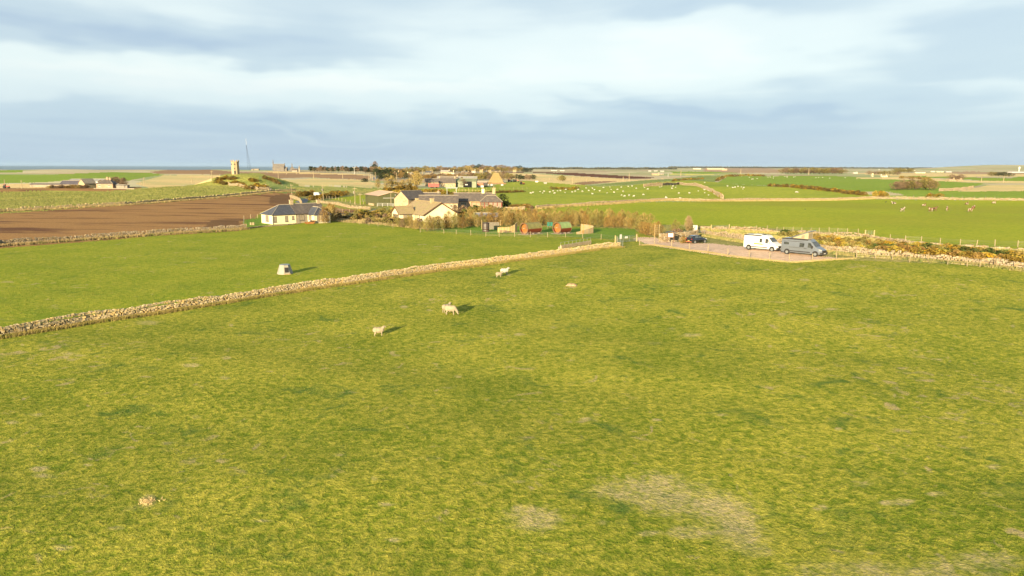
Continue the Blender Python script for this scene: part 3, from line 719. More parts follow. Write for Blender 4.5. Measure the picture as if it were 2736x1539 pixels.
# the long wall between the two near fields
WALL_A = [(-260, 935), (0, 899), (230, 862), (400, 838), (800, 775), (1000, 746), (1200, 718), (1400, 692), (1530, 675), (1655, 660)]
drystone('long buff drystone wall running diagonally between the two near grass fields', WALL_A, h=0.78, w=0.62, size=0.34, parts=298)
pts = fringe(WALL_A, 20000, (-1.3, -0.2), seed=4); tufts('dry_grass', pts, 0.26, 0.06, M_DRYG, 4, 0.6, 3, 'dead golden grass along the foot of the long diagonal drystone wall', 'grass')
WALL_B = [(-200, 679), (0, 657), (250, 639), (500, 622), (655, 612)]
drystone('very low kerb like stone wall in front of the white cottage', [(660, 611), (700, 606), (760, 602), (800, 598)], h=0.35, w=0.5, size=0.4, m=M_DRY2, cope=False)
drystone('low pale drystone wall between the ploughed field and the left paddock', WALL_B, h=1.0, w=0.7, size=0.45, m=M_DRY2, gap=0.1)
pts = fringe(WALL_B, 7000, (-2.0, 1.2), seed=5); tufts('dry_grass', pts, 0.5, 0.12, M_DRYP, 3, 0.6, 4, 'dead pale grass along the low wall below the ploughed field', 'grass')
WALL_C = [(-150, 577), (0, 566), (330, 548), (500, 535), (600, 526), (720, 513), (790, 511)]
drystone('tumbled grey drystone wall between the rough ridge and the ploughed field', WALL_C, h=0.9, w=0.7, size=0.6, m=M_DRY, gap=0.25)
pts = fringe(WALL_C, 5000, (-2.5, 2.0), seed=6); tufts('dry_grass', pts, 0.6, 0.25, M_DRYP, 3, 0.6, 5, 'pale weedy grass along the tumbled wall above the ploughed field', 'grass')
WALL_D = [(1432, 558), (1500, 552), (1620, 546), (1700, 540), (1780, 536), (1900, 538), (2050, 537), (2236, 535), (2330, 531)]
drystone('pinkish drystone wall running across the middle between the cow field and the sheep field', WALL_D, h=1.0, w=0.8, size=0.6, m=M_DRY2)
pts = fringe(WALL_D, 5200, (-2.2, 0.4), seed=7); tufts('dry_grass', pts, 0.7, 0.25, M_DRYP, 3, 0.6, 6, 'dead straw coloured grass along the wall across the middle fields', 'grass')
WALL_E = [(2330, 531), (2420, 532), (2560, 534), (2736, 536), (2900, 538)]
drystone('broken pale drystone wall at the far side of the cow field on the right', WALL_E, h=1.0, w=0.8, size=0.6, m=M_DRY2, gap=0.2)
WALL_F = [(1720, 499), (1770, 496), (1815, 492), (1850, 496), (1880, 504), (1905, 514), (1932, 531)]
drystone('curving drystone wall climbing out of the sheep field', WALL_F, h=1.6, w=1.0, size=0.9, m=M_DRY2, gap=0.05)
WALL_G = [(1868, 614), (1905, 616), (1960, 616), (2020, 620), (2090, 624), (2150, 625), (2236, 633), (2310, 637), (2370, 645), (2430, 653), (2520, 661), (2620, 667), (2736, 673), (2860, 681)]
drystone('upper pale drystone wall along the far side of the farm track', WALL_G, h=0.75, w=0.7, size=0.42, m=M_DRY2, gap=0.2, jag=.14)
WALL_H = [(1876, 627), (1925, 634), (1990, 645), (2070, 655), (2140, 664), (2236, 675), (2330, 684), (2420, 690), (2520, 698), (2620, 707), (2736, 720), (2830, 732)]
drystone('lower pale drystone wall behind the parked vans at the edge of the near field', WALL_H, h=0.9, w=0.75, size=0.42, m=M_DRY2, gap=0.15, jag=.14)
for k, (pl, n, o, hh) in enumerate([(WALL_G, 5200, (-2.6, -0.3), 0.55), (WALL_H, 6500, (-2.4, -0.3), 0.45), (WALL_H, 3500, (0.4, 2.5), 0.5)]):
    pts = fringe(pl, n, o, seed=20 + k)
    tufts('dry_grass', pts, hh * .8, 0.14, M_VERGE, 3, 0.7, 30 + k, ['golden weeds at the foot of the upper track wall', 'golden weeds at the near foot of the lower track side wall', 'golden weeds behind the lower track side wall'][k], 'grass')
WALL_I = [(1762, 647), (1800, 645), (1838, 641), (1862, 636)]
drystone('short mortared stone wall behind the car park notice board', WALL_I, h=1.5, w=0.6, size=0.40, m=M_DRY2, jag=0.02)
drystone('low garden wall in front of the stone house with the red porch', [(1236, 555), (1300, 553), (1330, 560), (1400, 560)], h=0.9, w=0.5, size=0.5, m=M_DRY2)
drystone('rubble wall below the gorse on the tower knoll', [(610, 493), (650, 502), (690, 508), (720, 509)], h=1.2, w=0.8, size=0.8, m=M_DRY2, gap=0.15)
drystone('roadside wall above the bend behind the white cottage', [(775, 527), (800, 536), (806, 545)], h=1.0, w=0.6, size=0.5, m=M_DRY2)
drystone('ruined wall across the verge between the cottage and the green barn', [(850, 541), (900, 547), (935, 556), (990, 560)], h=0.8, w=0.6, size=0.5, m=M_DRY2, gap=0.2)
drystone('distant field wall beyond the brown far field on the right', [(2510, 511), (2570, 509), (2600, 503)], h=1.4, w=1.0, size=0.9, m=M_DRY2)
def pxposts(lst): return [P(x, y) for x, y in lst]
cp = [(1709, 655), (1748, 655), (1794, 661), (1842, 669), (1891, 674), (1944, 683), (2002, 690), (2057, 695), (2109, 701), (2170, 697), (2234, 693), (2288, 690)]
fence('wire fence on round pale posts along the near edge of the car park', pxposts(cp), h=1.15, r=0.07)
fence('wire fence with slim posts leaning against the lower wall on the right', pxposts([(2288, 690), (2338, 692), (2384, 694), (2430, 701), (2479, 700), (2532, 707), (2584, 712), (2618, 714), (2662, 716), (2715, 722), (2790, 730)]), h=1.25, r=0.05)
fence('wire fence dividing the cow field from the grassy lane', pxposts([(1988, 616), (2022, 617), (2050, 615), (2075, 619), (2094, 619), (2119, 620), (2142, 621), (2166, 621), (2189, 622), (2215, 622), (2238, 623), (2264, 624), (2293, 626), (2312, 634)]), h=1.2, r=0.07)
fence('wire fence on widely spaced posts above the track wall on the right', pxposts([(2378, 641), (2418, 646), (2461, 648), (2512, 652), (2565, 656), (2609, 658), (2658, 659), (2719, 660), (2790, 664)]), h=1.2, r=0.08)
fence('row of short posts on the near side of the grassy lane', pxposts([(2030, 618), (2060, 622), (2105, 625), (2160, 628), (2210, 630), (2246, 632), (2285, 634), (2293, 635)]), h=0.8, r=0.07)
fence('wire fence in front of the barrel cabins', pxposts([(1123, 621), (1186, 624), (1219, 626), (1258, 629), (1298, 632), (1334, 633), (1375, 633), (1417, 634), (1463, 634), (1511, 634), (1557, 636), (1606, 640), (1648, 646)]), h=1.15, r=0.06)
fence('wire fence above the wall crossing the middle fields', [p for p in pxposts([(x, 541 - (x - 1780) * -0.0) for x in (1842, 1871)]) + pxposts([(1889, 537), (1960, 537), (2030, 537), (2100, 536), (2170, 535), (2240, 534), (2300, 531)])], h=1.5, r=0.07)
fence('dark posted fence along the far wall of the cow field', pxposts([(2345, 530), (2372, 530), (2396, 530), (2420, 531), (2440, 531), (2490, 532), (2517, 531), (2544, 532), (2571, 532), (2602, 533), (2632, 533), (2657, 534), (2697, 535), (2733, 536), (2770, 537)]), h=1.6, r=0.1, m=M_WOODG)
fence('pale posts round the bright green paddock behind the cottage', pxposts([(851, 537), (858, 536), (866, 534), (873, 532), (880, 532), (888, 532), (897, 533), (905, 535), (914, 537), (924, 540), (936, 543), (948, 546)]), h=1.3, r=0.12, wires=(0.6, 1.0))
fence('field fence of small posts beyond the sheep field', pxposts([(x, 507 + (x - 1180) * -0.008) for x in range(1180, 1420, 12)]), h=1.3, r=0.1, wires=(0.9,))
fence('fence along the slope right of the tower knoll', pxposts([(730, 489), (742, 493), (754, 498), (766, 503), (778, 508), (800, 512), (826, 514)]), h=1.2, r=0.1, wires=(0.9,))
fence('sheep fence below the far curved wall', pxposts([(x, 499 + abs(x - 1760) * -0.05) for x in range(1720, 1810, 8)]), h=1.3, r=0.1, wires=(0.9,))
fence('fence posts along the gorse hedge in the far pasture', pxposts([(2060, 498), (2068, 499), (2082, 499), (2110, 501), (2140, 503), (2180, 508), (2220, 512), (2260, 517)]), h=1.6, r=0.1, wires=(1.1,))
fence('stock fence beside the cottage corner and the ploughed field', pxposts([(651, 612), (652, 588), (670, 584), (688, 583)]), h=1.2, r=0.1)
fence('fence posts rising behind the green barn', pxposts([(971, 546), (985, 520), (992, 519), (1012, 518), (1020, 517)]), h=1.2, r=0.1, wires=(0.9,))
fence('long timber rail fence beside the distant farm field', pxposts([(x, 511 + (x - 1217) * 0.03) for x in range(1217, 1310, 9)]), h=1.4, r=0.12, rails=(0.5, 1.1), wires=None, m=M_WOODY)
fence('rail fence in front of the green barn', pxposts([(1008, 552), (1022, 552), (1036, 552), (1050, 553), (1062, 553)]), h=1.3, r=0.09, rails=(0.5, 0.9, 1.25), wires=None, m=M_WHITE, name='rail_fence')
fence('grey timber sheep pen beside the green barn', pxposts([(968, 540), (980, 542), (992, 543), (1004, 545), (1010, 549)]), h=1.3, r=0.09, rails=(0.4, 0.8, 1.2), wires=None, m=M_WOODG, name='rail_fence')
fence('garden fence between the cottage and the lane', pxposts([(884, 569), (898, 567), (916, 567), (934, 568), (955, 566), (984, 563)]), h=1.1, r=0.07)
fence('fence along the tan rough ground below the garden', pxposts([(902, 593), (930, 596), (960, 600), (986, 603), (1010, 605), (1050, 610)]), h=1.1, r=0.06)

def gate(label, a, b, h=1.15, bars=7, leg=True, signs=None, mp=None):
    """metal field gate with posts; a, b world points of hinge and latch"""
    root = empty('field_gate', a, 0, label, 'gate'); d = b - a; L = d.length; u = d / L
    base = Vector((0, 0, 0.15))
    for i in range(bars):
        z = 0.1 + h * (i / (bars - 1)) ** 1.15
        q = MB(); q.bar(u * .12 + Vector((0, 0, z)), d - u * .12 + Vector((0, 0, z)), 0.024, 6); q.build('bar', M_GALV, root)
    for k in (0.12 / L, 0.36, 0.66, 1 - 0.12 / L):
        q = MB(); q.bar(d * k + Vector((0, 0, .08)), d * k + Vector((0, 0, h + .12)), 0.026, 6); q.build('upright', M_GALV, root)
    for p in (Vector(), d):
        q = MB(); q.bar(p + Vector((0, 0, -.3)), p + Vector((0, 0, h + .3)), 0.13, 8, 0.12); q.build('gate_post', mp or M_WOODY, root)
    for (k, z, w, hh) in (signs or []):
        p = d * k + Vector((0, -0.05, z)); q = MB(); M_ = Matrix.Translation(p) @ Matrix.Rotation(math.atan2(u.y, u.x), 4, 'Z')
        q.box(-w / 2, w / 2, -0.03, 0.0, -hh / 2, hh / 2, 0, M_); q.build('sign_plate', M_WHITE, root)
    return root
ga, gb = P(1644, 649), P(1701, 645)
gate('galvanised field gate with two white signs beside the car park entrance', ga, gb + Vector((0, 0, 0)), signs=[(0.24, 1.15, 0.55, 0.85), (0.5, 0.95, 0.8, 0.38)])
q = empty('field_gate', P(1662, 660), 0, 'second galvanised gate standing open against the signed gate', 'gate')
a_, b_ = P(1650, 652), P(1664, 662)
for i in range(6):
    m_ = MB(); m_.bar(a_ - q.location + Vector((0, 0, .15 + .2 * i)), b_ - q.location + Vector((0, 0, .15 + .2 * i)), .024, 6); m_.build('bar', M_GALV, q)
for p in (a_, b_, a_.lerp(b_, .5)):
    m_ = MB(); m_.bar(p - q.location + Vector((0, 0, .1)), p - q.location + Vector((0, 0, 1.3)), .028, 6); m_.build('upright', M_GALV, q)
gate('grey metal gate leading from the grassy lane into the cow field', P(1900, 616), P(1948, 615), h=1.1)
gate('small galvanised gate between tall timber posts on the right hand lane', P(2311, 634), P(2335, 635), h=1.3, bars=6)

# ---------------------------------------------------------------- vegetation
def crown_mesh(name, m, n, shape, leaf=(0.06, 0.5), up=0.7, seed=0, shell=0.5, trunks=0, quad=False):
    """many small twig or leaf faces spread through a crown volume"""
    rs = np.random.RandomState(seed)
    rx, ry, z0, z1 = shape
    th = rs.uniform(0, 2 * PI, n); q = rs.uniform(0, 1, n) ** shell; zt = rs.uniform(0, 1, n)
    prof = np.sin(np.clip(zt * 0.93 + 0.07, 0, 1) * PI) ** 0.55
    lump = 1 + 0.28 * np.sin(th * 3 + seed) * np.cos(zt * 7 + seed * 1.7) + 0.15 * np.sin(th * 5 - seed)
    c = np.stack([np.cos(th) * q * rx * prof * lump, np.sin(th) * q * ry * prof * lump, z0 + (z1 - z0) * zt], -1)
    d = rs.normal(0, 1, (n, 3)); d[:, 2] = np.abs(d[:, 2]) * (0.4 + up * 2)
    d[:, :2] += c[:, :2] / max(rx, ry) * 1.0
    d /= np.linalg.norm(d, axis=1)[:, None]
    s = rs.normal(0, 1, (n, 3)); s -= (s * d).sum(1)[:, None] * d; s /= np.linalg.norm(s, axis=1)[:, None]
    L = leaf[1] * rs.uniform(.5, 1.3, n)[:, None]; w = leaf[0] * rs.uniform(.6, 1.3, n)[:, None]
    if quad:
        V_ = np.stack([c - s * w, c - d * L * .5, c + s * w, c + d * L * .5], 1).reshape(-1, 3); F_ = np.arange(4 * n).reshape(-1, 4)
    else:
        V_ = np.stack([c - s * w, c + s * w, c + d * L], 1).reshape(-1, 3); F_ = np.arange(3 * n).reshape(-1, 3)
    return np_mesh(name, V_, F_, m)
def trunk_mesh(m, h, r=0.07, n=5, spread=0.5, seed=0):
    rr = random.Random(seed); q = MB(); q.bar((0, 0, -0.2), (0, 0, h * .45), r, 6, r * .8)
    for i in range(n):
        a = 2 * PI * i / n + rr.uniform(-.4, .4); z = h * rr.uniform(.15, .45)
        q.bar((0, 0, z), (math.cos(a) * spread * rr.uniform(.4, 1), math.sin(a) * spread * rr.uniform(.4, 1), h * rr.uniform(.75, 1.0)), r * .5, 4, r * .15)
    return q.mesh('trunk', m)
M_TRUNK = mat('pale_bark', (0.42, 0.34, 0.22), 0.9, 0.3, 4, bump=0.4)
M_TRUNKD = mat('dark_bark', (0.16, 0.12, 0.09), 0.9, 0.3, 4, bump=0.4)
LM = {'rust': leafy_mat('rusty_beech_leaf', (0.38, 0.235, 0.07), (0.50, 0.34, 0.11), (0.27, 0.15, 0.05)),
      'ochre': leafy_mat('ochre_twig', (0.46, 0.34, 0.11), (0.58, 0.44, 0.17), (0.36, 0.30, 0.08)),
      'olive': leafy_mat('olive_twig', (0.28, 0.25, 0.07), (0.42, 0.37, 0.12), (0.36, 0.22, 0.06)),
      'dark': leafy_mat('dark_evergreen_leaf', (0.035, 0.055, 0.022), (0.075, 0.095, 0.035)),
      'gorse': leafy_mat('gorse_leaf', (0.20, 0.15, 0.035), (0.32, 0.21, 0.04), (0.56, 0.34, 0.025)),
      'gorsed': leafy_mat('dark_gorse_leaf', (0.13, 0.10, 0.04), (0.22, 0.16, 0.05), (0.42, 0.27, 0.04)),
      'bare': leafy_mat('bare_twig', (0.30, 0.20, 0.13), (0.40, 0.29, 0.18), (0.22, 0.17, 0.10)),
      'gold': leafy_mat('golden_weed', (0.62, 0.42, 0.07), (0.46, 0.38, 0.08), (0.30, 0.32, 0.06)),
      'plume': leafy_mat('pampas_plume_mat', (0.80, 0.60, 0.34), (0.66, 0.48, 0.24)),
      'green': leafy_mat('shrub_leaf', (0.07, 0.12, 0.03), (0.16, 0.20, 0.05), (0.26, 0.24, 0.07))}
PLANT = {}
SHARED = []
def plant(kind, tone, loc, h, wide, label, cat, group, name, rr, dens=1.0):
    """unit plant scaled to size; crown and trunk are its parts"""
    v = rr.randrange(5); key = (kind, tone, v)
    if key not in PLANT:
        sd = v * 13 + len(tone) * 5 + len(kind)
        if kind == 'tree':   cm = crown_mesh('crown', LM[tone], 620, (0.5, 0.5, 0.05, 1.0), (0.012, 0.17), 0.9, sd, 0.6)
        elif kind == 'conifer': cm = crown_mesh('crown', LM[tone], 420, (0.40, 0.40, 0.12, 1.0), (0.03, 0.12), 0.1, sd, 0.5)
        elif kind == 'pine': cm = crown_mesh('crown', LM[tone], 260, (0.5, 0.5, 0.35, 1.0), (0.05, 0.16), 0.1, sd, 0.5)
        elif kind == 'broad': cm = crown_mesh('crown', LM[tone], 520, (0.5, 0.5, 0.15, 1.0), (0.022, 0.14), 0.5, sd, 0.55)
        else:                cm = crown_mesh('crown', LM[tone], 340, (0.5, 0.5, -0.15, 1.0), (0.055, 0.20), 0.3, sd, 0.45, quad=True)
        tm = trunk_mesh(M_TRUNK if kind in ('tree',) else M_TRUNKD, 0.9, 0.014 if kind == 'tree' else 0.03, 6, 0.35, sd)
        PLANT[key] = (cm, tm)
    cm, tm = PLANT[key]
    root = empty(name, loc, rr.uniform(0, 2 * PI), label, cat, group); root.scale = (wide, wide, h)
    SHARED.append(root)
    link_mesh('crown', cm, root)
    if kind != 'bush': link_mesh('trunk', tm, root)
    return root
def rowplants(pts, n, kind, tones, h, w, label, cat, group, name, jit=3.0, seed=1, ja=1.0):
    rr = random.Random(seed); seg = [math.hypot(b[0] - a[0], (b[1] - a[1])) for a, b in zip(pts, pts[1:])]; tot = sum(seg)
    for i in range(n):
        s = (i + rr.uniform(-.3, .3) * ja + .5) / n * tot; s = min(max(s, 0), tot - 1e-3)
        for k, l in enumerate(seg):
            if s <= l: break
            s -= l
        a, b = pts[k], pts[k + 1]; t = s / l
        p = P(a[0] + (b[0] - a[0]) * t + rr.uniform(-2, 2), a[1] + (b[1] - a[1]) * t + rr.uniform(-jit, jit))
        tone = rr.choice(tones); hh = rr.uniform(*h)
        lab = label[tone] if isinstance(label, dict) else label
        plant(kind, tone, p, hh, rr.uniform(*w), lab, cat, group, name, rr)
def areaplants(box, n, kind, tones, h, w, label, cat, group, name, seed=1):
    rr = random.Random(seed); x0, y0, x1, y1 = box
    for i in range(n):
        p = P(rr.uniform(x0, x1), rr.uniform(y0, y1)); tone = rr.choice(tones)
        lab = label[tone] if isinstance(label, dict) else label
        plant(kind, tone, p, rr.uniform(*h), rr.uniform(*w), lab, cat, group, name, rr)
HLF = lambda w: {'rust': f'rust brown tree in the {w} row behind the cabins', 'ochre': f'straw coloured tree in the {w} row behind the cabins', 'olive': f'olive brown tree in the {w} row behind the cabins'}
rowplants([(1135, 617), (1200, 613), (1260, 608), (1340, 604), (1460, 602), (1560, 605), (1640, 608), (1700, 612)], 58, 'tree', ['rust', 'ochre', 'rust', 'olive'], (2.5, 3.4), (1.6, 2.5), HLF('front'), 'tree', 'trees of the belt behind the barrel cabins', 'hedge_tree', 1.5, 11)
rowplants([(1140, 612), (1240, 605), (1340, 598), (1460, 596), (1560, 599), (1700, 606)], 40, 'tree', ['rust', 'ochre', 'olive'], (2.7, 3.9), (1.8, 2.8), HLF('middle'), 'tree', 'trees of the belt behind the barrel cabins', 'hedge_tree', 2, 12)
rowplants([(1250, 592), (1340, 588), (1460, 588), (1560, 592), (1700, 600)], 26, 'tree', ['ochre', 'olive'], (2.6, 3.8), (2.0, 3.0), HLF('back'), 'tree', 'trees of the belt behind the barrel cabins', 'hedge_tree', 2, 13)
rowplants([(1712, 625), (1745, 632), (1770, 634)], 8, 'tree', ['rust', 'rust', 'ochre'], (2.4, 3.2), (2.0, 2.8), {'rust': 'dense rust brown tree clump beside the notice board', 'ochre': 'pale twiggy tree in the clump beside the notice board'}, 'tree', 'trees beside the notice board', 'hedge_tree', 2, 14)
rowplants([(1690, 612), (1740, 616)], 4, 'tree', ['olive', 'ochre'], (3.4, 4.2), (2.6, 3.6), 'tall pale willow near the car park gate', 'tree', 'tall willows near the gate', 'willow_tree', 3, 15)
rowplants([(1795, 626), (1815, 625)], 3, 'tree', ['olive'], (2.2, 3.2), (1.2, 1.8), 'thin greyish twiggy tree beside the pampas plume', 'tree', 'thin trees by the pampas plume', 'thin_tree', 2, 16)
p = P(1843, 627)
root = empty('pampas_grass', p, 0.3, 'tall pale pampas grass plume bending left behind the black car', 'plant')
mm = crown_mesh('plume', LM['plume'], 1900, (0.85, 0.8, 0.5, 3.9), (0.025, 0.6), 0.8, 3, 0.6); link_mesh('plume', mm, root, rot=(0, -0.12, 0))
mm = crown_mesh('leaves', LM['green'], 260, (0.8, 0.8, 0.0, 2.0), (0.05, 0.9), 1.2, 4, 0.5); link_mesh('leaves', mm, root)
rowplants([(862, 595), (872, 594), (885, 592), (894, 590)], 10, 'tree', ['rust', 'rust', 'ochre'], (3.6, 4.6), (2.0, 2.8), {'rust': 'rust brown tree beside the white cottage', 'ochre': 'straw coloured tree in the clump beside the white cottage'}, 'tree', 'trees beside the white cottage', 'hedge_tree', 3, 17)
GL = {'bare': 'reddish bare shrub in the rough garden before the bungalow', 'ochre': 'straw coloured shrub in the rough garden before the cream bungalow', 'rust': 'rust brown shrub in the rough garden before the cream bungalow', 'olive': 'olive shrub in the rough garden before the cream bungalow', 'green': 'green shrub in the rough garden before the cream bungalow'}
areaplants((890, 575, 1060, 592), 30, 'bush', ['bare', 'ochre', 'olive', 'rust'], (0.8, 1.7), (1.4, 2.6), GL, 'shrub', 'shrubs in the bungalow garden', 'garden_shrub', 18)
areaplants((960, 590, 1140, 604), 32, 'bush', ['bare', 'ochre', 'olive'], (0.8, 1.8), (1.4, 2.6), GL, 'shrub', 'shrubs in the bungalow garden', 'garden_shrub', 19)
rowplants([(1060, 604), (1100, 610), (1140, 614)], 12, 'tree', ['olive', 'bare', 'ochre'], (1.8, 3.0), (1.6, 2.4), {'olive': 'olive twiggy sapling at the left end of the tree belt', 'bare': 'reddish bare sapling at the left end of the tree belt', 'ochre': 'straw coloured sapling at the left end of the tree belt'}, 'tree', 'saplings before the bungalow', 'sapling', 2, 20)
rowplants([(960, 574), (1060, 570)], 16, 'bush', ['olive', 'gold'], (1.0, 1.8), (2.0, 3.2), 'yellow green shrub in the bank left of the cream bungalow', 'shrub', 'shrubs in the bank left of the bungalow', 'garden_shrub', 3, 21)
GM = {'bare': 'bare brown shrub in the gardens between the two houses', 'ochre': 'straw coloured shrub in the gardens between the two houses', 'green': 'dark green shrub in the gardens between the two houses', 'olive': 'olive shrub in the gardens between the two houses'}
areaplants((1215, 562, 1430, 580), 34, 'bush', ['bare', 'ochre', 'green', 'olive'], (1.0, 2.4), (1.8, 3.2), GM, 'shrub', 'shrubs between the two houses', 'garden_shrub', 22)
areaplants((1430, 572, 1560, 590), 16, 'bush', ['ochre', 'olive'], (0.8, 1.6), (1.8, 3.0), 'low straw coloured shrub behind the tree belt', 'shrub', 'shrubs behind the tree belt', 'garden_shrub', 23)
plant('broad', 'dark', P(1342, 552), 4.6, 5.2, 'round dark evergreen shrub at the right end of the stone house', 'shrub', None, 'evergreen_shrub', rnd)
plant('bush', 'dark', P(1352, 555), 2.4, 4.0, 'low dark evergreen bush next to the round shrub by the stone house', 'shrub', None, 'evergreen_shrub', rnd)
rowplants([(1355, 555), (1385, 556), (1410, 556)], 7, 'bush', ['gold', 'rust'], (1.0, 1.5), (3.0, 4.2), {'gold': 'yellow hedge bush right of the stone house', 'rust': 'brown hedge bush right of the stone house'}, 'shrub', 'hedge bushes right of the stone house', 'hedge_bush', 1, 24)
GB = {'gorse': 'yellow flowering gorse bush on the slope of the tower knoll', 'gorsed': 'dark brown gorse bush on the slope of the tower knoll'}
for k, (pl, n, s) in enumerate([([(578, 484), (600, 478), (632, 480)], 12, 1), ([(576, 490), (610, 494), (640, 490)], 12, 2), ([(668, 483), (684, 486)], 5, 3),
                               ([(620, 494), (650, 497), (655, 505)], 8, 4), ([(680, 497), (700, 499), (712, 505)], 8, 5), ([(650, 503), (680, 506), (710, 507)], 10, 6)]):
    rowplants(pl, n, 'bush', ['gorse', 'gorse', 'gorsed'] if k not in (0, 1) else ['gorse', 'gorsed', 'gorsed'], (1.2, 2.2), (2.6, 4.2), GB, 'shrub', 'gorse bushes on the tower knoll', 'gorse_bush', 2.0, 40 + k)
rowplants([(704, 477), (722, 481), (738, 488), (748, 494)], 14, 'bush', ['gorsed'], (1.3, 2.2), (2.2, 3.4), 'dark brown gorse bush on the skyline right of the tower', 'shrub', 'gorse on the skyline right of the tower', 'gorse_bush', 0.8, 47)
GR = {'gorse': 'yellow brown gorse bush along the lane behind the cottage', 'gorsed': 'dark gorse bush along the lane behind the cottage'}
rowplants([(795, 527), (815, 524), (838, 521)], 11, 'bush', ['gorse', 'gorsed'], (1.8, 2.8), (2.6, 3.8), GR, 'shrub', 'gorse bushes along the lane', 'gorse_bush', 1.5, 48)
rowplants([(830, 536), (862, 531), (890, 527), (925, 521)], 20, 'bush', ['gorse', 'gorsed'], (1.6, 2.6), (2.6, 3.8), GR, 'shrub', 'gorse bushes along the lane', 'gorse_bush', 1.5, 49)
rowplants([(885, 520), (915, 519), (930, 520)], 6, 'bush', ['gorse', 'gorsed'], (1.5, 2.3), (2.6, 3.8), GR, 'shrub', 'gorse bushes along the lane', 'gorse_bush', 1, 50)
GF = {'gorse': 'yellow brown gorse bush in the band behind the green barn', 'gorsed': 'dark gorse bush in the band behind the green barn', 'gold': 'golden gorse bush in the band behind the green barn'}
rowplants([(1028, 512), (1060, 507), (1090, 503), (1100, 500)], 16, 'bush', ['gorsed', 'gorse'], (1.5, 2.8), (3.0, 4.4), GF, 'shrub', 'gorse bushes behind the green barn', 'gorse_bush', 1.5, 51)
rowplants([(1050, 518), (1100, 515), (1160, 517), (1200, 519)], 30, 'bush', ['gorse', 'gold', 'gorse'], (1.5, 2.4), (3.0, 4.4), GF, 'shrub', 'gorse bushes behind the green barn', 'gorse_bush', 2.5, 52)
rowplants([(1085, 510), (1112, 510)], 6, 'bush', ['gorse', 'gorsed'], (2.4, 3.4), (3.4, 4.6), GF, 'shrub', 'gorse bushes behind the green barn', 'gorse_bush', 1.5, 53)
rowplants([(1205, 520), (1300, 517), (1400, 513)], 30, 'bush', ['gorsed'], (1.0, 1.5), (3.2, 4.2), 'low dark bush in the far sheep field hedge', 'shrub', 'hedge along the far edge of the sheep field', 'hedge_bush', 0.5, 54)
rowplants([(1470, 505), (1520, 507), (1545, 505)], 14, 'bush', ['gold', 'gorse', 'olive'], (1.4, 2.4), (3.6, 5.0), {'gold': 'golden gorse bush in the middle of the sheep field', 'gorse': 'brown gorse bush in the middle of the sheep field', 'olive': 'olive gorse bush in the middle of the sheep field'}, 'shrub', 'gorse clump in the sheep field', 'gorse_bush', 1.2, 55)
rowplants([(2050, 498), (2110, 500), (2160, 505), (2220, 511), (2262, 517), (2310, 522)], 40, 'bush', ['gorse', 'gorsed', 'gorsed'], (1.5, 2.4), (3.6, 4.8), {'gorse': 'yellow gorse bush in the hedge across the far right pasture', 'gorsed': 'dark gorse bush in the hedge across the far right pasture'}, 'shrub', 'gorse hedge in the far right pasture', 'hedge_bush', 0.7, 56)
rowplants([(1915, 485), (1928, 478), (1945, 472), (1990, 470), (2040, 471)], 26, 'bush', ['gorse', 'gold', 'gorsed'], (2.4, 3.6), (5.0, 7.5), 'gorse bush along the far crest above the pastures', 'shrub', 'gorse along the far crest', 'crest_bush', 0.8, 57)
rowplants([(1905, 513), (1932, 530)], 5, 'bush', ['gold', 'gorse'], (1.4, 2.2), (2.4, 3.4), 'golden gorse bush beside the curving wall', 'shrub', 'gorse beside the curving wall', 'gorse_bush', 1, 58)
rowplants([(1795, 484), (1830, 481), (1880, 478)], 14, 'bush', ['gorsed', 'gorse'], (1.5, 2.6), (3.5, 6), 'brown bush on the pale far slope', 'shrub', 'bushes on the pale far slope', 'gorse_bush', 1, 59)
rowplants([(1738, 496), (1770, 495), (1795, 493)], 14, 'bush', ['gorse', 'bare'], (1.6, 2.4), (3.0, 4.6), 'orange brown bush above the far curved wall', 'shrub', 'bushes above the curved wall', 'gorse_bush', 0.8, 60)
rowplants([(2390, 508), (2430, 507), (2470, 506), (2500, 508)], 20, 'broad', ['bare', 'bare', 'olive'], (4, 6.5), (5, 8), 'bare brown tree in the far right copse', 'tree', 'copse in the far right pasture', 'copse_tree', 1, 61)
rowplants([(2335, 529), (2350, 527), (2372, 527)], 8, 'bush', ['gold', 'gorse'], (2.0, 3.6), (2.6, 3.6), 'golden gorse bush behind the far wall of the cow field', 'shrub', 'gorse behind the far wall', 'gorse_bush', 1, 62)
rowplants([(2480, 527), (2520, 526)], 6, 'bush', ['gold', 'gorse'], (1.5, 2.2), (2.6, 3.6), 'golden bush beside the brown cattle beyond the wall', 'shrub', 'bushes beside the far brown cattle', 'gorse_bush', 1, 63)
BL = {'gold': 'golden gorse bush on the bank between the track walls', 'gorse': 'brown gorse bush on the bank between the track walls', 'green': 'dark green bush on the bank between the track walls', 'ochre': 'straw coloured shrub on the bank between the track walls', 'rust': 'rusty shrub on the bank between the track walls', 'olive': 'olive shrub on the bank between the track walls'}
rowplants([(2160, 640), (2250, 648), (2330, 655), (2420, 664), (2520, 672), (2640, 684), (2760, 694)], 80, 'bush', ['ochre', 'gorse', 'olive', 'gold'], (0.6, 1.2), (1.5, 2.6), BL, 'shrub', 'shrubs between the track side walls', 'bank_shrub', 6, 64)
rowplants([(2140, 655), (2200, 660), (2290, 668), (2390, 677), (2440, 680)], 14, 'bush', ['gold', 'rust', 'ochre'], (0.8, 1.3), (1.4, 2.2), BL, 'shrub', 'shrubs between the track side walls', 'bank_shrub', 3, 65)
rowplants([(2360, 680), (2420, 683), (2500, 690), (2580, 697), (2660, 704), (2740, 712)], 40, 'bush', ['gorse', 'rust', 'gold'], (1.1, 1.7), (1.6, 2.4), BL, 'shrub', 'shrubs between the track side walls', 'bank_shrub', 2.5, 66)
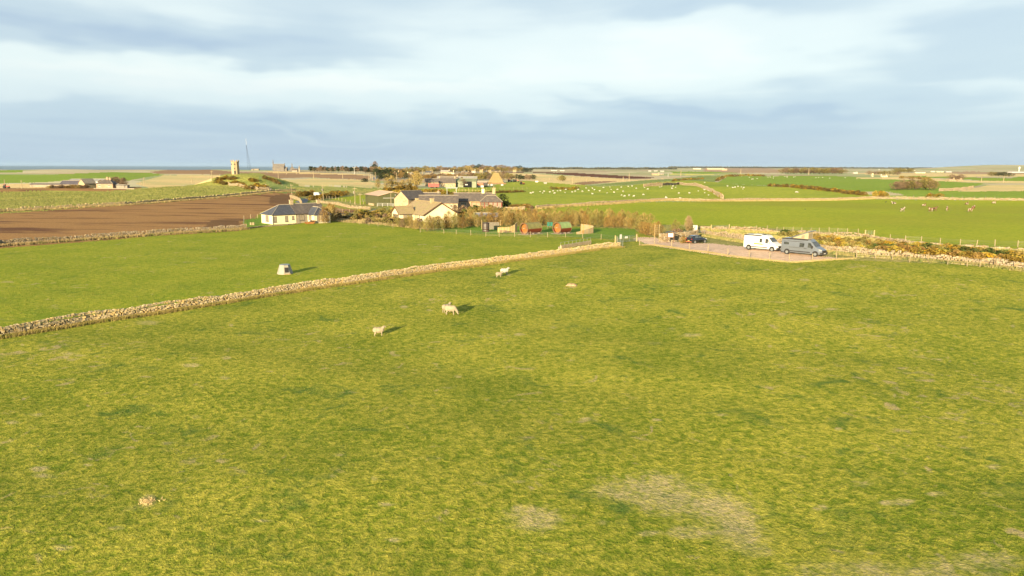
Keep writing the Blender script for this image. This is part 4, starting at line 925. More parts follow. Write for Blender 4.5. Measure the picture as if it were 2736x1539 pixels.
rowplants([(2330, 668), (2350, 668), (2420, 675), (2450, 676), (2480, 672), (2600, 686), (2700, 690)], 16, 'bush', ['green'], (0.9, 1.5), (1.8, 2.8), BL, 'shrub', 'shrubs between the track side walls', 'bank_shrub', 2, 67)
rowplants([(2085, 630), (2110, 633), (2130, 636)], 9, 'bush', ['green', 'olive'], (1.0, 1.6), (1.6, 2.4), 'dark green bush behind the raised roof of the grey campervan', 'shrub', 'dark bushes behind the campervans', 'gorse_bush', 2, 68)
rowplants([(1800, 632), (1830, 628)], 4, 'bush', ['green', 'bare'], (1.2, 2.0), (1.6, 2.2), 'dark shrub behind the car park wall', 'shrub', 'dark shrubs behind the car park wall', 'garden_shrub', 2, 69)
plant('bush', 'rust', P(1826, 650), 1.3, 1.5, 'clipped brown hedge block at the right end of the notice board wall', 'shrub', None, 'hedge_bush', rnd)
# far belts
rr = random.Random(5)
for i in range(36):
    px = 829 + i * 4.6 + rr.uniform(-1.5, 1.5); by = 461.5 + (px - 829) * 0.012
    plant('pine', 'bare' if rr.random() < .45 else 'dark', P(px, by), rr.uniform(8, 11), rr.uniform(6, 8), 'dark bare topped pine in the shelter belt on the skyline', 'tree', 'pines of the skyline shelter belt', 'pine_tree', rr)
plant('broad', 'bare', P(1002, 458), 19, 15, 'lone tall tree standing above the skyline belt', 'tree', None, 'tall_tree', rr)
plant('pine', 'dark', P(1000, 459), 14, 12, 'dark conifer just below the lone tall skyline tree', 'tree', None, 'pine_tree', rr)
FL = {'bare': 'bare brown tree in the distant belt beyond the farms', 'olive': 'olive toned tree in the distant belt beyond the farms', 'ochre': 'pale brown tree in the distant belt beyond the farms', 'dark': 'dark evergreen in the distant belt beyond the farms'}
FW = lambda w: {'bare': 'bare brown tree ' + w, 'olive': 'olive toned tree ' + w, 'ochre': 'pale brown tree ' + w, 'dark': 'dark evergreen ' + w, 'rust': 'rusty brown tree ' + w}
FG = 'trees of the distant belts beyond the farms'
rowplants([(975, 463), (1050, 464), (1120, 464)], 34, 'broad', ['bare', 'ochre', 'olive'], (7, 11), (9, 13), FW('under the lone tall tree'), 'tree', FG, 'distant_tree', 1, 70)
rowplants([(1000, 473), (1030, 470), (1045, 470)], 12, 'broad', ['dark'], (8, 10), (8, 11), FW('in the dark clump below the lone tall tree'), 'tree', FG, 'distant_tree', 1, 71)
rowplants([(1012, 479), (1050, 478), (1090, 476)], 26, 'broad', ['bare', 'rust', 'dark', 'olive'], (5, 9), (6, 10), FW('on the rise beside the far road'), 'tree', FG, 'distant_tree', 2.5, 72)
rowplants([(1100, 478), (1180, 478), (1240, 477)], 30, 'broad', ['bare', 'rust', 'bare'], (4, 6.5), (8, 12), FW('behind the red trailer farm'), 'tree', FG, 'distant_tree', 1, 73)
rowplants([(1235, 482), (1300, 481), (1370, 480)], 28, 'broad', ['bare', 'olive'], (5, 9), (7, 11), FW('behind the bale pyramid'), 'tree', FG, 'distant_tree', 1, 74)
rowplants([(1378, 480), (1430, 480)], 10, 'broad', ['bare', 'dark'], (4, 6), (6, 9), FW('right of the machinery line'), 'tree', FG, 'distant_tree', 0.6, 75)
rowplants([(1120, 461), (1170, 460), (1240, 460), (1320, 459), (1395, 459)], 46, 'broad', ['bare', 'olive', 'ochre'], (8, 13), (12, 18), FW('behind the far stone terrace'), 'tree', FG, 'distant_tree', 0.5, 76)
rowplants([(1240, 457), (1300, 457), (1390, 457)], 20, 'broad', ['bare', 'bare', 'dark'], (14, 19), (20, 27), FW('in the tall wood on the skyline'), 'tree', FG, 'distant_tree', 0.4, 77)
rowplants([(1396, 460), (1420, 460)], 5, 'broad', ['dark'], (7, 9), (10, 14), FW('at the right end of the skyline wood'), 'tree', FG, 'distant_tree', 0.3, 78)
rowplants([(262, 500), (285, 499), (335, 501)], 14, 'broad', ['bare'], (3.0, 5.2), (3.5, 5), 'reddish bare tree behind the distant farm on the left', 'tree', 'bare trees at the left farm', 'farm_tree', 1, 79)
rowplants([(130, 503), (175, 502), (235, 502)], 22, 'bush', ['bare', 'ochre', 'rust'], (.9, 1.6), (2.4, 3.6), 'low brown bush along the front of the distant left farm', 'shrub', 'bushes before the left farm', 'garden_shrub', 0.8, 80)
rowplants([(1000, 505), (1120, 498)], 6, 'broad', ['ochre'], (4, 8), (4, 7), 'pale twiggy tree left of the red trailer', 'tree', 'twiggy trees left of the red trailer', 'farm_tree', 2, 81)
rowplants([(1112, 498), (1118, 501)], 2, 'broad', ['ochre'], (9, 11), (7, 9), 'tall pale bare tree left of the red trailer', 'tree', 'tall bare trees left of the red trailer', 'farm_tree', 2, 82)
rowplants([(1218, 500), (1245, 500), (1262, 498)], 8, 'broad', ['bare', 'olive'], (4, 7), (4, 7), {'bare': 'bare brown tree among the distant farm buildings', 'olive': 'olive tree among the distant farm buildings'}, 'tree', 'trees among the distant farm buildings', 'farm_tree', 2, 83)
rowplants([(1040, 491), (1070, 495)], 8, 'bush', ['gorsed'], (1.4, 2.4), (3, 5), 'dark gorse bush on the rough slope above the barn', 'shrub', 'gorse on the rough slope above the barn', 'gorse_bush', 1, 84)
plant('bush', 'dark', P(974, 486), 3.4, 9, 'lone dark bush in the pale stubble beyond the lane', 'shrub', None, 'field_bush', rr)
rowplants([(1495, 484), (1508, 484)], 3, 'broad', ['olive'], (4, 6), (6, 8), 'single pale bush in the far tan field', 'shrub', 'pale bushes in the far tan field', 'field_bush', 0.4, 85)
for k, (pl, n, tones, hh, ww, lab) in enumerate([
    ([(2320, 466), (2400, 467)], 8, ['olive', 'bare'], (6, 9), (14, 20), 'brown tree left of the white masts on the far right'),
    ([(2090, 463), (2150, 464), (2250, 465)], 26, ['olive', 'bare'], (9, 14), (22, 32), 'hazy olive tree in the long wood beyond the upper pasture'),
    ([(2390, 461), (2440, 461)], 8, ['olive'], (10, 14), (22, 30), 'olive tree in the small wood far off on the right'),
    ([(2400, 477), (2450, 479), (2490, 480)], 8, ['rust', 'gorse'], (2.5, 4), (8, 12), 'low rusty bush on the far crest of the green fields'),
    ([(2540, 482), (2570, 482)], 4, ['bare'], (4, 7), (8, 12), 'brown tree beside the far right farmstead'),
    ([(2640, 470), (2700, 472)], 5, ['olive', 'dark'], (5, 8), (16, 26), 'dark bush mound beyond the far right farmstead')]):
    rowplants(pl, n, 'broad', tones, hh, ww, lab, 'tree', lab.replace('tree', 'trees'), 'distant_tree', 0.5, 90 + k)
# woods too far off to tell the trees apart
def woodmass(name, pts, h, m, label, seed, n, depth=120, leaf=3.0):
    rs = random.Random(seed); V_ = []; w = [P(*p) if not isinstance(p, Vector) else p for p in pts]
    rn = np.random.RandomState(seed); out = []
    seg = [(b - a).length for a, b in zip(w, w[1:])]; tot = sum(seg)
    for i in range(n):
        s = rs.uniform(0, tot)
        for k, l in enumerate(seg):
            if s <= l: break
            s -= l
        q = w[k].lerp(w[k + 1], s / l); dd = rs.uniform(0, depth); u_ = Vector((q.x, q.y, 0)).normalized()
        x, y = q.x + u_.x * dd, q.y + u_.y * dd
        hl = h * (0.65 + 0.25 * math.sin(x / (h * 3.1)) + 0.18 * math.sin(x / (h * 1.1) + y / 40))
        out.append((x, y, H(x, y) + rs.uniform(0, 1) ** .7 * hl))
    p = np.array(out); nn = len(p)
    d1 = rn.normal(0, 1, (nn, 3)); d1 /= np.linalg.norm(d1, axis=1)[:, None]; d2 = rn.normal(0, 1, (nn, 3)); d2 /= np.linalg.norm(d2, axis=1)[:, None]
    V_ = np.stack([p - d1 * leaf, p + d2 * leaf * .8, p + d1 * leaf], 1).reshape(-1, 3)
    tag(link_mesh(name, np_mesh(name, V_, np.arange(3 * nn).reshape(-1, 3), m)), label, 'woodland', None, 'stuff')
M_FARW = leafy_mat('far_wood', (0.10, 0.11, 0.08), (0.16, 0.15, 0.10))
woodmass('far_woodland', [at(1420, 4300), at(1620, 4300), at(1800, 5000)], 9, M_FARW, 'dark wooded strip along the coast beyond the far fields', 1, 6500, 500, 9)
woodmass('far_woodland', [at(1780, 7600), at(2000, 7600), at(2200, 7900), at(2420, 7600), at(2560, 7300)], 11, M_FARW, 'bluish wooded ridge on the far right skyline', 2, 12000, 900, 14)
woodmass('far_woodland', [at(2560, 5200), at(2900, 5200)], 12, LM['bare'], 'scrubby brown slope of the hill at the far right', 3, 2500, 500, 12)
woodmass('far_woodland', [at(1140, 3000), at(1300, 3000), at(1420, 3400)], 8, M_FARW, 'dark distant tree strip before the sea in the middle', 4, 3000, 300, 7)

def patch_pts(poly, n, seed):
    rs = np.random.RandomState(seed); w = [P(*p) for p in poly]; xs = [p.x for p in w]; ys = [p.y for p in w]; m = n * 8
    X = rs.uniform(min(xs), max(xs), m); Y = rs.uniform(min(ys), max(ys), m); k = np.zeros(m, bool)
    for p, q in zip(w, w[1:] + w[:1]):
        if p.y == q.y: continue
        k ^= ((p.y > Y) != (q.y > Y)) & (X < (q.x - p.x) * (Y - p.y) / (q.y - p.y) + p.x)
    X, Y = X[k][:n], Y[k][:n]
    return np.stack([X, Y, Hn(X, Y)], -1)
TB = .55
tufts('tussock_grass', patch_pts([(-60, 565), (330, 545), (600, 524), (730, 510), (600, 494), (540, 494), (370, 506), (300, 512), (-60, 514)], 16000, 3), 0.32, 0.17, M_TUSS, 2, 0.7, 61, 'coarse pale tussocks over the rough ridge left of the tower', 'grass')
tufts('tussock_grass', patch_pts([(760, 500), (900, 500), (1020, 505), (1060, 504), (1000, 511), (900, 516), (800, 520)], 4000, 4), 0.32, 0.18, M_TUSS, 2, 0.7, 62, 'dull pale tussocks on the slope behind the parked van', 'grass')
tufts('tussock_grass', patch_pts([(860, 590), (1000, 599), (1130, 613), (1160, 600), (1000, 585), (880, 572)], 4500, 5), 0.5, 0.14, M_DRYP, 4, 0.6, 63, 'pale dead grass bank between the left paddock and the bungalow garden', 'grass')
tufts('tussock_grass', patch_pts([(2150, 645), (2330, 650), (2500, 664), (2736, 682), (2736, 705), (2500, 690), (2300, 672), (2150, 660)], 6000, 6), 0.4, 0.14, M_VERGE, 4, 0.7, 64, 'coarse weedy grass on the bank between the two track walls', 'grass')
tufts('tussock_grass', patch_pts([(1880, 618), (1960, 622), (2100, 632), (2150, 640), (2150, 655), (2000, 640), (1900, 628)], 3000, 7), 0.35, 0.12, M_VERGE, 4, 0.7, 65, 'coarse weedy grass on the bank behind the campervans', 'grass')

pts = fringe(cp, 2600, (-0.6, 0.3), seed=41); tufts('dry_grass', pts, 0.18, 0.06, M_DRYP, 4, 0.8, 42, 'pale ragged grass along the near edge of the car park', 'grass')
# ---------------------------------------------------------------- buildings
def window(parent, face, u, z, w, h, L, Wd, fm, gm=None, mull=1, name='window', sill=True, trans=0, x0=0, y0=0):
    gm = gm or M_GLASS
    if face == 'F': loc, rz = (x0 + u, y0 - Wd / 2, z), 0
    elif face == 'B': loc, rz = (x0 - u, y0 + Wd / 2, z), PI
    elif face == 'L': loc, rz = (x0 - L / 2, y0 - u, z), -PI / 2
    else: loc, rz = (x0 + L / 2, y0 + u, z), PI / 2
    q = MB(); t = 0.07 if w > .7 else .05
    q.box(-w/2, w/2, -0.05, 0.02, h/2 - t, h/2); q.box(-w/2, w/2, -0.05, 0.02, -h/2, -h/2 + t)
    q.box(-w/2, -w/2 + t, -0.048, 0.02, -h/2 + t, h/2 - t); q.box(w/2 - t, w/2, -0.048, 0.02, -h/2 + t, h/2 - t)
    for i in range(mull): 
        x = -w/2 + w * (i + 1) / (mull + 1); q.box(x - t/2, x + t/2, -0.045, 0.02, -h/2 + t, h/2 - t)
    if trans: q.box(-w/2 + t, w/2 - t, -0.043, 0.02, h * .18, h * .18 + t * .8)
    if sill: q.box(-w/2 - .08, w/2 + .08, -0.12, 0.0, -h/2 - .09, -h/2 - .003)
    fr = q.build(name, fm, parent, loc=loc, rot=(0, 0, rz))
    p = MB(); p.box(-w/2 + t*.8, w/2 - t*.8, -0.02, 0.015, -h/2 + t*.8, h/2 - t*.8); p.build('pane', gm, fr)
    return fr
def gable_block(root, L, Wd, eave, ridge, wm, rm, x0=0, y0=0, rz=0, hipL=0, hipR=0, over=0.25, verge=None, ridge_m=None, under=1.2, wall='wall', skew=0):
    """walls and roof of one block; long axis along local x"""
    M_ = Matrix.Translation((x0, y0, 0)) @ Matrix.Rotation(rz, 4, 'Z')
    q = MB(); l, w = L / 2, Wd / 2
    vs = [(-l, -w, -under), (l, -w, -under), (l, w, -under), (-l, w, -under), (-l, -w, eave), (l, -w, eave), (l, w, eave), (-l, w, eave)]
    fs = [(0, 1, 5, 4), (2, 3, 7, 6), (3, 2, 1, 0)]
    if hipL: fs += [(3, 0, 4, 7)]
    else: vs.append((-l, 0, ridge - .05)); fs += [(3, 0, 4, len(vs) - 1, 7)]
    if hipR: fs += [(1, 2, 6, 5)]
    else: vs.append((l, 0, ridge - .05)); fs += [(1, 2, 6, len(vs) - 1, 5)]
    q.add([M_ @ Vector(v) for v in vs], fs); q.build(wall, wm, root)
    sl = (ridge - eave) / w; o = over; ez = eave - sl * o * .9
    xl = -l - (o if True else 0); xr = l + o
    rl = -l + hipL if hipL else xl; rr_ = l - hipR if hipR else xr; t = 0.14
    q = MB()
    A = [(xl, -w - o, ez), (xr, -w - o, ez), (rr_, 0, ridge), (rl, 0, ridge), (xr, w + o, ez), (xl, w + o, ez)]
    up = [Vector(v) + Vector((0, 0, t)) for v in A]; lo = [Vector(v) for v in A]
    vs = up + lo
    fs = [(0, 1, 2, 3), (4, 5, 3, 2), (6, 9, 8, 7), (10, 8, 9, 11), (0, 6, 7, 1), (4, 10, 11, 5)]
    if hipL: fs += [(5, 0, 3), (9, 6, 11), (5, 11, 6, 0)]
    else: fs += [(0, 3, 9, 6), (3, 5, 11, 9)]
    if hipR: fs += [(1, 4, 2), (8, 10, 7), (1, 7, 10, 4)]
    else: fs += [(1, 7, 8, 2), (2, 8, 10, 4)]
    rf = q.add(vs, fs).build('roof', rm, root); rf.matrix_local = M_
    q = MB(); q.bar(Vector((rl, 0, ridge + t)), Vector((rr_, 0, ridge + t)), .10, 5)
    for hx, (rx) in (((xl), rl), ((xr), rr_)):
        if (hx < 0 and hipL) or (hx > 0 and hipR):
            for sy in (-1, 1): q.bar(Vector((hx, sy * (w + o), ez + t)), Vector((rx, 0, ridge + t)), .075, 5)
    q.build('ridge_tiles', ridge_m or M_LEAD, rf)
    if verge:
        q = MB()
        for hx, hip in ((xl, hipL), (xr, hipR)):
            if hip: continue
            for sy in (-1, 1): q.bar(Vector((hx, sy * (w + o), ez + .05)), Vector((hx, 0, ridge + .05)), .13, 4)
        q.build('bargeboard', verge, rf)
    q = MB()
    for sy in (-1, 1): q.bar(Vector((xl, sy * (w + o + .05), ez + .06)), Vector((xr, sy * (w + o + .05), ez + .06)), .06, 5)
    q.build('gutter', M_GUTTER, rf)
    return rf
def chimney(root, x, y, z0, z1, m, w=0.8, d=0.6, pots=1, rz=0):
    q = MB(); q.box(-w/2, w/2, -d/2, d/2, z0, z1 - .15); q.box(-w/2 - .08, w/2 + .08, -d/2 - .08, d/2 + .08, z1 - .15, z1)
    c = q.build('chimney', m, root, loc=(x, y, 0), rot=(0, 0, rz))
    for i in range(pots):
        q = MB(); xx = (i - (pots - 1) / 2) * .4; q.bar((xx, 0, z1), (xx, 0, z1 + .55), .14, 8, .11); q.build('chimney_pot', M_PINKW, c)
    return c
# white cottage
th = math.radians(42); c0 = P(729, 600)
ax = Vector((math.cos(th), math.sin(th), 0)); nx = Vector((-math.sin(th), math.cos(th), 0))
def cot(u, v): return c0 + ax * u + nx * v
L1, W1 = 6.6, 7.0
ctr = cot(L1 / 2, W1 / 2); root = empty('cottage', (ctr.x, ctr.y, c0.z - .05), th, 'cream rendered cottage with hipped slate roof at the corner of the ploughed field', 'house')
gable_block(root, L1, W1, 2.5, 4.75, M_CREAM, M_SLATE, hipL=3.4, under=1.5)
window(root, 'L', 0.2, 1.45, 1.9, 1.6, L1, W1, M_GREYW, M_BLIND, 1)
for u, w_, h_, z in ((-2.6, .75, 1.5, 1.35), (0.5, .8, 1.5, 1.35), (2.3, .6, .95, 1.55)): window(root, 'F', u, z, w_, h_, L1, W1, M_GREYW, M_BLIND, 0)
q = MB(); q.bar((-L1/2 + .1, -W1/2 - .06, -.2), (-L1/2 + .1, -W1/2 - .06, 2.45), .05, 6); q.build('downpipe', M_GUTTER, root)
q = MB(); q.bar((L1/2 - .1, -W1/2 - .06, -.2), (L1/2 - .1, -W1/2 - .06, 2.45), .05, 6); q.build('downpipe', M_GUTTER, root)
L2 = 8.5; x2 = L1 / 2 + L2 / 2 + .005
gable_block(root, L2, W1 + .2, 2.55, 4.9, M_GWALL, M_SLATE2, x0=x2, wall='stone_wall')
chimney(root, L1 / 2 + .3, 0, 3.9, 6.1, M_TWALL, .9, .7); chimney(root, L1 / 2 + L2 - .4, 0, 3.9, 5.9, M_TWALL, .9, .7, 0)
window(root, 'F', L1/2 + 1.4, 1.5, 1.3, 1.5, L1, W1 + .24, M_GREYW, M_BLIND, 1)
gable_block(root, 5.0, 4.6, 2.35, 4.1, M_CREAM, M_SLATE, x0=L1/2 + 5.4, y0=-4.9, rz=-PI/2, hipR=2.2, wall='wing_wall')
for k in range(3): window(root, 'F', L1/2 + 4.2 + 1.25 * k, 1.25, 1.0, 1.7, L1, 2*7.43, M_WHITE, M_BLIND, 0)
window(root, 'L', 5.0, 1.4, 1.6, 1.5, L1, W1, M_GREYW, M_BLIND, 1, x0=L1/2 + 3.1 + L1/2)
# cream bungalow
cg = P(1178, 596); thb = math.atan2(16.0, -9.4); Lb, Wb = 17.0, 9.8
axb = Vector((math.cos(thb), math.sin(thb), 0)); ctr = cg + axb * (Lb / 2)
root = empty('bungalow', (ctr.x, ctr.y, cg.z), thb, 'cream bungalow with mossy brown tiled roof and big blank gable', 'house')
gable_block(root, Lb, Wb, 2.35, 5.35, M_CREAM, M_TILE, over=0.45, verge=M_BROWNW, ridge_m=M_TILE)
chimney(root, -Lb/2 + 5.0, 0.3, 4.6, 6.4, M_CREAM2, 1.0, .8, 0); chimney(root, Lb/2 - .6, -0.1, 4.6, 6.0, M_CREAM2, .8, .7, 0)
for u in (-5.4, -3.9, -2.6): window(root, 'B', -u, 1.3, .6, 1.7, Lb, Wb, M_BROWNW, M_BLIND, 0)
gable_block(root, 4.4, 5.6, 2.3, 4.1, M_CREAM, M_TILE, x0=1.2, y0=Wb/2 + 1.9, rz=PI/2, over=0.35, verge=M_BROWNW, ridge_m=M_TILE, wall='wing_wall')
for k in range(2): window(root, 'L', -(Wb/2 + 1.1 + k * 1.35), 1.15, 1.15, 1.9, 2 * 2.83 - 2.4, 0, M_BROWNW, M_BLIND if k % 2 else M_GLASS, 0, y0=0)
window(root, 'B', -1.2, 1.15, 4.4, 1.9, Lb, 2 * (Wb/2 + 4.11), M_BROWNW, M_GLASS, 4)
q = MB(); q.box(-1.8, -1.0, 7.9, 8.9, -.6, 1.0); q.build('porch_bin', M_REDW, root)
# long stone steading behind
def simple(name, label, cat, c, rz, L, Wd, eave, ridge, wm, rm, group=None, chims=(), wins=(), fm=None, hipL=0, hipR=0, over=.25, verge=None, gm=None, doors=()):
    root = empty(name, c, rz, label, cat, group)
    gable_block(root, L, Wd, eave, ridge, wm, rm, hipL=hipL, hipR=hipR, over=over, verge=verge)
    for (x, z1) in chims: chimney(root, x, 0, ridge - .7, z1, wm, .9, .7, 1)
    for (f, u, z, w, h) in wins: window(root, f, u, z, w, h, L, Wd, fm or M_WHITE, gm, 1 if w > .9 else 0)
    for (f, u, w, h, m) in doors:
        q = MB(); q.box(-w/2, w/2, -.05, .02, 0, h); rz_ = {'F': 0, 'B': PI, 'L': -PI/2, 'R': PI/2}[f]
        lc = {'F': (u, -Wd/2, 0), 'B': (-u, Wd/2, 0), 'L': (-L/2, -u, 0), 'R': (L/2, u, 0)}[f]
        q.build('door', m, root, loc=lc, rot=(0, 0, rz_))
    return root
c = P(1165, 566); c = Vector((c.x - .5, c.y + 14, 0)); c.z = H(c.x, c.y)
simple('steading', 'long low stone steading with dark slate roof directly behind the cream bungalow', 'farm building', c, math.radians(4), 13.5, 6.0, 2.5, 4.9, M_TWALL, M_SLATE2, wins=[('F', 4.5, 1.3, .9, 1.1)])
c = P(1086, 560); c = Vector((c.x, c.y + 12, 0)); c.z = H(c.x, c.y)
simple('steading_wing', 'tall gabled stone barn at the left end of the long steading', 'farm building', c, math.radians(58), 11.0, 6.6, 3.4, 6.2, M_TWALL, M_SLATE2)
c = P(1125, 553); c = Vector((c.x - .5, c.y + 10, 0)); c.z = H(c.x, c.y)
simple('steading_range', 'rear slate roofed range of the steading showing over the front roof', 'farm building', c, math.radians(3), 13.5, 6.0, 2.8, 5.0, M_GWALL, M_SLATE2, chims=[(6.0, 5.6)])
# stone house with red porch
c = P(1272, 557); c = Vector((c.x - .6, c.y + 3.2, c.z)); Lh = 15.0
root = empty('farmhouse', c, math.radians(2), 'stone house with two chimneys and a red glazed porch', 'house')
gable_block(root, Lh, 6.6, 2.7, 5.4, M_PINKW, M_SLATE2)
chimney(root, 3.0, 0.2, 4.6, 7.0, M_CREAM, 1.0, .8, 1); chimney(root, Lh/2 - .5, 0, 4.6, 7.4, M_TWALL, 1.1, .9, 1)
window(root, 'F', -4.0, 1.55, 2.0, 1.3, Lh, 6.6, M_WHITE, None, 2)
gable_block(root, 8.0, 4.2, 2.5, 4.6, M_REDW, M_SLATE2, x0=6.0, y0=-1.8, hipR=2.4, hipL=2.4, wall='porch_wall')
for k in range(5): window(root, 'F', 2.8 + k * 1.55, 1.45, 1.3, 1.6, Lh, 2 * 3.92, M_REDW, M_BLIND if k > 1 else M_GLASS, 1)
q = MB(); q.box(-1.6, 1.8, -4.3, -3.35, 2.45, 2.6); q.box(-1.5, -1.38, -4.2, -4.08, 0, 2.45); q.box(.1, .22, -4.2, -4.08, 0, 2.45); q.build('veranda', M_WOODY, root)
c2 = Vector((c.x - 11.6, c.y + 6.5, c.z)); simple('byre', 'narrow slate roofed byre left of the stone house with red porch', 'farm building', c2, math.radians(75), 8.5, 5.0, 1.9, 4.4, M_TWALL, M_SLATE2)
# green barn
c = P(1010, 549); thb2 = math.radians(32)
a_, b_ = P(1024, 553), P(1074, 548)
dirg = Vector((math.cos(math.radians(24)), math.sin(math.radians(24)), 0)); back = Vector((-math.sin(math.radians(24)), math.cos(math.radians(24)), 0))
# gable faces right-front, long side faces left-front
gx = math.radians(118); Lg, Wg = 17.0, 11.5
axg = Vector((math.cos(gx), math.sin(gx), 0)); gc = P(1052, 551)
ctr = gc + axg * Lg / 2 + Vector((-.4, .8, 0))
root = empty('barn', (ctr.x, ctr.y, H(ctr.x, ctr.y)), gx, 'olive green metal barn with pinkish shallow roof', 'barn')
M_GREENC = mat('olive_green_cladding', (0.145, 0.150, 0.065), 0.65, 0.15, 1.5, stretch=(4, 4, .2), bump=0.4)
gable_block(root, Lg, Wg, 4.0, 5.4, M_GREENC, M_CORR, over=.3, verge=M_CORR, ridge_m=M_CORR)
q = MB()
for i in range(16):
    x = -Lg/2 + .5 + i * (Lg - 1) / 15; q.box(x - .05, x + .05, Wg/2 + .003, Wg/2 + .06, 0, 3.95)
q.build('cladding_ribs', M_GREENC, root)
q = MB(); q.box(-Lg/2 - .16, -Lg/2 - .02, -4.6, 3.9, 3.05, 3.22); q.build('door_rail', M_WHITE, root)
q = MB(); q.box(-Lg/2 - .09, -Lg/2 - .004, -4.0, -.1, .02, 3.0); q.build('sliding_door', M_GREENC, root)
q = MB(); q.box(-Lg/2 - .09, -Lg/2 - .004, .1, 3.6, .02, 3.0); q.build('sliding_door', M_GREENC, root)
q = MB(); q.bar((-Lg/2 - .15, -1.0, 4.3), (-Lg/2, -1.0, 4.3), .22, 8); q.build('lamp', M_WHITE, root)
q = MB(); q.box(-3, 3, Wg/2 + .01, Wg/2 + .5, -.3, .9); q.build('block_plinth', M_TWALL, root)
# shed with grey roof behind the tank and its timber screen
c = P(1296, 603); c = Vector((c.x, c.y + 6, 0)); c.z = H(c.x, c.y)
simple('shed', 'low shed with blue grey sheet roof half hidden by the tree belt', 'shed', c, math.radians(-3), 6.2, 3.4, 1.9, 2.75, M_WOODG, mat('blue_grey_sheet', (0.27, 0.30, 0.37), 0.6, .12, 1.0, stretch=(6, .4, 1)), doors=[('F', 1.2, .9, 1.7, M_WOODP)])
# ------------- the farm with the red trailer
def atdown(px, py, back=0.0):
    p = P(px, py); k = 1 + back / p.y; return Vector((p.x * k, p.y * k, H(p.x * k, p.y * k)))
simple('farm_building', 'grey roofed long shed at the back of the red trailer farm', 'farm building', atdown(1222, 496, 40), 0.02, 34, 10, 4.6, 7.0, M_CAST, M_CORRG)
simple('farm_building', 'slate roofed stone byre behind the red trailer', 'farm building', atdown(1160, 499, 14), 0.03, 13, 6, 3.0, 5.6, M_TWALL, M_SLATE2)
simple('farmhouse', 'old stone farmhouse with pale gable just right of the red trailer', 'house', atdown(1195, 500, 8), 0.10, 12, 6.5, 3.0, 6.4, M_TWALL, M_SLATE2, chims=[(-5.5, 7.6), (5.5, 7.4)], wins=[('F', -2, 1.4, 1, 1.2), ('F', 1, 1.4, 1, 1.2), ('F', 3.5, 1.4, 1, 1.2)])
simple('farm_building', 'second slate roofed range behind the old stone farmhouse', 'farm building', atdown(1200, 498, 24), 0.0, 14, 6, 4.2, 7.2, M_TWALL, M_SLATE2, chims=[(6.5, 8.4)])
root = simple('farm_building', 'pale domed farm shed with a black open doorway', 'farm building', atdown(1243, 501, 12), 0.0, 17, 12, 4.4, 6.2, mat('pale_green_sheet', (.36, .40, .27), .7, .15, .6), mat('mossy_sheet_roof', (.34, .37, .20), .8, .2, .3))
q = MB(); q.box(-1.0, 5.2, -6.2, -6.02, 0, 4.2); q.build('doorway_shade_panel', mat('interior_shade_black', (.012, .015, .02), .9), root)  # black slab paints the shade inside the doorway
q = MB(); q.box(.4, 2.2, -6.4, -6.22, 1.6, 2.4); q.build('notice', M_WHITE, root)
root = simple('farm_building', 'open fronted shed with a rust red vehicle inside it', 'farm building', atdown(1287, 499, 6), -0.06, 9, 6, 3.2, 3.9, M_WOODG, M_CORR)
q = MB(); q.box(-4.2, 1.6, -3.3, -3.02, .3, 2.6); q.build('red_panel', M_ORANGE, root)
q = MB(); q.box(1.7, 4.3, -3.3, -3.02, .3, 2.9); q.build('bay_shade_panel', M_BLACKP, root)  # black panel painted as the shade within the open bay
q = MB(); q.box(-2.1, 2.1, -.7, .7, .15, 1.0); q.box(-1.6, 2.0, -.65, .65, 1.0, 1.5)
tag(q.build('parked_car', M_WHITE, loc=P(1285, 501)), 'white car parked before the open fronted shed', 'car')
# red trailer: lorry trailer
p = P(1160, 502); root = empty('trailer', p, -0.10, 'long bright red livestock trailer at the distant farm', 'trailer')
q = MB(); q.box(-3.6, 3.6, -1.2, 1.2, .7, 3.0)
q.build('body', M_RED, root)
q = MB()
for i in range(9): q.box(-3.4 + i * .83, -3.3 + i * .83, -1.28, -1.203, .75, 2.95)
q.build('side_ribs', M_RED, root)
for x in (-2.0, -1.0, 1.6):
    q = MB(); q.bar((x, -1.15, .45), (x, 1.15, .45), .45, 12); q.build('wheel', M_RUBBER, root)
q = MB(); q.box(3.7, 5.0, -1.1, 1.1, .6, 2.4); q.build('cab', M_BLACKP, root)
for px, lab in ((1140, 'left hand small red feed trough in the grass before the farm'), (1178, 'right hand small red feed trough in the grass before the farm')):
    root = empty('feed_trough', P(px, 512), 0, lab, 'trough')
    q = MB(); q.prism([(-1.5, .3), (1.5, .3), (1.9, 1.1), (-1.9, 1.1)], -.8, .8); q.build('hopper', M_RED, root)
    q = MB(); [q.box(x - .08, x + .08, -.7, -.6, 0, .4) for x in (-1.2, 1.2)]; q.build('skids', M_BLACKP, root)
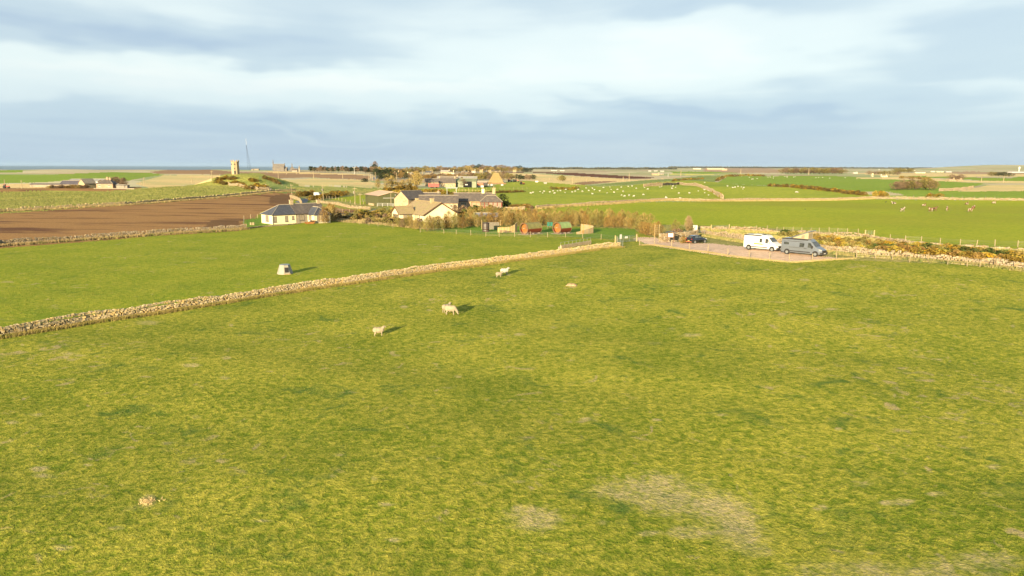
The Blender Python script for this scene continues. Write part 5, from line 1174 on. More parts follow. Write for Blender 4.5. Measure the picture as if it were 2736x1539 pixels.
# bale stack
p = P(1325, 490); root = empty('bale_stack', p, 0.05, 'tall pyramid of round straw bales at the right of the farm', 'bale stack')
bm_ = MB(); bm_.bar((0, -.75, 0), (0, .75, 0), .78, 12); bme = bm_.mesh('bale', M_STRAW)
for row in range(7):
    n_ = 9 - row
    for i in range(n_):
        for dep in (0,):
            link_mesh('bale', bme, root, ((i - (n_ - 1) / 2) * 1.58, dep, .8 + row * 1.34), (0, rnd.uniform(0, 3), 0))
q = MB(); q.box(-9, 9, -2.2, -1.2, 0, 1.2)
tag(q.build('silage_heap', M_PEBBLE, loc=P(1325, 492)), 'low grey brown heap in front of the straw bale pyramid', 'heap')
def tractor(label, p, rz, m, group=None):
    root = empty('tractor', p, rz, label, 'tractor', group)
    q = MB(); q.box(-.4, 2.0, -.45, .45, .9, 1.6); q.build('bonnet', m, root)
    q = MB(); q.box(-1.5, -.3, -.7, .7, 1.0, 2.6); q.build('cab', M_BLACKP, root)
    q = MB(); q.box(-1.6, -.2, -.8, .8, 2.6, 2.75); q.build('cab_roof', m, root)
    for x, r in ((-1.0, .85), (1.5, .55)):
        for y in (-.85, .85):
            q = MB(); q.bar((x, y - .22, r), (x, y + .22, r), r, 12); q.build('wheel', M_RUBBER, root)
tractor('faded red tractor standing in the green field right of the bale pyramid', P(1395, 493), 0.4, M_ORANGE)
tractor('red implement tractor behind the white van right of the bale pyramid', P(1362, 486), 0.2, M_RED)
tractor('green tractor parked right of the bale pyramid', P(1370, 486.5), 2.8, mat('green_paint', (.04, .16, .09), .5, .1, 2))
tractor('orange tractor at the end of the machinery line right of the bales', P(1381, 486), 0.0, M_ORANGE)
for px, py, lab in ((1344, 488, 'small white van right of the straw bale pyramid'), (1342, 497, 'white wrapped bale in the farm yard'), (1314, 497, 'pale wrapped bale near the grey fence in the farm yard'), (1303, 497, 'pale wrapped bale beside the open fronted shed')):
    q = MB(); q.blob((0, 0, .8), 1.2, .9, .85, .03, lat=6, lon=10); tag(q.build('wrapped_bale' if 'bale' in lab and 'van' not in lab else 'small_van', M_WHITE, loc=P(px, py)), lab, 'van' if 'van' in lab else 'bale')
for px, py, lab in ((1434, 487, 'white trough in the field beyond the sheep'), (1457, 491, 'grey blue trough in the field beyond the sheep')):
    q = MB(); q.prism([(-1.2, 0), (1.2, 0), (1.5, 1.3), (-1.5, 1.3)], -.7, .7); tag(q.build('water_trough', M_WHITE if px < 1440 else M_CORRG, loc=P(px, py)), lab, 'trough')
# ------------- the farm on the far left
simple('farm_building', 'dark slate range at the left end of the far left farm', 'farm building', atdown(208, 501, 15), 0.0, 15, 6, 1.8, 3.6, M_GWALL, mat('purple_slate', (.16, .145, .17), .7, .15, .5))
simple('farm_building', 'long low grey shed roof left of the far left farm', 'farm building', atdown(135, 501, 20), 0.0, 26, 5, 1.6, 2.3, M_GWALL, mat('purple_slate', (.16, .145, .17)))
simple('farm_building', 'cream fronted cattle shed at the back of the far left farm', 'farm building', atdown(224, 500, 40), 0.0, 17, 8, 3.8, 4.8, M_CREAM, M_CORRG)
simple('farm_building', 'tan gabled barn in the middle of the far left farm', 'farm building', atdown(234, 501, 5), 1.1, 6, 5, 2.0, 4.2, M_TWALL, M_GWALL)
simple('farm_building', 'wide grey machinery shed at the far left farm', 'farm building', atdown(252, 500, 24), 0.0, 13, 8, 3.6, 4.9, M_GALV, M_CORRG)
simple('farmhouse', 'small house with hipped slate roof at the far left farm', 'house', atdown(288, 503, 3), 0.05, 8, 6, 2.2, 4.2, M_PINKW, M_SLATE2, hipL=3, hipR=3, chims=[(0.2, 5.2), (1.5, 5.0)], wins=[('F', -2.4, 1.2, 1.0, 1.1), ('F', 2.2, 1.2, 1.0, 1.1)])
simple('static_caravan', 'white caravan beside the small hipped house', 'caravan', P(306, 502), 0.0, 4.6, 2.2, 1.7, 1.9, M_CAST, M_CORRG, wins=[('F', 0, 1.0, 3.2, .6)])
simple('trailer_box', 'grey container right of the white caravan', 'container', P(325, 503), 0.0, 4.2, 2.2, 1.5, 1.7, M_CAST, M_CORRG)
simple('trailer_box', 'second smaller grey container at the right end of the far left farm', 'container', P(336, 503), 0.0, 2.8, 2.2, 1.4, 1.6, M_CAST, M_CORRG)
q = MB(); q.box(-10, 10, -.2, .2, -.5, .4); q2 = q.build('yard_wall', M_GWALL, loc=P(305, 505)); tag(q2, 'pale low yard wall in front of the far left farm', 'wall')
tractor('red tractor with raised loader at the far left edge', P(17, 503), 0.2, M_RED)
# ------------- tower, church, mast
p = Vector((-172.6, 449, 0)); p.z = H(p.x, p.y)
# hexagonal crenellated tower
root = empty('watch_tower', p, 0.0, 'crenellated octagonal stone tower on top of the gorse covered knoll', 'tower')
q = MB(); n = 8; R_ = 2.45
ang0 = PI / 8 + .05
q.bar((0, 0, -1.0), (0, 0, 4.9), R_ * 1.02, 8, R_)
q.bar((0, 0, 4.9), (0, 0, 7.6), R_ * .98, 8, R_ * .97); q.build('tower_wall', M_TWALL, root)
q = MB(); q.bar((0, 0, 4.85), (0, 0, 5.02), R_ * 1.05, 8, R_ * 1.05); q.bar((0, 0, 7.3), (0, 0, 7.5), R_ * 1.05, 8, R_ * 1.05); q.build('string_course', M_TWALL, root)
for i in range(16):
    a = 2 * PI * i / 16; q = MB(); q.box(-.28, .28, -.2, .2, 7.4, 8.7 if i % 2 == 0 else 7.9, 0, Matrix.Rotation(a, 4, 'Z') @ Matrix.Translation((0, R_ * .93, 0))); q.build('merlon', M_TWALL, root)
for (a, z, w, h) in ((PI + .2, 6.1, .7, .7), (PI + .2, 1.1, .9, 2.0), (PI + .2, 3.4, .5, .9), (PI - .6, 6.1, .5, .8)):
    q = MB(); q.box(-w/2, w/2, R_ - .25, R_ + .02, z - h/2, z + h/2, 0, Matrix.Rotation(a, 4, 'Z')); q.build('opening_shade_block', M_BLACKP, root)  # black blocks colour in the shade of the tower openings
cd = P(746, 457); sc = cd.y / FPX
root = empty('church', cd, 0.05, 'roofed stone church with small belfry standing against the sea', 'church')
Lc = 30 * sc; Hc = 20 * sc
gable_block(root, Lc, 11, Hc * .45, Hc * .92, M_CHURCH, M_CHURCH, over=.1)
gable_block(root, Lc * .28, 8, Hc * .25, Hc * .5, M_CHURCH, M_CHURCH, x0=Lc * .58, over=.1, wall='chancel_wall')
q = MB(); q.box(-Lc/2 - .6, -Lc/2 + .8, -.9, .9, Hc * .85, Hc * 1.1); q.bar((-Lc/2 + .1, 0, Hc * 1.1), (-Lc/2 + .1, 0, Hc * 1.5), 1.0, 4, .1); q.build('belfry', M_CHURCH, root)
q = MB(); q.box(Lc/2 - .5, Lc/2 + .5, -.6, .6, Hc * .85, Hc * 1.02); q.build('gable_cross', M_CHURCH, root)
for k in range(4): window(root, 'F', -Lc * .3 + k * Lc * .2, Hc * .22, 1.4, Hc * .22, Lc, 11, M_CHURCH, M_GLASS, 1, sill=False)
cd = P(781, 459)
root = empty('chapel', cd, 0.3, 'small chapel with thin spire right of the church', 'chapel')
gable_block(root, 9, 8, 5, 10, M_CHURCH, M_SLATE2, over=.1, rz=PI/2); q = MB(); q.box(-.8, .8, -4.6, -3.2, 9.2, 12); q.bar((0, -4, 12), (0, -4, 15.5), .9, 4, .08); q.build('spire', M_CHURCH, root)
simple('low_house', 'low slate roofed house right of the small chapel', 'house', P(789, 459.3), 0, 9, 6, 3, 5.4, M_GWALL, M_SLATE2)
q = MB(); q.box(-1.2, 1.2, -1, 1, -1, 6); q.bar((0, 0, 6), (0, 0, 12), 1.3, 4, .15); tag(q.build('stone_monument', M_GWALL, loc=P(800, 459.5)), 'slim dark stone monument between the chapel and the shelter belt', 'monument')
cd = P(667, 453); D = cd.y; hh = 85 * D / FPX
root = empty('radio_mast', cd, 0, 'tall guyed lattice radio mast with white top beside the tower', 'mast')
q = MB(); M_MAST = mat('mast_steel', (.03, .035, .05), .6, .1, 1)
top = Vector((-5.0 * D / FPX, 0, hh * .80)); bw = 5.6
for sx, sy in ((-1, -1), (1, -1), (0, 1)):
    q.bar((sx * bw * D / FPX * .9 - (0.5 if sx < 0 else -.5), sy * 3.0, -1), top + Vector((sx * .9, sy * .9, 0)), 1.15, 4, .8)
for i in range(12):
    k = i / 12; z = top.z * k; w = bw * D / FPX * .9 * (1 - k) + .9 * k; cx = top.x * k
    q.bar((cx - w, -2 * (1 - k) - .5, z), (cx + w, -2 * (1 - k) - .5, z + top.z / 12), .6, 3)
    q.bar((cx + w, -2 * (1 - k) - .5, z), (cx - w, -2 * (1 - k) - .5, z + top.z / 12), .6, 3)
q.build('lattice', M_MAST, root)
q = MB(); q.bar(top, top + Vector((-.4, 0, hh * .20)), 1.9, 8, 1.7); q.build('aerial_shroud', M_WHITE, root)
for (x, y) in ((-26, 5), (30, 10), (2, 60)):
    q = MB(); q.bar(top, (x, y, -2), .10, 3); q.build('guy_wire', M_MAST, root)
simple('low_house', 'low building at the foot of the radio mast', 'building', P(684, 455), 0, 14, 6, 2.5, 3.6, M_GWALL, M_WOODG)
simple('low_house', 'tiny cabin right of the radio mast building', 'building', P(675, 455), 0, 5, 4, 2.2, 3.0, M_GWALL, M_SLATE2)
# ------------- far houses and sheds: (px, base y, width px, eave px, ridge px, wall, roof, label)
far = [(1190, 463, 24, 4, 8, M_TWALL, M_CORRG, 'long stone house with two chimneys in the row beyond the farm fields'), (1206, 464, 14, 3, 6, M_CREAM, M_SLATE2, 'cream fronted house at the right end of that stone terrace'),
    (1145, 463, 15, 2, 6, M_GWALL, M_SLATE, 'dark roofed house left of the far stone terrace'), (1060, 465, 12, 3, 7, M_TWALL, M_TILE, 'pale gabled house behind the rusty trees right of the dark conifers'),
    (1082, 466, 18, 2, 4, M_CREAM, M_CORRG, 'low pale bungalow right of that gabled house'), (1096, 465.5, 12, 2, 4, M_TWALL, M_CORRG, 'small grey roofed cottage in the far trees'),
    (1238, 462, 10, 4, 5, M_GWALL, M_SLATE2, 'grey house with a sharp chimney beyond the farm'), (1246, 463, 14, 2, 4, M_TWALL, M_SLATE, 'low long cottage right of the sharp chimney'),
    (1257, 460, 10, 3.5, 7, M_CREAM2, M_TILE, 'cream and tan house under the far woods'), (1265, 461, 10, 3.5, 6, M_WHITE, M_TILE, 'white house under the far woods'),
    (1286, 460.5, 8, 3, 7, M_CREAM2, M_TILE, 'small gabled house under the far woods'), (1297, 460.5, 5, 2, 3.5, M_WHITE, M_SLATE2, 'tiny white outbuilding under the far woods'),
    (1307, 460.5, 9, 2, 5, M_TWALL, M_TILE, 'tan hipped house under the far woods'), (1325, 460, 26, 2, 4, M_TWALL, M_SLATE2, 'long terrace roof under the far woods'),
    (1375, 460, 9, 2.5, 6, M_CREAM2, M_TILE, 'lone tan house near the end of the far woods'), (1409, 452.5, 12, 1.5, 2.5, M_WHITE, M_CORRG, 'pale shed in the hazy town by the sea'),
    (1480, 456.5, 16, 1.5, 2.5, M_WHITE, M_CORRG, 'long pale works shed in the hazy town'), (1502, 456.8, 12, 1.5, 2.3, M_WHITE, M_CORRG, 'second pale works shed in the hazy town'),
    (1751, 468.5, 19, 3.2, 4.8, M_CREAM2, M_CORR, 'pale cottage beyond the sloping far pasture'), (1766, 467, 12, 3, 5, M_GWALL, M_CORRG, 'grey building right of the pale far cottage'),
    (1736, 457.5, 8, 1, 1.8, M_WHITE, M_WHITE, 'white shed in the flat far fields, left one'), (1752, 457.5, 10, 1, 1.8, M_WHITE, M_WHITE, 'white shed in the flat far fields, middle one'), (1769, 458, 10, 1, 1.8, M_WHITE, M_WHITE, 'white shed in the flat far fields, right one'),
    (1862, 451.8, 19, 1.5, 2.6, M_CREAM, M_CREAM, 'cream warehouse on the far skyline'), (1911, 454, 46, 2.4, 4.6, M_PINKW, M_CREAM, 'very long cream warehouse beyond the far fields'), (1935, 455.5, 14, 2.4, 4.2, M_PINKW, M_CORR, 'tan end building of the very long warehouse'),
    (2285, 463.5, 10, 2, 3.2, M_WHITE, M_CREAM, 'white house left of the thin mast on the right'), (2330, 471.5, 3, 5, 6, M_CREAM, M_CREAM, 'narrow cream tower block beside the white post'), (2362, 473, 14, 2, 3.2, M_CREAM, M_CREAM, 'cream building group right of the white post'),
    (2415, 453.5, 14, 1, 1.6, M_WHITE, M_WHITE, 'white shed on the far right ridge'), (2442, 456, 8, 1, 1.6, M_WHITE, M_WHITE, 'small white shed below the far right ridge'), (2452, 462.2, 14, 1.2, 2, M_CREAM, M_CREAM, 'cream sheds on the edge of the bright tan fields'), (2466, 462.2, 10, 1.2, 2, M_CREAM, M_CREAM, 'second cream shed on the edge of the bright tan fields'),
    (2492, 459.5, 10, 1.4, 2.2, M_CREAM, M_CREAM, 'bright cream shed at the foot of the far hill'), (2506, 460, 8, 1.4, 2.2, M_CREAM, M_CREAM, 'second bright cream shed at the foot of the far hill'), (2516, 460, 8, 1.4, 2.2, M_CREAM, M_CREAM, 'third bright cream shed at the foot of the far hill'), (2534, 460.6, 14, 1.6, 2.6, M_WHITE, M_WHITE, 'long white shed at the foot of the far hill'),
    (2541, 483, 16, 2.5, 4, M_CREAM2, M_CORR, 'tan farmstead beyond the far green field'), (2562, 482.5, 12, 2, 3.4, M_CREAM2, M_CORR, 'second tan farm roof beyond the far green field'),
    (2685, 467, 14, 1.6, 2.6, M_CREAM, M_CREAM, 'cream bungalow on the far right plain'), (2716, 461.5, 40, 2, 3.2, M_WHITE, M_WHITE, 'white works around the foot of the water tower')]
for (px, by, wpx, ev, rg, wm, rm, lab) in far:
    p = P(px, by); k = p.y / FPX
    nm = 'far_shed' if ('shed' in lab or 'warehouse' in lab or 'works' in lab) else 'far_house'
    root = empty(nm, p, rnd.uniform(-.12, .12), lab, 'shed' if nm == 'far_shed' else 'house')
    gable_block(root, wpx * k, max(6, wpx * k * .4), ev * k, rg * k, wm, rm, over=.2)
    if nm == 'far_house' and wpx * k < 40:
        chimney(root, wpx * k * .42, 0, rg * k - 1, rg * k + 1.6, wm, 1.2, 1.0, 0)
        for u in (-.25, .2): window(root, 'F', u * wpx * k, ev * k * .5, 1.2, min(1.4, ev * k * .5), wpx * k, max(6, wpx * k * .4), M_GREYW, M_GLASS, 0, sill=False)
p = P(2722, 461); k = p.y / FPX
q = MB(); q.bar((0, 0, 0), (0, 0, 9 * k), 1.6 * k, 10); q.bar((0, 0, 9 * k), (0, 0, 15 * k), 2.4 * k, 12, 2.7 * k); tag(q.build('water_tower', M_WHITE, loc=p), 'white water tower at the far right horizon', 'tower')
for px, by, hpx, lab in ((2348, 461.5, 9, 'thin pale mast with a round head on the right horizon'), (2354, 472, 7, 'short stout white post beside the cream group'), (1785, 472, 8, 'small white post by the yellow crop')):
    p = P(px, by); k = p.y / FPX; q = MB(); q.bar((0, 0, -1), (0, 0, hpx * k), .45 * k if 'stout' not in lab else 1.0 * k, 6)
    if 'round' in lab: q.blob((0, 0, hpx * k), 1.3 * k, 1.3 * k, 1.1 * k, 0, lat=5, lon=8)
    tag(q.build('mast' if 'mast' in lab else 'marker_post', M_WHITE, loc=p), lab, 'mast' if 'mast' in lab else 'post')
# telephone poles
pm = MB(); pm.bar((0, 0, -.1), (0, 0, 1), .5, 6, .36); PME = pm.mesh('pole_shaft', M_WOODP)
pmc = MB(); pmc.box(-.9, .9, -.06, .06, .93, .95); 
poles = [(567, 484, 456, 'telephone pole on the skyline left of the tower knoll'), (513, 489, 471, 'small pole on the stubble slope left of the knoll'), (744, 478, 460, 'telephone pole on the brown far field right of the tower'), (766, 466, 456, 'short pole just right of the church'),
    (780.5, 526, 492, 'leaning telephone pole beside the lane above the cottage'), (864, 536, 495, 'tall pole with a fixture in front of the parked light blue van'), (838, 476, 459, 'pole on the skyline left of the shelter belt'), (916, 477, 462, 'stout pole in front of the shelter belt'),
    (949, 546, 500, 'tall pole with a transformer box left of the green barn'), (963, 548, 516, 'shorter yellow pole with a stay left of the green barn'), (1045, 552, 511, 'tall pole standing in front of the green barn doors'), (1060, 480, 462, 'thick pole above the barn on the far lane'),
    (1111, 480, 468, 'pole on the rough ground left of the far farm'), (986, 482, 466, 'first pole of the group where the far road bends'), (996, 483, 470, 'second pole of the group where the far road bends'), (1003, 478, 460, 'third pole of the group where the far road bends'), (991, 475, 464, 'back pole of the group where the far road bends'),
    (1214, 537, 510, 'yellow pole with a pale bar between the bungalow and the stone house'), (1155, 463, 453, 'pole beside the far stone terrace'), (1129, 467, 455, 'pole left of the far stone terrace'), (1114, 468, 456, 'pole in the far trees left of the terrace'), (1240, 462, 452, 'pole right of the far stone terrace'),
    (1530, 491, 474, 'pole at the left end of the orange soil strip'), (1567, 485, 472, 'pole in the tan field above the orange strip'), (1665, 483, 472, 'shorter pole at the right end of the orange strip'), (1681, 482, 464, 'tall pole beside the dark ploughed strip'),
    (1382, 483, 475, 'short pole at the right end of the machinery line'), (1469, 481, 475, 'small pole in the tan far field'), (1819, 470, 455, 'pole standing beside the yellow crop'), (1979, 465, 451, 'pale pole in front of the sandy quarry'), (2160.6, 467, 451, 'white pole on the crest of the upper pasture'),
    (2622, 485, 474, 'left one of two poles before the tan ridged field'), (2681, 488, 473, 'right one of two poles before the tan ridged field'), (1270, 480, 474, 'small pole behind the open fronted shed'),
    (14, 503, 480, 'yellow post standing over the red tractor'), (59, 504, 482, 'pole between the red tractor and the left farm'), (336, 501, 489, 'pole at the right end of the left farm'), (376, 496, 487, 'short pole at the field corner right of the left farm'), (386, 496, 474, 'tall pole at the field corner right of the left farm')]
for (px, by, ty, lab) in poles:
    p = P(px, by); hgt = (by - ty) * p.y / FPX
    root = empty('telephone_pole', p, rnd.uniform(-.3, .3), lab, 'pole'); r_ = max(.14, .24 * p.y / 500)
    link_mesh('shaft', PME, root, rot=(0, -.05 if 'leaning' in lab else 0, 0), scale=(r_ * 2, r_ * 2, hgt))
    if p.y < 700 and 'yellow post' not in lab:
        q = MB(); q.box(-.8, .8, -.07, .07, hgt - .7, hgt - .55); q.build('cross_arm', M_WOODP, root)
    if 'transformer' in lab or 'fixture' in lab:
        q = MB(); q.box(-.55, -.12, -.3, .3, hgt * .62, hgt * .76); q.build('transformer', M_CAST, root)
q = MB(); q.box(-3.2, 3.2, -.5, .5, 3.6, 3.9); q.box(-2.6, -2.4, -.1, .1, -.2, 3.6); q.box(2.4, 2.6, -.1, .1, -.2, 3.6)
tag(q.build('pale_shelter', mat('pale_blue_sheet', (.62, .70, .72), .6, .1, 1), loc=P(1207, 521)), 'pale blue topped shelter beside the yellow pole', 'shelter')
p = P(947, 466); root = empty('wind_turbine', p, 0, 'small white wind turbine above the skyline shelter belt', 'wind turbine')
q = MB(); q.bar((0, 0, -1), (0, 0, 9.5), .3, 6); q.build('turbine_mast', M_WHITE, root)
for k in range(3):
    a = .6 + k * 2 * PI / 3; q = MB(); q.bar((0, -.4, 9.5), (math.cos(a) * 3.2, -.4, 9.5 + math.sin(a) * 3.2), .38, 4, .15); q.build('blade', M_WHITE, root)

# ---------------------------------------------------------------- camp site things
def stave_cabin(label, p, rz, L, roofm):
    root = empty('barrel_cabin', p, rz, label, 'cabin'); R_ = 1.2; cz = 1.32; n = 30
    wood = mat('red_brown_staves', (0.25, 0.060, 0.028), 0.6, 0.3, 1.0, stretch=(12, .3, 12), bump=.3)
    front = mat('orange_pine', (0.66, 0.27, 0.07), 0.6, 0.2, 3.0, stretch=(6, 1, .4))
    rim = mat('brown_rim', (0.26, 0.145, 0.08), 0.7, 0.2, 3)
    for i in range(n):                      # every stave is a plank of its own
        a = 2 * PI * (i + .5) / n; 
        if math.sin(a) > .12: continue
        q = MB(); q.box(-.118, .118, 0, L, -.03, .03, 0, Matrix.Translation((math.cos(a) * R_, 0, cz + math.sin(a) * R_)) @ Matrix.Rotation(PI / 2 - a, 4, 'Y')); q.build('stave', wood, root)
    q = MB(); k = 22
    vs = []
    for rr_ in (R_ + .05, R_ - .03):
        for y in (-.02, L + .03):
            for i in range(k + 1):
                a = math.radians(-2) + math.radians(184) * i / k; vs.append((math.cos(a) * rr_, y, cz + math.sin(a) * rr_))
    m1 = k + 1; fs = []
    for i in range(k):
        fs += [(i, m1 + i, m1 + i + 1, i + 1), (2*m1 + i, 2*m1 + i + 1, 3*m1 + i + 1, 3*m1 + i), (i, i + 1, 2*m1 + i + 1, 2*m1 + i), (m1 + i, 3*m1 + i, 3*m1 + i + 1, m1 + i + 1)]
    fs += [(0, 2*m1, 3*m1, m1), (k, m1 + k, 3*m1 + k, 2*m1 + k)]
    q.add(vs, fs).build('roof_shingles', roofm, root)
    def ring(y0, y1, ro, ri, m, nm):
        q = MB(); vs = []; s_ = 32
        for (r, y) in ((ro, y0), (ro, y1), (ri, y1), (ri, y0)):
            for i in range(s_): a = 2 * PI * i / s_; vs.append((math.cos(a) * r, y, cz + math.sin(a) * r))
        fs = []
        for j in range(4):
            for i in range(s_): fs.append((j*s_ + i, j*s_ + (i+1) % s_, ((j+1) % 4)*s_ + (i+1) % s_, ((j+1) % 4)*s_ + i))
        q.add(vs, fs).build(nm, m, root, True)
    ring(-.10, -.021, 1.30, 1.08, rim, 'front_rim'); ring(L + .031, L + .1, 1.30, 1.12, rim, 'rear_rim')
    def disc(y, r, m, nm):
        q = MB(); s_ = 32; vs = [(math.cos(2*PI*i/s_) * r, y, cz + math.sin(2*PI*i/s_) * r) for i in range(s_)] + [(math.cos(2*PI*i/s_) * r, y + .05, cz + math.sin(2*PI*i/s_) * r) for i in range(s_)]
        q.add(vs, [tuple(range(s_)), tuple(range(2*s_ - 1, s_ - 1, -1))] + [(i, s_ + i, s_ + (i+1) % s_, (i+1) % s_) for i in range(s_)]).build(nm, m, root)
    disc(.55, 1.165, front, 'front_wall'); disc(L - .1, 1.165, wood, 'rear_wall')
    q = MB(); q.box(-.15, .62, .47, .545, .35, 2.15); d = q.build('door', front, root)
    q = MB(); q.box(.08, .20, .455, .467, 1.2, 2.0); q.box(.30, .42, .455, .467, 1.2, 2.0); q.build('door_glass', M_GLASS, d)
    q = MB(); q.box(-.75, -.35, .50, .545, 1.3, 1.36); q.build('wall_rail', M_WHITE, root)
    for y in (.4, L / 2, L - .4):
        q = MB(); q.box(-1.0, 1.0, y - .08, y + .08, 0, .28); q.build('cradle', M_WOODG, root)
    q = MB(); q.box(-1.3, 1.3, -.5, L + .3, -.3, .06); q.build('slab', M_CAST, root)
gA = mat('mossy_green_shingle', (0.21, 0.20, 0.075), 0.9, 0.2, 1.5, bump=.4); gB = mat('bright_green_shingle', (0.24, 0.33, 0.13), 0.9, 0.15, 1.5, bump=.4)
stave_cabin('left barrel shaped wooden cabin with moss green roof', P(1400, 627), math.radians(-43), 4.6, gA)
stave_cabin('right barrel shaped wooden cabin with light green roof', P(1488, 625), math.radians(-43), 3.7, gB)
def palisade(label, pts, hs, m):
    root = empty('slat_windbreak', pts[0], 0, label, 'windbreak'); rr = random.Random(len(label))
    ms = [m, M_WOODP, mat('warm_larch', (.62, .40, .16), .85, .3, 5)]
    L = [(b - a).length for a, b in zip(pts, pts[1:])]; tot = sum(L); n = int(tot / .155)
    for i in range(n):
        s = (i + .5) / n * tot; f = (i + .5) / n
        for k, l in enumerate(L):
            if s <= l or k == len(L) - 1: break
            s -= l
        p = pts[k].lerp(pts[k + 1], min(1, s / l)) - pts[0]; d = pts[k + 1] - pts[k]; a = math.atan2(d.y, d.x)
        ff = f * (len(hs) - 1); j = min(int(ff), len(hs) - 2); h = hs[j] + (hs[j + 1] - hs[j]) * (ff - j) + rr.uniform(-.04, .04)
        q = MB(); q.box(-.07, .07, -.02, .02, 0, h); q.build('plank', rr.choice(ms), root, loc=p, rot=(0, 0, a))
    q = MB()
    for k in range(len(pts) - 1): q.bar(pts[k] - pts[0] + Vector((0, .06, .5)), pts[k + 1] - pts[0] + Vector((0, .06, .5)), .04, 4)
    q.build('rail', M_WOODP, root)
w0, w1 = P(1330, 621), P(1384, 621)
pl = [w0 + Vector((0, 1.6, 0)), w0, w0.lerp(w1, .3) + Vector((0, -.5, 0)), w0.lerp(w1, .6) + Vector((0, -.55, 0)), w0.lerp(w1, .85) + Vector((0, -.1, 0)), w1 + Vector((-.2, .9, 0)), w1 + Vector((-.6, 2.0, 0))]
palisade('yellowish curved slat windbreak left of the barrel cabins with a picnic bench before it', pl, [1.1, 1.15, 1.2, 1.25, 1.4, 1.9, 2.3, 1.9], M_WOODY)
w0, w1 = P(1540, 626), P(1585, 623)
pl = [w0, w0.lerp(w1, .3) + Vector((0, -.5, 0)), w0.lerp(w1, .7) + Vector((0, -.4, 0)), w1, w1 + Vector((.2, 1.6, 0)), w1 + Vector((-1.2, 2.8, 0)), w1 + Vector((-2.6, 3.0, 0))]
palisade('brownish curved slat windbreak right of the barrel cabins', pl, [.5, .8, 1.05, 1.25, 1.4, 1.6, 1.75, 1.8], M_WOODP)
root = empty('picnic_bench', P(1345, 624), 0.1, 'small dark picnic bench against the left slat windbreak', 'bench')
q = MB(); q.box(-.75, .75, -.35, .35, .68, .74); q.build('table_top', M_WOODG, root)
for y in (-.7, .7): q = MB(); q.box(-.75, .75, y - .13, y + .13, .4, .45); q.build('seat', M_WOODG, root)
for x in (-.55, .55): q = MB(); q.bar((x, -.75, 0), (x, -.2, .7), .05, 4); q.bar((x, .75, 0), (x, .2, .7), .05, 4); q.build('leg', M_BROWNW, root)
root = empty('hooped_tank', P(1298, 619), 0, 'dark hooped barrel tank on the lawn left of the windbreak', 'tank')
bd = mat('dark_brown_tub', (.085, .05, .035), .5, .3, 1.5); q = MB(); q.bar((0, 0, 0), (0, 0, 2.0), .80, 20, .82); q.build('tub', bd, root)
for z in (.35, .85, 1.15, 1.45, 1.75): q = MB(); q.bar((0, 0, z), (0, 0, z + .05), .845, 20, .845); q.build('hoop', M_GALV, root)
q = MB(); q.bar((0, 0, 2.0), (0, 0, 2.08), .88, 20, .85); q.build('lid', M_BLACKP, root)
root = empty('slat_screen', P(1316, 613), 0.0, 'dark timber screen with yellow posts behind the hooped tank', 'screen')
for i in range(12): q = MB(); q.box(-1.0 + i * .22, -.82 + i * .22, -.03, .03, 0, 1.75); q.build('plank', M_WOODG, root)
for x in (-2.6, 1.9): q = MB(); q.bar((x, 0, 0), (x, 0, 2.3), .07, 6); q.build('post', M_WOODY, root)
gm_ = mat('green_plastic_bin', (.02, .22, .16), .5, .15, 2)
for k, (px, lab) in enumerate(((1465, 'left green bin between the two barrel cabins'), (1473, 'right green bin between the two barrel cabins'))):
    root = empty('wheelie_bin', P(px, 614), 0, lab, 'bin'); q = MB(); q.box(-.28, .28, -.3, .3, .9, 1.75); q.build('bin_body', gm_, root)
    q = MB(); q.box(-.3, .3, -.33, .33, 1.753, 1.83); q.build('lid', gm_, root); q = MB(); q.box(-.3, -.22, -.2, .2, 0, .9); q.box(.22, .3, -.2, .2, 0, .9); q.build('stand', M_WOODG, root)
# feed barrier on concrete wall
a_, b_ = P(1498, 665), P(1578, 652); d = b_ - a_
root = empty('feed_barrier', a_, math.atan2(d.y, d.x), 'concrete feed trough with a steel rail along the end of the diagonal wall', 'trough'); L = d.length
q = MB(); q.box(0, L, -.15, .15, -.3, .62); q.build('trough_wall', M_TWALL, root); q = MB(); q.box(0, L, .25, .5, -.3, .35); q.build('trough_lip', M_CAST, root)
q = MB(); q.bar((0, 0, 1.15), (L, 0, 1.15), .025, 6); q.build('rail', M_GALV, root)
for i in range(9): q = MB(); q.bar((L * i / 8, 0, .62), (L * i / 8, 0, 1.15), .018, 6); q.build('upright', M_GALV, root)
# notice board
root = empty('notice_board', P(1791, 649), -0.1, 'roofed wooden notice board in front of the car park wall', 'notice board')
for x in (-.62, .62): q = MB(); q.box(x - .06, x + .06, -.06, .06, -.2, 2.0); q.build('leg', M_BROWNW, root)
q = MB(); q.box(-.55, .55, -.05, .05, 1.0, 1.9); q.build('board', M_BROWNW, root); q = MB(); q.box(-.48, .48, -.07, -.053, 1.12, 1.84); q.build('poster', M_WHITE, root)
q = MB(); q.prism([(-.95, 2.0), (0, 2.3), (.95, 2.0), (.95, 1.93), (0, 2.2), (-.95, 1.93)], -.5, .4); q.build('roof', M_SLATE, root)
root = empty('sign_post', P(1856, 627), 0, 'white square sign on a yellow post beside the pampas plume', 'sign')
q = MB(); q.bar((0, 0, -.2), (0, 0, 1.2), .13, 6); q.build('post', M_WOODY, root); q = MB(); q.box(-.5, .5, -.2, -.135, 1.0, 2.1); q.build('sign_plate', M_WHITE, root)
root = empty('ladder_frame', P(1756, 638), 0, 'tall slim timber frame with rungs at the car park entrance', 'frame')
for x in (-.55, .35): q = MB(); q.bar((x, 0, -.2), (x, 0, 3.0), .05, 6); q.build('upright', M_WOODY, root)
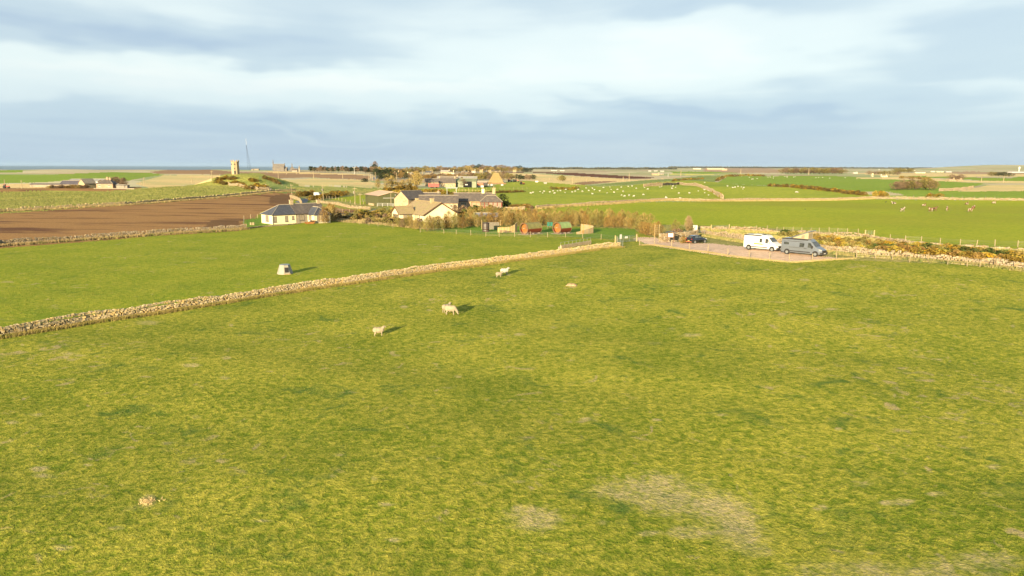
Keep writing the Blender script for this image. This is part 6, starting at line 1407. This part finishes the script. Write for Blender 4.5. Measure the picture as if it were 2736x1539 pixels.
for i in range(5): q = MB(); q.bar((-.55, 0, 1.0 + i * .42), (.35, 0, 1.0 + i * .42), .035, 5); q.build('rung', M_WOODP, root)
root = empty('metal_rail', P(1815, 632), 0.1, 'low galvanised rail behind the car park wall', 'rail')
for z in (.9, 1.15): q = MB(); q.bar((0, 0, z), (6.0, 1.0, z), .04, 6); q.build('rail', M_GALV, root)
for x in (0, 3, 6): q = MB(); q.bar((x, x / 6, 0), (x, x / 6, 1.2), .05, 6); q.build('upright', M_GALV, root)
# arched animal hut
def frustum_hut(label, p, rz):
    root = empty('animal_hut', p, rz, label, 'hut'); pale = mat('pale_grey_hut', (.60, .56, .46), .75, .15, 1.0); n = 8
    def ring(r, z, sx=1.0): return [(math.cos(2*PI*(i + .5)/n) * r * sx, math.sin(2*PI*(i + .5)/n) * r, z) for i in range(n)]
    lo, hi = ring(1.12, .0), ring(.72, 1.25)
    for i in range(n):
        j = (i + 1) % n; q = MB(); a, b, c, d = Vector(lo[i]), Vector(lo[j]), Vector(hi[j]), Vector(hi[i]); nn = (b - a).cross(d - a).normalized() * -.03
        q.add([a, b, c, d, a + nn, b + nn, c + nn, d + nn], [(0, 1, 2, 3), (7, 6, 5, 4), (0, 4, 5, 1), (1, 5, 6, 2), (2, 6, 7, 3), (3, 7, 4, 0)]).build('side_panel', pale, root)
    q = MB(); q.add(ring(.74, 1.25) + ring(.70, 1.31), [tuple(range(n - 1, -1, -1)), tuple(range(n, 2 * n))] + [(i, (i + 1) % n, n + (i + 1) % n, n + i) for i in range(n)]).build('roof_panel', M_GALV, root)
    q = MB(); q.add([(-.24, -.985, .28), (.24, -.985, .28), (.24, -.80, .95), (-.24, -.80, .95), (-.24, -.9, .28), (.24, -.9, .28), (.24, -.70, .95), (-.24, -.70, .95)], [(0, 1, 2, 3), (7, 6, 5, 4), (0, 4, 5, 1), (1, 5, 6, 2), (2, 6, 7, 3), (3, 7, 4, 0)]).build('doorway', M_BLACKP, root, rot=(0, 0, 0), loc=(0, -.06, 0))
    q = MB(); q.box(-.3, .5, -1.25, -1.0, 0, .12); q.build('door_step', M_WOODY, root)
frustum_hut('small pale grey eight sided animal hut standing alone in the left field', P(762, 731), math.radians(30))
# hatched rock, boat like cart by cottage
p = P(828, 598); root = empty('rowing_boat', p, 0.5, 'small brown boat with a white cover at the corner of the cottage garden', 'boat')
root.scale = (.7, .7, .8); q = MB(); q.prism([(-1.9, .35), (-1.5, 0), (1.3, 0), (2.0, .75), (-1.9, .65)], -.55, .55); q.build('hull', mat('varnished_hull', (.42, .19, .06), .4, .2, 2), root)
q = MB(); q.box(0.2, 1.6, -.5, .5, .65, 1.1); q.build('dark_cuddy', M_BLACKP, root); q = MB(); q.blob((-.1, 0, 1.0), .6, .45, .3, .05, lat=5, lon=8); q.build('cover', M_WHITE, root)
root = empty('garden_barrel', P(674, 601), 0, 'pair of tan tubs on the lawn left of the cottage', 'tub')
for x in (-.3, .35): q = MB(); q.bar((x, 0, 0), (x, 0, .65), .3, 10, .27); q.build('tub', M_CREAM2, root)
for k, (px, py) in enumerate(((1528, 763),)):
    q = MB(); q.blob((0, 0, .0), .75, .5, .28, .15, lat=6, lon=10); tag(q.build('earth_mound', mat('dry_earth', (.52, .36, .20), .95, .25, 3, bump=.7), loc=P(px, py)), ['dry earth mound in the near field right of the upper sheep pair', 'small dry earth mound in the near field left of the single sheep'][k], 'mound')
root = None
p = P(395, 1340); rs_ = np.random.RandomState(2); k_ = rs_.normal(0, .17, (120, 3)) * (1, 1, 0) + np.array(p)
o = tufts('dry_tussock', k_, 0.09, 0.03, mat('straw_clump', (.72, .54, .27), .95, .2, 6), 5, 1.0, 3, 'pale orange tussock in the lower left of the near field', 'tussock'); del o['kind']

# ---------------------------------------------------------------- vehicles
def loft(stations, ringf, mats, name, parent, smooth=True):
    rings = [ringf(*s) for s in stations]; n = len(rings[0]); q = MB(); vs = [v for r in rings for v in r]; fs = []
    for k in range(len(rings) - 1):
        for i in range(n): j = (i + 1) % n; fs.append((k*n + i, k*n + j, (k+1)*n + j, (k+1)*n + i))
    fs.append(tuple(range(n - 1, -1, -1))); fs.append(tuple(range((len(rings) - 1) * n, len(rings) * n)))
    q.add(vs, fs); o = q.build(name, mats, parent, smooth)
    return o
def vring(x, zb, zt, wb, wt, shoulder=.16, belt=.45):
    """cross section at x: bottom, sill, belt, roof shoulder"""
    zm = zb + (zt - zb) * belt; h = [(0, zb), (wb * .92, zb), (wb, zb + .08), (wb, zm), ((wb * .35 + wt * .65), zm + (zt - zm) * .62), (wt, zt - shoulder), (wt - shoulder * .9, zt - .02), (0, zt)]
    return [(x, -y, z) for y, z in h] + [(x, y, z) for y, z in h[::-1][1:-1]]
def wheel(parent, x, y, r, w=.2, side=-1, rim=.62):
    q = MB(); q.bar((0, -w/2, 0), (0, w/2, 0), r, 24); t = q.build('wheel', M_RUBBER, parent, loc=(x, y, r))
    q = MB(); s = side; q.bar((0, s * (w/2 + .004), 0), (0, s * (w/2 + .02), 0), r * rim, 16)
    q.bar((0, s * (w/2 + .02), 0), (0, s * (w/2 + .035), 0), r * .2, 8); q.build('rim', M_GALV, t)
def slab(parent, name, quad, m, t=.012):
    a, b, c, d = [Vector(v) for v in quad]; nn = (b - a).cross(d - a).normalized() * t
    q = MB(); q.add([a, b, c, d, a + nn, b + nn, c + nn, d + nn], [(3, 2, 1, 0), (4, 5, 6, 7), (0, 1, 5, 4), (1, 2, 6, 5), (2, 3, 7, 6), (3, 0, 4, 7)]); return q.build(name, m, parent)
def panel_van(label, p, rz, L, body, stripe=None, popup=False, ztop=2.5):
    root = empty('campervan', p, rz, label, 'campervan'); X = L / 2
    fx_ = X - 6.0 + 6.0   # nose at +X
    st = [(-X, .45, ztop - .25, .92, .82), (-X + .06, .35, ztop - .06, 1.0, .86), (-X + .35, .32, ztop, 1.02, .87), (X - 2.3, .32, ztop + .02, 1.02, .88), (X - 1.95, .32, ztop - .08, 1.02, .87),
          (X - 1.60, .32, ztop - .42, 1.02, .88), (X - 1.02, .32, 1.46, 1.02, .90), (X - .5, .32, 1.22, 1.0, .86), (X - .18, .34, 1.02, .95, .80), (X - .02, .40, .85, .84, .72)]
    loft([(a, b, c, d, e) for a, b, c, d, e in st], lambda x, zb, zt, wb, wt: vring(x, zb, zt, wb, wt, .14 if zt > 2 else .07), [body], 'body', root, False)
    gl = mat('vehicle_glass', (.02, .022, .022), .15, .4, 2, spec=.5, c2=(.06, .065, .055))
    # windscreen lies on the raked front
    def scr(x, z, w): return (x, w, z)
    slab(root, 'windscreen', [(X - 1.64, -.80, ztop - .40 + .01), (X - 1.64, .80, ztop - .40 + .01), (X - 1.04, .84, 1.50), (X - 1.04, -.84, 1.50)][::-1], gl, .03)
    for s in (-1, 1):
        y0 = 1.035 * s
        def sq(nm, pts, m): 
            pts = [(x, (1.03 - max(0, z - 1.29) * .115) * s, z) for x, z in pts]; 
            if s > 0: pts = pts[::-1]
            slab(root, nm, pts, m, .015)
        sq('cab_window', [(X - 2.15, 1.28), (X - 1.25, 1.28), (X - 1.78, 1.98), (X - 2.15, 1.98)], gl)
        if s < 0:
            if stripe:
                sq('side_window', [(X - 3.15, 1.32), (X - 2.72, 1.32), (X - 2.72, 1.95), (X - 3.15, 1.95)], gl); sq('stripe', [(X - 4.1, 1.0), (X - 2.55, .98), (X - 2.55, 1.14), (X - 4.1, 1.18)], stripe)
                sq('cab_pillar', [(X - 2.2, 1.28), (X - 2.15, 1.28), (X - 2.15, 1.98), (X - 2.2, 1.98)], body)
            else:
                sq('side_window', [(X - 3.45, 1.28), (X - 2.72, 1.28), (X - 2.72, 1.86), (X - 3.45, 1.86)], gl); sq('rear_side_window', [(-X + .45, 1.50), (-X + 1.25, 1.50), (-X + 1.25, 1.84), (-X + .45, 1.84)], gl)
                sq('door_track', [(-X + 1.0, 2.02), (X - 2.9, 2.02), (X - 2.9, 2.07), (-X + 1.0, 2.07)], M_GUTTER)
                sq('waist_line', [(-X + 1.3, 1.12), (X - 2.4, 1.12), (X - 2.4, 1.15), (-X + 1.3, 1.15)], M_GUTTER)
                sq('hatch', [(-X + .35, 1.95), (-X + .95, 1.95), (-X + .95, 2.0), (-X + .35, 2.0)], M_BLACKP)
                sq('door_handle', [(X - 2.62, 1.02), (X - 2.55, 1.02), (X - 2.55, 1.2), (X - 2.62, 1.2)], M_BLACKP)
            sq('door_handle', [(X - 2.42, 1.02), (X - 2.35, 1.02), (X - 2.35, 1.16), (X - 2.42, 1.16)], M_BLACKP)
        sq('sill_trim', [(-X + 1.45, .50), (X - 1.75, .50), (X - 1.75, .64), (-X + 1.45, .64)], M_BLACKP)
        q = MB(); q.box(-.09, .09, -.14, .14, 1.2, 1.6); q.build('mirror', M_BLACKP if not stripe else M_WHITE, root, loc=(X - 1.45, 1.16 * s, 0))
        for x in (-X + 1.02, X - .95):
            q = MB(); q.bar((x, 1.0 * s, .40), (x, 1.034 * s, .40), .45, 20); q.build('wheel_arch', M_BLACKP, root)
            wheel(root, x, .95 * s, .36, .22, s)
        slab(root, 'headlight', [(X - .40, .97 * s, .98), (X - .06, .80 * s, .88), (X - .10, .78 * s, 1.04), (X - .52, .92 * s, 1.17)][::(1 if s > 0 else -1)], mat('headlamp_glass', (.55, .55, .52), .1, .1, 3, spec=1), .04)
    q = MB(); q.box(X - .30, X + .05, -.96, .96, .28, .66); q.build('bumper', M_BLACKP, root)
    q = MB(); q.box(X - .12, X + .025, -.70, .70, .665, .92); q.build('grille', M_BLACKP, root)
    q = MB(); q.box(X + .052, X + .065, -.30, .30, .42, .54); q.build('number_plate', M_WHITE, root)
    q = MB(); q.box(-X - .05, -X + .06, -.95, .95, .3, .72); q.build('rear_bumper', M_BLACKP, root)
    q = MB(); q.box(-X + .1, X - 2.9 if stripe else X - 2.2, -.98, -.83, ztop - .17, ztop - .02); q.build('awning', M_BLACKP, root)
    q = MB(); q.box(-X + 1.6, -X + 2.9, -.5, .5, ztop, ztop + .10); q.build('roof_hatch', M_WHITE if stripe else M_BLACKP, root)
    q = MB(); q.box(X - 3.3, X - 2.7, -.35, .35, ztop, ztop + .07); q.build('vent', M_BLACKP, root)
    if popup:
        canvas = mat('beige_canvas', (.62, .52, .33), .9, .12, 2); net = mat('brown_net_window', (.40, .33, .22), .9, .1, 3)
        x0, x1, z0, z1 = X - 4.7, X - 2.3, ztop + .03, ztop + 1.02
        q = MB(); w = .78; vs = [(x0, -w, z0), (x1, -w, z0), (x1, -w, z1), (x0, -w, z0 + .05), (x0, w, z0), (x1, w, z0), (x1, w, z1), (x0, w, z0 + .05)]
        q.add(vs, [(0, 1, 2, 3), (7, 6, 5, 4), (1, 5, 6, 2), (0, 4, 5, 1), (0, 3, 7, 4), (3, 2, 6, 7)]).build('canvas', canvas, root)
        slab(root, 'net_window', [(x0 + 1.35, -w - .003, z0 + .06), (x0 + 1.85, -w - .003, z0 + .06), (x0 + 1.85, -w - .003, z0 + .62), (x0 + 1.35, -w - .003, z0 + .42)], net, .01)
        slab(root, 'net_window', [(x1 + .003, -w + .2, z0 + .1), (x1 + .003, w - .2, z0 + .1), (x1 + .003, w - .2, z1 - .18), (x1 + .003, -w + .2, z1 - .18)], net, .01)
        ang = math.atan2(z1 - z0 - .05, x1 - x0); q = MB(); q.box(-.35, 3.0, -.88, .88, .02, .14); q.build('raised_roof', body, root, loc=(x0, 0, z0 + .06), rot=(0, -ang, 0))
    return root
grey_p = mat('grey_blue_paint', (.27, .31, .37), .28, .06, 1, spec=.6, coat=.4); white_p = mat('white_van_paint', (.80, .80, .78), .3, .04, 1, spec=.5, coat=.3)
def veh(a, b):  # ground contacts of rear and front wheel on the near side -> heading and middle
    A, B = P(*a), P(*b); d = B - A; return A, B, math.atan2(d.y, d.x)
A, B, _ = veh((2006.7, 666.5), (2054.5, 673)); hd = math.radians(-47.5)
off = Vector((-math.sin(hd), math.cos(hd), 0)) * 1.0
mid = (A + B) / 2 + off; mid.z = H(mid.x, mid.y) + .0
panel_van('white campervan with a yellow side stripe parked on the gravel', mid, hd, 6.0, white_p, stripe=mat('lime_yellow', (.55, .62, .03), .5, .05, 2))
A, B, _ = veh((2110.5, 679), (2167.5, 686)); mid = (A + B) / 2 + off; mid.z = H(mid.x, mid.y)
panel_van('grey blue campervan with raised canvas roof parked nearest the near field', mid, hd, 6.4, grey_p, popup=True, ztop=2.5)
def hatchback(label, p, rz, paint, L=4.1):
    root = empty('parked_car', p, rz, label, 'car'); X = L / 2
    st = [(-X, .42, .78, .74, .66), (-X + .12, .26, .95, .82, .72), (-X + .5, .22, 1.0, .87, .76), (X - .95, .22, .98, .87, .74), (X - .35, .24, .88, .84, .68), (X - .05, .34, .70, .70, .58)]
    loft(st, lambda x, zb, zt, wb, wt: vring(x, zb, zt, wb, wt, .08, .6), [paint], 'body', root, False)
    ca = [(-X + .18, .92, 1.06, .76, .70), (-X + .62, .92, 1.46, .77, .60), (-X + 1.3, .92, 1.51, .78, .60), (X - 2.0, .92, 1.47, .78, .60), (X - 1.15, .92, 1.0, .76, .68)]
    def cring(x, zb, zt, wb, wt): h = [(0, zb), (wb, zb), (wt, zt - .05), (wt - .08, zt), (0, zt)]; return [(x, -y, z) for y, z in h] + [(x, y, z) for y, z in h[::-1][1:-1]]
    gl = mat('vehicle_glass', (.045, .05, .05)); loft(ca, cring, [paint], 'cabin', root, False)
    for s in (-1, 1):
        def sq(nm, pts, m):
            pts = [(x, (.775 - (z - .95) * .30 + .012) * s, z) for x, z in pts]
            if s > 0: pts = pts[::-1]
            slab(root, nm, pts, m, .012)
        sq('side_window', [(-X + .75, 1.02), (-X + 1.75, 1.02), (-X + 1.75, 1.40), (-X + .98, 1.38)], mat('blue_grey_glass', (.10, .13, .15), .12, .2, 2, spec=.6)); sq('side_window', [(-X + 1.85, 1.02), (X - 1.45, 1.02), (X - 1.95, 1.40), (-X + 1.85, 1.40)], mat('blue_grey_glass', (.16, .21, .24)))
        q = MB(); q.box(-.05, .12, -.09, .09, .98, 1.1); q.build('mirror', paint, root, loc=(X - 1.35, .88 * s, 0))
        for x in (-X + .75, X - .78):
            q = MB(); q.bar((x, .80 * s, .34), (x, .872 * s, .34), .37, 18); q.build('wheel_arch', M_BLACKP, root); wheel(root, x, .80 * s, .32, .19, s, .72)
        q = MB(); q.box(-X - .01, -X + .14, min(.62 * s, .74 * s), max(.62 * s, .74 * s), .80, .94); q.build('tail_light', M_RED, root)
        q = MB(); q.box(X - .42, X - .15, .60 * s - .12, .60 * s + .12, .74, .86); q.build('headlight', M_WHITE, root)
    slab(root, 'rear_window', [(-X + .19, .60, 1.02), (-X + .19, -.60, 1.02), (-X + .56, -.52, 1.40), (-X + .56, .52, 1.40)], gl, .03)
    slab(root, 'windscreen', [(X - 1.22, -.60, 1.04), (X - 1.22, .60, 1.04), (X - 1.96, .54, 1.44), (X - 1.96, -.54, 1.44)], gl, .03)
    q = MB(); q.box(-X - .03, -X - .005, -.26, .26, .52, .64); q.build('number_plate', mat('yellow_plate', (.75, .62, .2), .5), root)
    q = MB(); q.box(-X + .0, -X + .1, -.7, .7, .30, .46); q.build('rear_bumper', M_ORANGE, root)
A, B, hc = veh((1855.5, 651.5), (1884, 648.5)); hd2 = math.radians(32); off = Vector((-math.sin(hd2), math.cos(hd2), 0)) * .85; mid = (A + B) / 2 + off; mid.z = H(mid.x, mid.y)
hatchback('black hatchback parked beside the stone wall in the car park', mid, hd2, mat('black_car_paint', (.012, .013, .02), .15, .1, 2, spec=.8, coat=.6))
# light van on the lane, far off
p = P(850, 525); root = empty('parked_van', p, math.radians(-25), 'pale blue panel van standing on the lane behind the cottage', 'van')
q = MB(); q.box(-2.0, 1.0, -.9, .9, .4, 2.1); q.prism([(1.0, .4), (2.2, .4), (2.2, 1.0), (1.6, 1.15), (1.0, 2.1)], -.88, .88); q.build('body', mat('pale_blue_paint', (.62, .70, .74), .4, .05, 1), root)
q = MB(); q.prism([(1.06, 2.08), (1.66, 1.19), (1.70, 1.21), (1.10, 2.12)], -.7, .7); q.build('windscreen', M_GLASS, root)
for x in (-1.3, 1.4):
    for y in (-.85, .85): q = MB(); q.bar((x, y - .1, .33), (x, y + .1, .33), .33, 12); q.build('wheel', M_RUBBER, root)

# ---------------------------------------------------------------- animals
def skin(name, verts, edges, radii, sub=1):
    me = bpy.data.meshes.new(name + '_src'); me.from_pydata(verts, edges, []); o = bpy.data.objects.new(name + '_src', me); COL.objects.link(o)
    o.modifiers.new('s', 'SKIN'); 
    for i, d in enumerate(me.skin_vertices[0].data): r_ = radii[i]; d.radius = r_ if isinstance(r_, tuple) else (r_, r_); d.use_root = (i == 0)
    o.modifiers.new('u', 'SUBSURF').levels = sub; o.modifiers['u'].render_levels = sub
    bpy.context.view_layer.update(); ev = o.evaluated_get(bpy.context.evaluated_depsgraph_get())
    out = bpy.data.meshes.new_from_object(ev); out.name = name; bpy.data.objects.remove(o); bpy.data.meshes.remove(me)
    out.polygons.foreach_set('use_smooth', [True] * len(out.polygons)); return out
def beast(name, pose='stand', s=1.0, fat=1.0, leg=1.0, head=1.0, woolly=True):
    """one continuous body: trunk, neck, head, ears, tail and four jointed legs; nose towards +x"""
    q = MB(); dz = -.34 if pose == 'lie' else 0; r0 = random.Random(1)
    def bl(c, r, m=(1, 1, 1)): q.blob((c[0], c[1], c[2]), r * m[0], r * m[1], r * m[2], .0, r0, lat=8, lon=12)
    def chain(pts, rs):
        for (p, r), (p2, r2) in zip(list(zip(pts, rs)), list(zip(pts, rs))[1:]):
            q.bar(p, p2, r, 8, r2); bl(p, r); bl(p2, r2)
    f = fat
    bl((-.30, 0, .70 + dz), .27 * f, (1.15, .9, 1)); bl((.02, 0, .67 + dz), .29 * f, (1.35, .92, 1)); bl((.30, 0, .70 + dz), .26 * f, (1.1, .85, 1)); bl((-.06, 0, .74 + dz), .24 * f, (2.1, .85, .9))
    if pose == 'graze': hp = [(.42, 0, .72), (.64, 0, .46), (.74, 0, .24)]; nose = (.80, 0, .10)
    elif pose == 'lie': hp = [(.38, 0, .80 + dz), (.54, 0, 1.0 + dz), (.60, 0, 1.06 + dz)]; nose = (.78, 0, .98 + dz)
    else: hp = [(.38, 0, .80), (.54, 0, 1.0), (.60, 0, 1.06)]; nose = (.79, 0, .97)
    chain(hp, [.18 * f, .13 * (f ** .5), .105 * head]); chain([hp[-1], nose], [.095 * head, .058 * head])
    h = Vector(hp[-1])
    for sy in (-1, 1): chain([h + Vector((-.03, sy * .06, .03)), h + Vector((-.06, sy * .17 * head, .02))], [.035, .022])
    chain([(-.55, 0, .72 + dz), (-.60, 0, .50 + dz)] + ([] if woolly else [(-.61, 0, .30 + dz)]), [.055, .04] + ([] if woolly else [.03]))
    for sy in (-1, 1):
        for x, rear in ((-.36, 1), (.32, 0)):
            if pose == 'lie': chain([(x, sy * .16, .32), (x + .18, sy * .24, .12), (x - .04, sy * .27, .06)], [.13, .07, .045])
            elif rear: chain([(x, sy * .13, .55), (x + .05, sy * .14, .38), (x - .09, sy * .14, .24), (x - .05, sy * .14, .03)], [.14, .085, .05, .042])
            else: chain([(x, sy * .12, .55), (x, sy * .13, .30), (x + .01, sy * .13, .03)], [.12, .06, .042])
    me = q.mesh(name + '_src', []); o = bpy.data.objects.new(name + '_src', me); COL.objects.link(o)
    m_ = o.modifiers.new('r', 'REMESH'); m_.mode = 'VOXEL'; m_.voxel_size = .034; sm_ = o.modifiers.new('s', 'SMOOTH'); sm_.factor = .5; sm_.iterations = 3
    bpy.context.view_layer.update(); out = bpy.data.meshes.new_from_object(o.evaluated_get(bpy.context.evaluated_depsgraph_get())); out.name = name
    bpy.data.objects.remove(o); bpy.data.meshes.remove(me)
    out.transform(Matrix.Scale(s, 4)); out.polygons.foreach_set('use_smooth', [True] * len(out.polygons)); return out
wool = mat('cream_wool', (.74, .62, .42), .95, .12, 5, bump=.8, bscale=14); wool2 = mat('white_wool', (.80, .77, .66), .95, .1, 5, bump=.8, bscale=14)
def with_mat(me, m):
    me.materials.clear(); me.materials.append(m); return me
sh = {k: with_mat(beast('sheep_' + k, k, .90, 1.14), wool) for k in ('stand', 'graze', 'lie')}
shw = {}
for k in sh: shw[k] = sh[k].copy(); with_mat(shw[k], wool2)
def animal(name, me, px, py, deg, label, cat, group=None, s=1.0):
    p = P(px, py); o = link_mesh(name, me, None, p, (0, 0, math.radians(deg)), (s, s, s)); SHARED.append(o); return tag(o, label, cat, group)
animal('sheep', sh['stand'], 1012, 898, 12, 'lone cream sheep standing with its head up in the near field', 'sheep', s=.92)
animal('sheep', sh['graze'], 1204, 841, -8, 'cream sheep with its head down in front of another sheep in the near field', 'sheep', s=1.1)
animal('sheep', sh['stand'], 1193, 835, 48, 'cream sheep with raised head partly hidden behind the grazing one', 'sheep', s=1.0)
animal('sheep', sh['stand'], 1333, 741, 20, 'smaller cream lamb of the pair near the diagonal wall', 'sheep', s=.80)
animal('sheep', shw['stand'], 1348, 735, 15, 'larger white sheep of the pair near the diagonal wall', 'sheep', s=1.05)
flock = [(1418, 518), (1424, 515), (1443, 513), (1454, 512), (1450, 517), (1469, 514), (1478, 512), (1482, 518), (1490, 511), (1497, 511), (1510, 515), (1512, 508), (1529, 514), (1537, 513), (1556, 513), (1545, 508), (1573, 511), (1588, 509), (1602, 511), (1583, 520), (1612, 503), (1622, 517), (1633, 507), (1641, 516), (1650, 508), (1660, 501), (1665, 513), (1679, 499), (1689, 499), (1661, 523), (1669, 526), (1681, 524), (1694, 526), (1722, 503), (1731, 507), (1720, 497), (1719, 522), (1763, 501), (1768, 500), (1795, 505), (1798, 499), (1805, 502), (1814, 518), (1842, 518), (1866, 511), (1883, 516), (1893, 522), (1909, 519), (1818, 531), (1780, 531), (1779, 527), (1882, 508), (1892, 510), (1359, 514), (1376, 513), (1394, 512), (1320, 518), (1566, 504), (1583, 505), (1630, 501), (1700, 505), (1741, 493), (1883, 489), (1944, 498), (1958, 502), (1964, 502), (1972, 500), (1981, 501), (1987, 502), (1985, 506), (2128, 515), (2132, 515)]
rr = random.Random(3)
for (px, py) in flock:
    region = 'beyond the curving wall' if px > 1930 else 'in the far sheep field'
    k = rr.choice(['stand', 'graze', 'graze', 'lie']); act = {'stand': 'standing', 'graze': 'grazing', 'lie': 'lying down'}[k]
    lamb = rr.random() < .3
    animal('sheep', shw[k], px, py, rr.choice([0, 180]) + rr.uniform(-40, 40), f'white {"lamb" if lamb else "sheep"} {act} {region}', 'sheep', 'sheep scattered over the far fields', s=.7 if lamb else 1.0)
for (px, py) in [(2002, 475), (2008, 480), (2012, 479.5), (2023, 478.5), (2052, 475.5), (2059, 474.5), (2066, 477), (2067, 472.5), (2096, 473), (2100, 473), (2104, 473), (2103, 476), (2120, 474), (2124, 473.5), (2180, 476), (2187, 475), (2198, 475), (2217, 477), (2258, 476), (1204, 526), (1196, 526), (1222, 528), (1230, 525), (1250, 517)]:
    animal('sheep', shw[rr.choice(['stand', 'graze'])], px, py, rr.choice([0, 180]) + rr.uniform(-40, 40), 'tiny white sheep on the dark upper pasture' if px > 1500 else 'tiny white sheep in the grass between the farm houses', 'sheep', 'sheep on the upper pasture' if px > 1500 else 'sheep between the farm houses', s=1.2 if px > 1500 else 1.0)
def cow_mat(name, c1, c2, thr):
    t = NT(name); oi = t.N('ShaderNodeObjectInfo'); ad = t.N('ShaderNodeVectorMath', operation='ADD'); t.l.new(t.pos(), ad.inputs[0]); c1 = tuple(x * .34 for x in c1); c2 = tuple(x * .45 for x in c2)
    cb = t.N('ShaderNodeCombineXYZ'); [t.l.new(t.math('MULTIPLY', oi.outputs['Random'], 30.0), cb.inputs[i]) for i in range(3)]; t.l.new(cb.outputs[0], ad.inputs[1])
    n = t.noise(1.5, 1.0, .4, .3, vec=ad.outputs[0]); t.col(t.mix(t.ramp(n, thr - .02, thr + .02), c1, c2)); t.rough(.85); return t.m
cm1 = cow_mat('red_and_white_hide', (.74, .62, .44), (.22, .085, .035), .52); cm2 = cow_mat('black_and_white_hide', (.80, .68, .50), (.03, .022, .02), .56); cm3 = cow_mat('brown_hide', (.34, .21, .09), (.10, .05, .03), .60)
cows = {}
for k in ('stand', 'lie'):
    b = beast('cow_' + k, k, 1.75, .92, 1.0, 1.15, False)
    for nm, m in (('r', cm1), ('b', cm2), ('n', cm3)): me = b.copy(); with_mat(me, m); cows[k + nm] = me
for (px, py, dg, k, lab) in [(2407, 566, 12, 'standb', 'black and cream cow walking left at the left of the herd'), (2388, 544, 180, 'liner', ''), ]:
    pass
for (px, py, dg, k, lab) in [(2411, 566, 20, 'standb', 'cow with black hindquarters and cream front at the left of the herd'), (2388, 545, 165, 'lieb', 'pale cow lying at the back left of the herd'), (2468, 551, 20, 'lier', 'white cow lying alone in the middle of the herd'),
        (2486, 566, 200, 'standr', 'pale cow standing left of the brown one'), (2497, 564, 5, 'standn', 'brown cow with dark rump standing beside the pale one'), (2530, 564, 60, 'standr', 'small dark red and white cow in the middle right'),
        (2583, 547, 30, 'lier', 'small white calf lying beyond the right hand pair'), (2592, 567, 10, 'standr', 'red and white cow in front of the right hand pair'), (2600, 560, 30, 'standr', 'red headed cow behind the right hand pair'), (2655, 544, 10, 'lier', 'red and white cow lying at the far right of the herd'),
        (2488, 525, 90, 'standn', 'brown cow looking over the far wall, left one'), (2512, 526, 90, 'standn', 'brown cow looking over the far wall, right one')]:
    animal('cow', cows[k], px, py, dg, lab, 'cow', s=.86 if py > 540 else 1.0)
bird = MB(); bird.blob((0, 0, .16), .22, .1, .12, .05, lat=5, lon=8); bird.blob((.2, 0, .3), .08, .07, .07, .05, lat=4, lon=6); bird.bar((-.15, 0, .15), (-.4, 0, .1), .05, 4, .03); bird.bar((0, .04, 0), (0, .04, .12), .012, 4); bird.bar((0, -.04, 0), (0, -.04, .12), .012, 4)
bme_ = bird.mesh('crow', M_BLACKP)
tag(link_mesh('crow', bme_, None, P(2367, 541), (0, 0, .3), (1.6,) * 3), 'tiny black crow on the grass left of the cattle', 'bird')
tag(link_mesh('crow', bme_, None, P(2151, 561), (0, 0, 1.3), (1.4,) * 3), 'tiny black crow in the empty middle of the cow field', 'bird')

# ---------------------------------------------------------------- near grass as real blades
rs = np.random.RandomState(9)
N_ = 150000
yy = 20 + 75 * rs.uniform(0, 1, N_) ** 0.85; xx = (rs.uniform(-1, 1, N_)) * (yy * .76 + 3)
pz = Hn(xx, yy)
sxp, syp, _d = project(xx, yy, pz)
dm = np.zeros(N_)
for (px, py, sx, sy, amp) in PATCH: dm += amp * np.exp(-((sxp - px) / sx) ** 2 - ((syp - py) / sy) ** 2)
keep = dm < .35
wl_ = np.interp(sxp, [p_[0] for p_ in WALL_A], [p_[1] for p_ in WALL_A])
keep &= (syp > wl_ + 3)
tufts('grass', np.stack([xx, yy, pz], -1)[keep], 0.07, 0.022, m_near, 4, 0.9, 2, 'short green grass blades covering the near pasture', 'grass')

ORD = ('first second third fourth fifth sixth seventh eighth ninth tenth eleventh twelfth thirteenth fourteenth fifteenth sixteenth seventeenth eighteenth nineteenth twentieth').split()
TENS = {2: 'twenty', 3: 'thirty', 4: 'forty'}
def ordinal(n):
    if n <= 20: return ORD[n - 1]
    t_, u_ = divmod(n, 10); return (TENS[t_] + ' ' + ORD[u_ - 1]) if u_ else {3: 'thirtieth', 4: 'fortieth'}[t_]
bylab = {}
for o in SHARED: bylab.setdefault((o.get('label'), o.get('group')), []).append(o)
for (lab, g), os_ in bylab.items():
    if len(os_) < 2 or len(os_) > 48 or not g: continue
    os_.sort(key=lambda o: float(project(o.location.x, o.location.y, o.location.z)[0]))
    if len(lab.replace(',', ' ').split()) > 11: continue
    for i, o in enumerate(os_):
        o['label'] = lab + ', ' + ('leftmost of its kind' if i == 0 else 'rightmost of its kind' if i == len(os_) - 1 else ordinal(i + 1) + ' from the left')
# ---------------------------------------------------------------- air
def haze_box(dens, col):
    q = MB(); q.box(-46000, 61000, -14000, 49000, -82, 125)
    m = bpy.data.materials.new('haze_air'); m.use_nodes = True; n = m.node_tree.nodes
    for x in list(n): n.remove(x)
    v = n.new('ShaderNodeVolumePrincipled'); o = n.new('ShaderNodeOutputMaterial')
    v.inputs['Color'].default_value = (*col, 1); v.inputs['Density'].default_value = dens; v.inputs['Anisotropy'].default_value = 0.0
    m.node_tree.links.new(v.outputs[0], o.inputs['Volume'])
    tag(q.build('haze', m), kind='stuff')
haze_box(1.5e-5, (0.38, 0.54, 0.74))
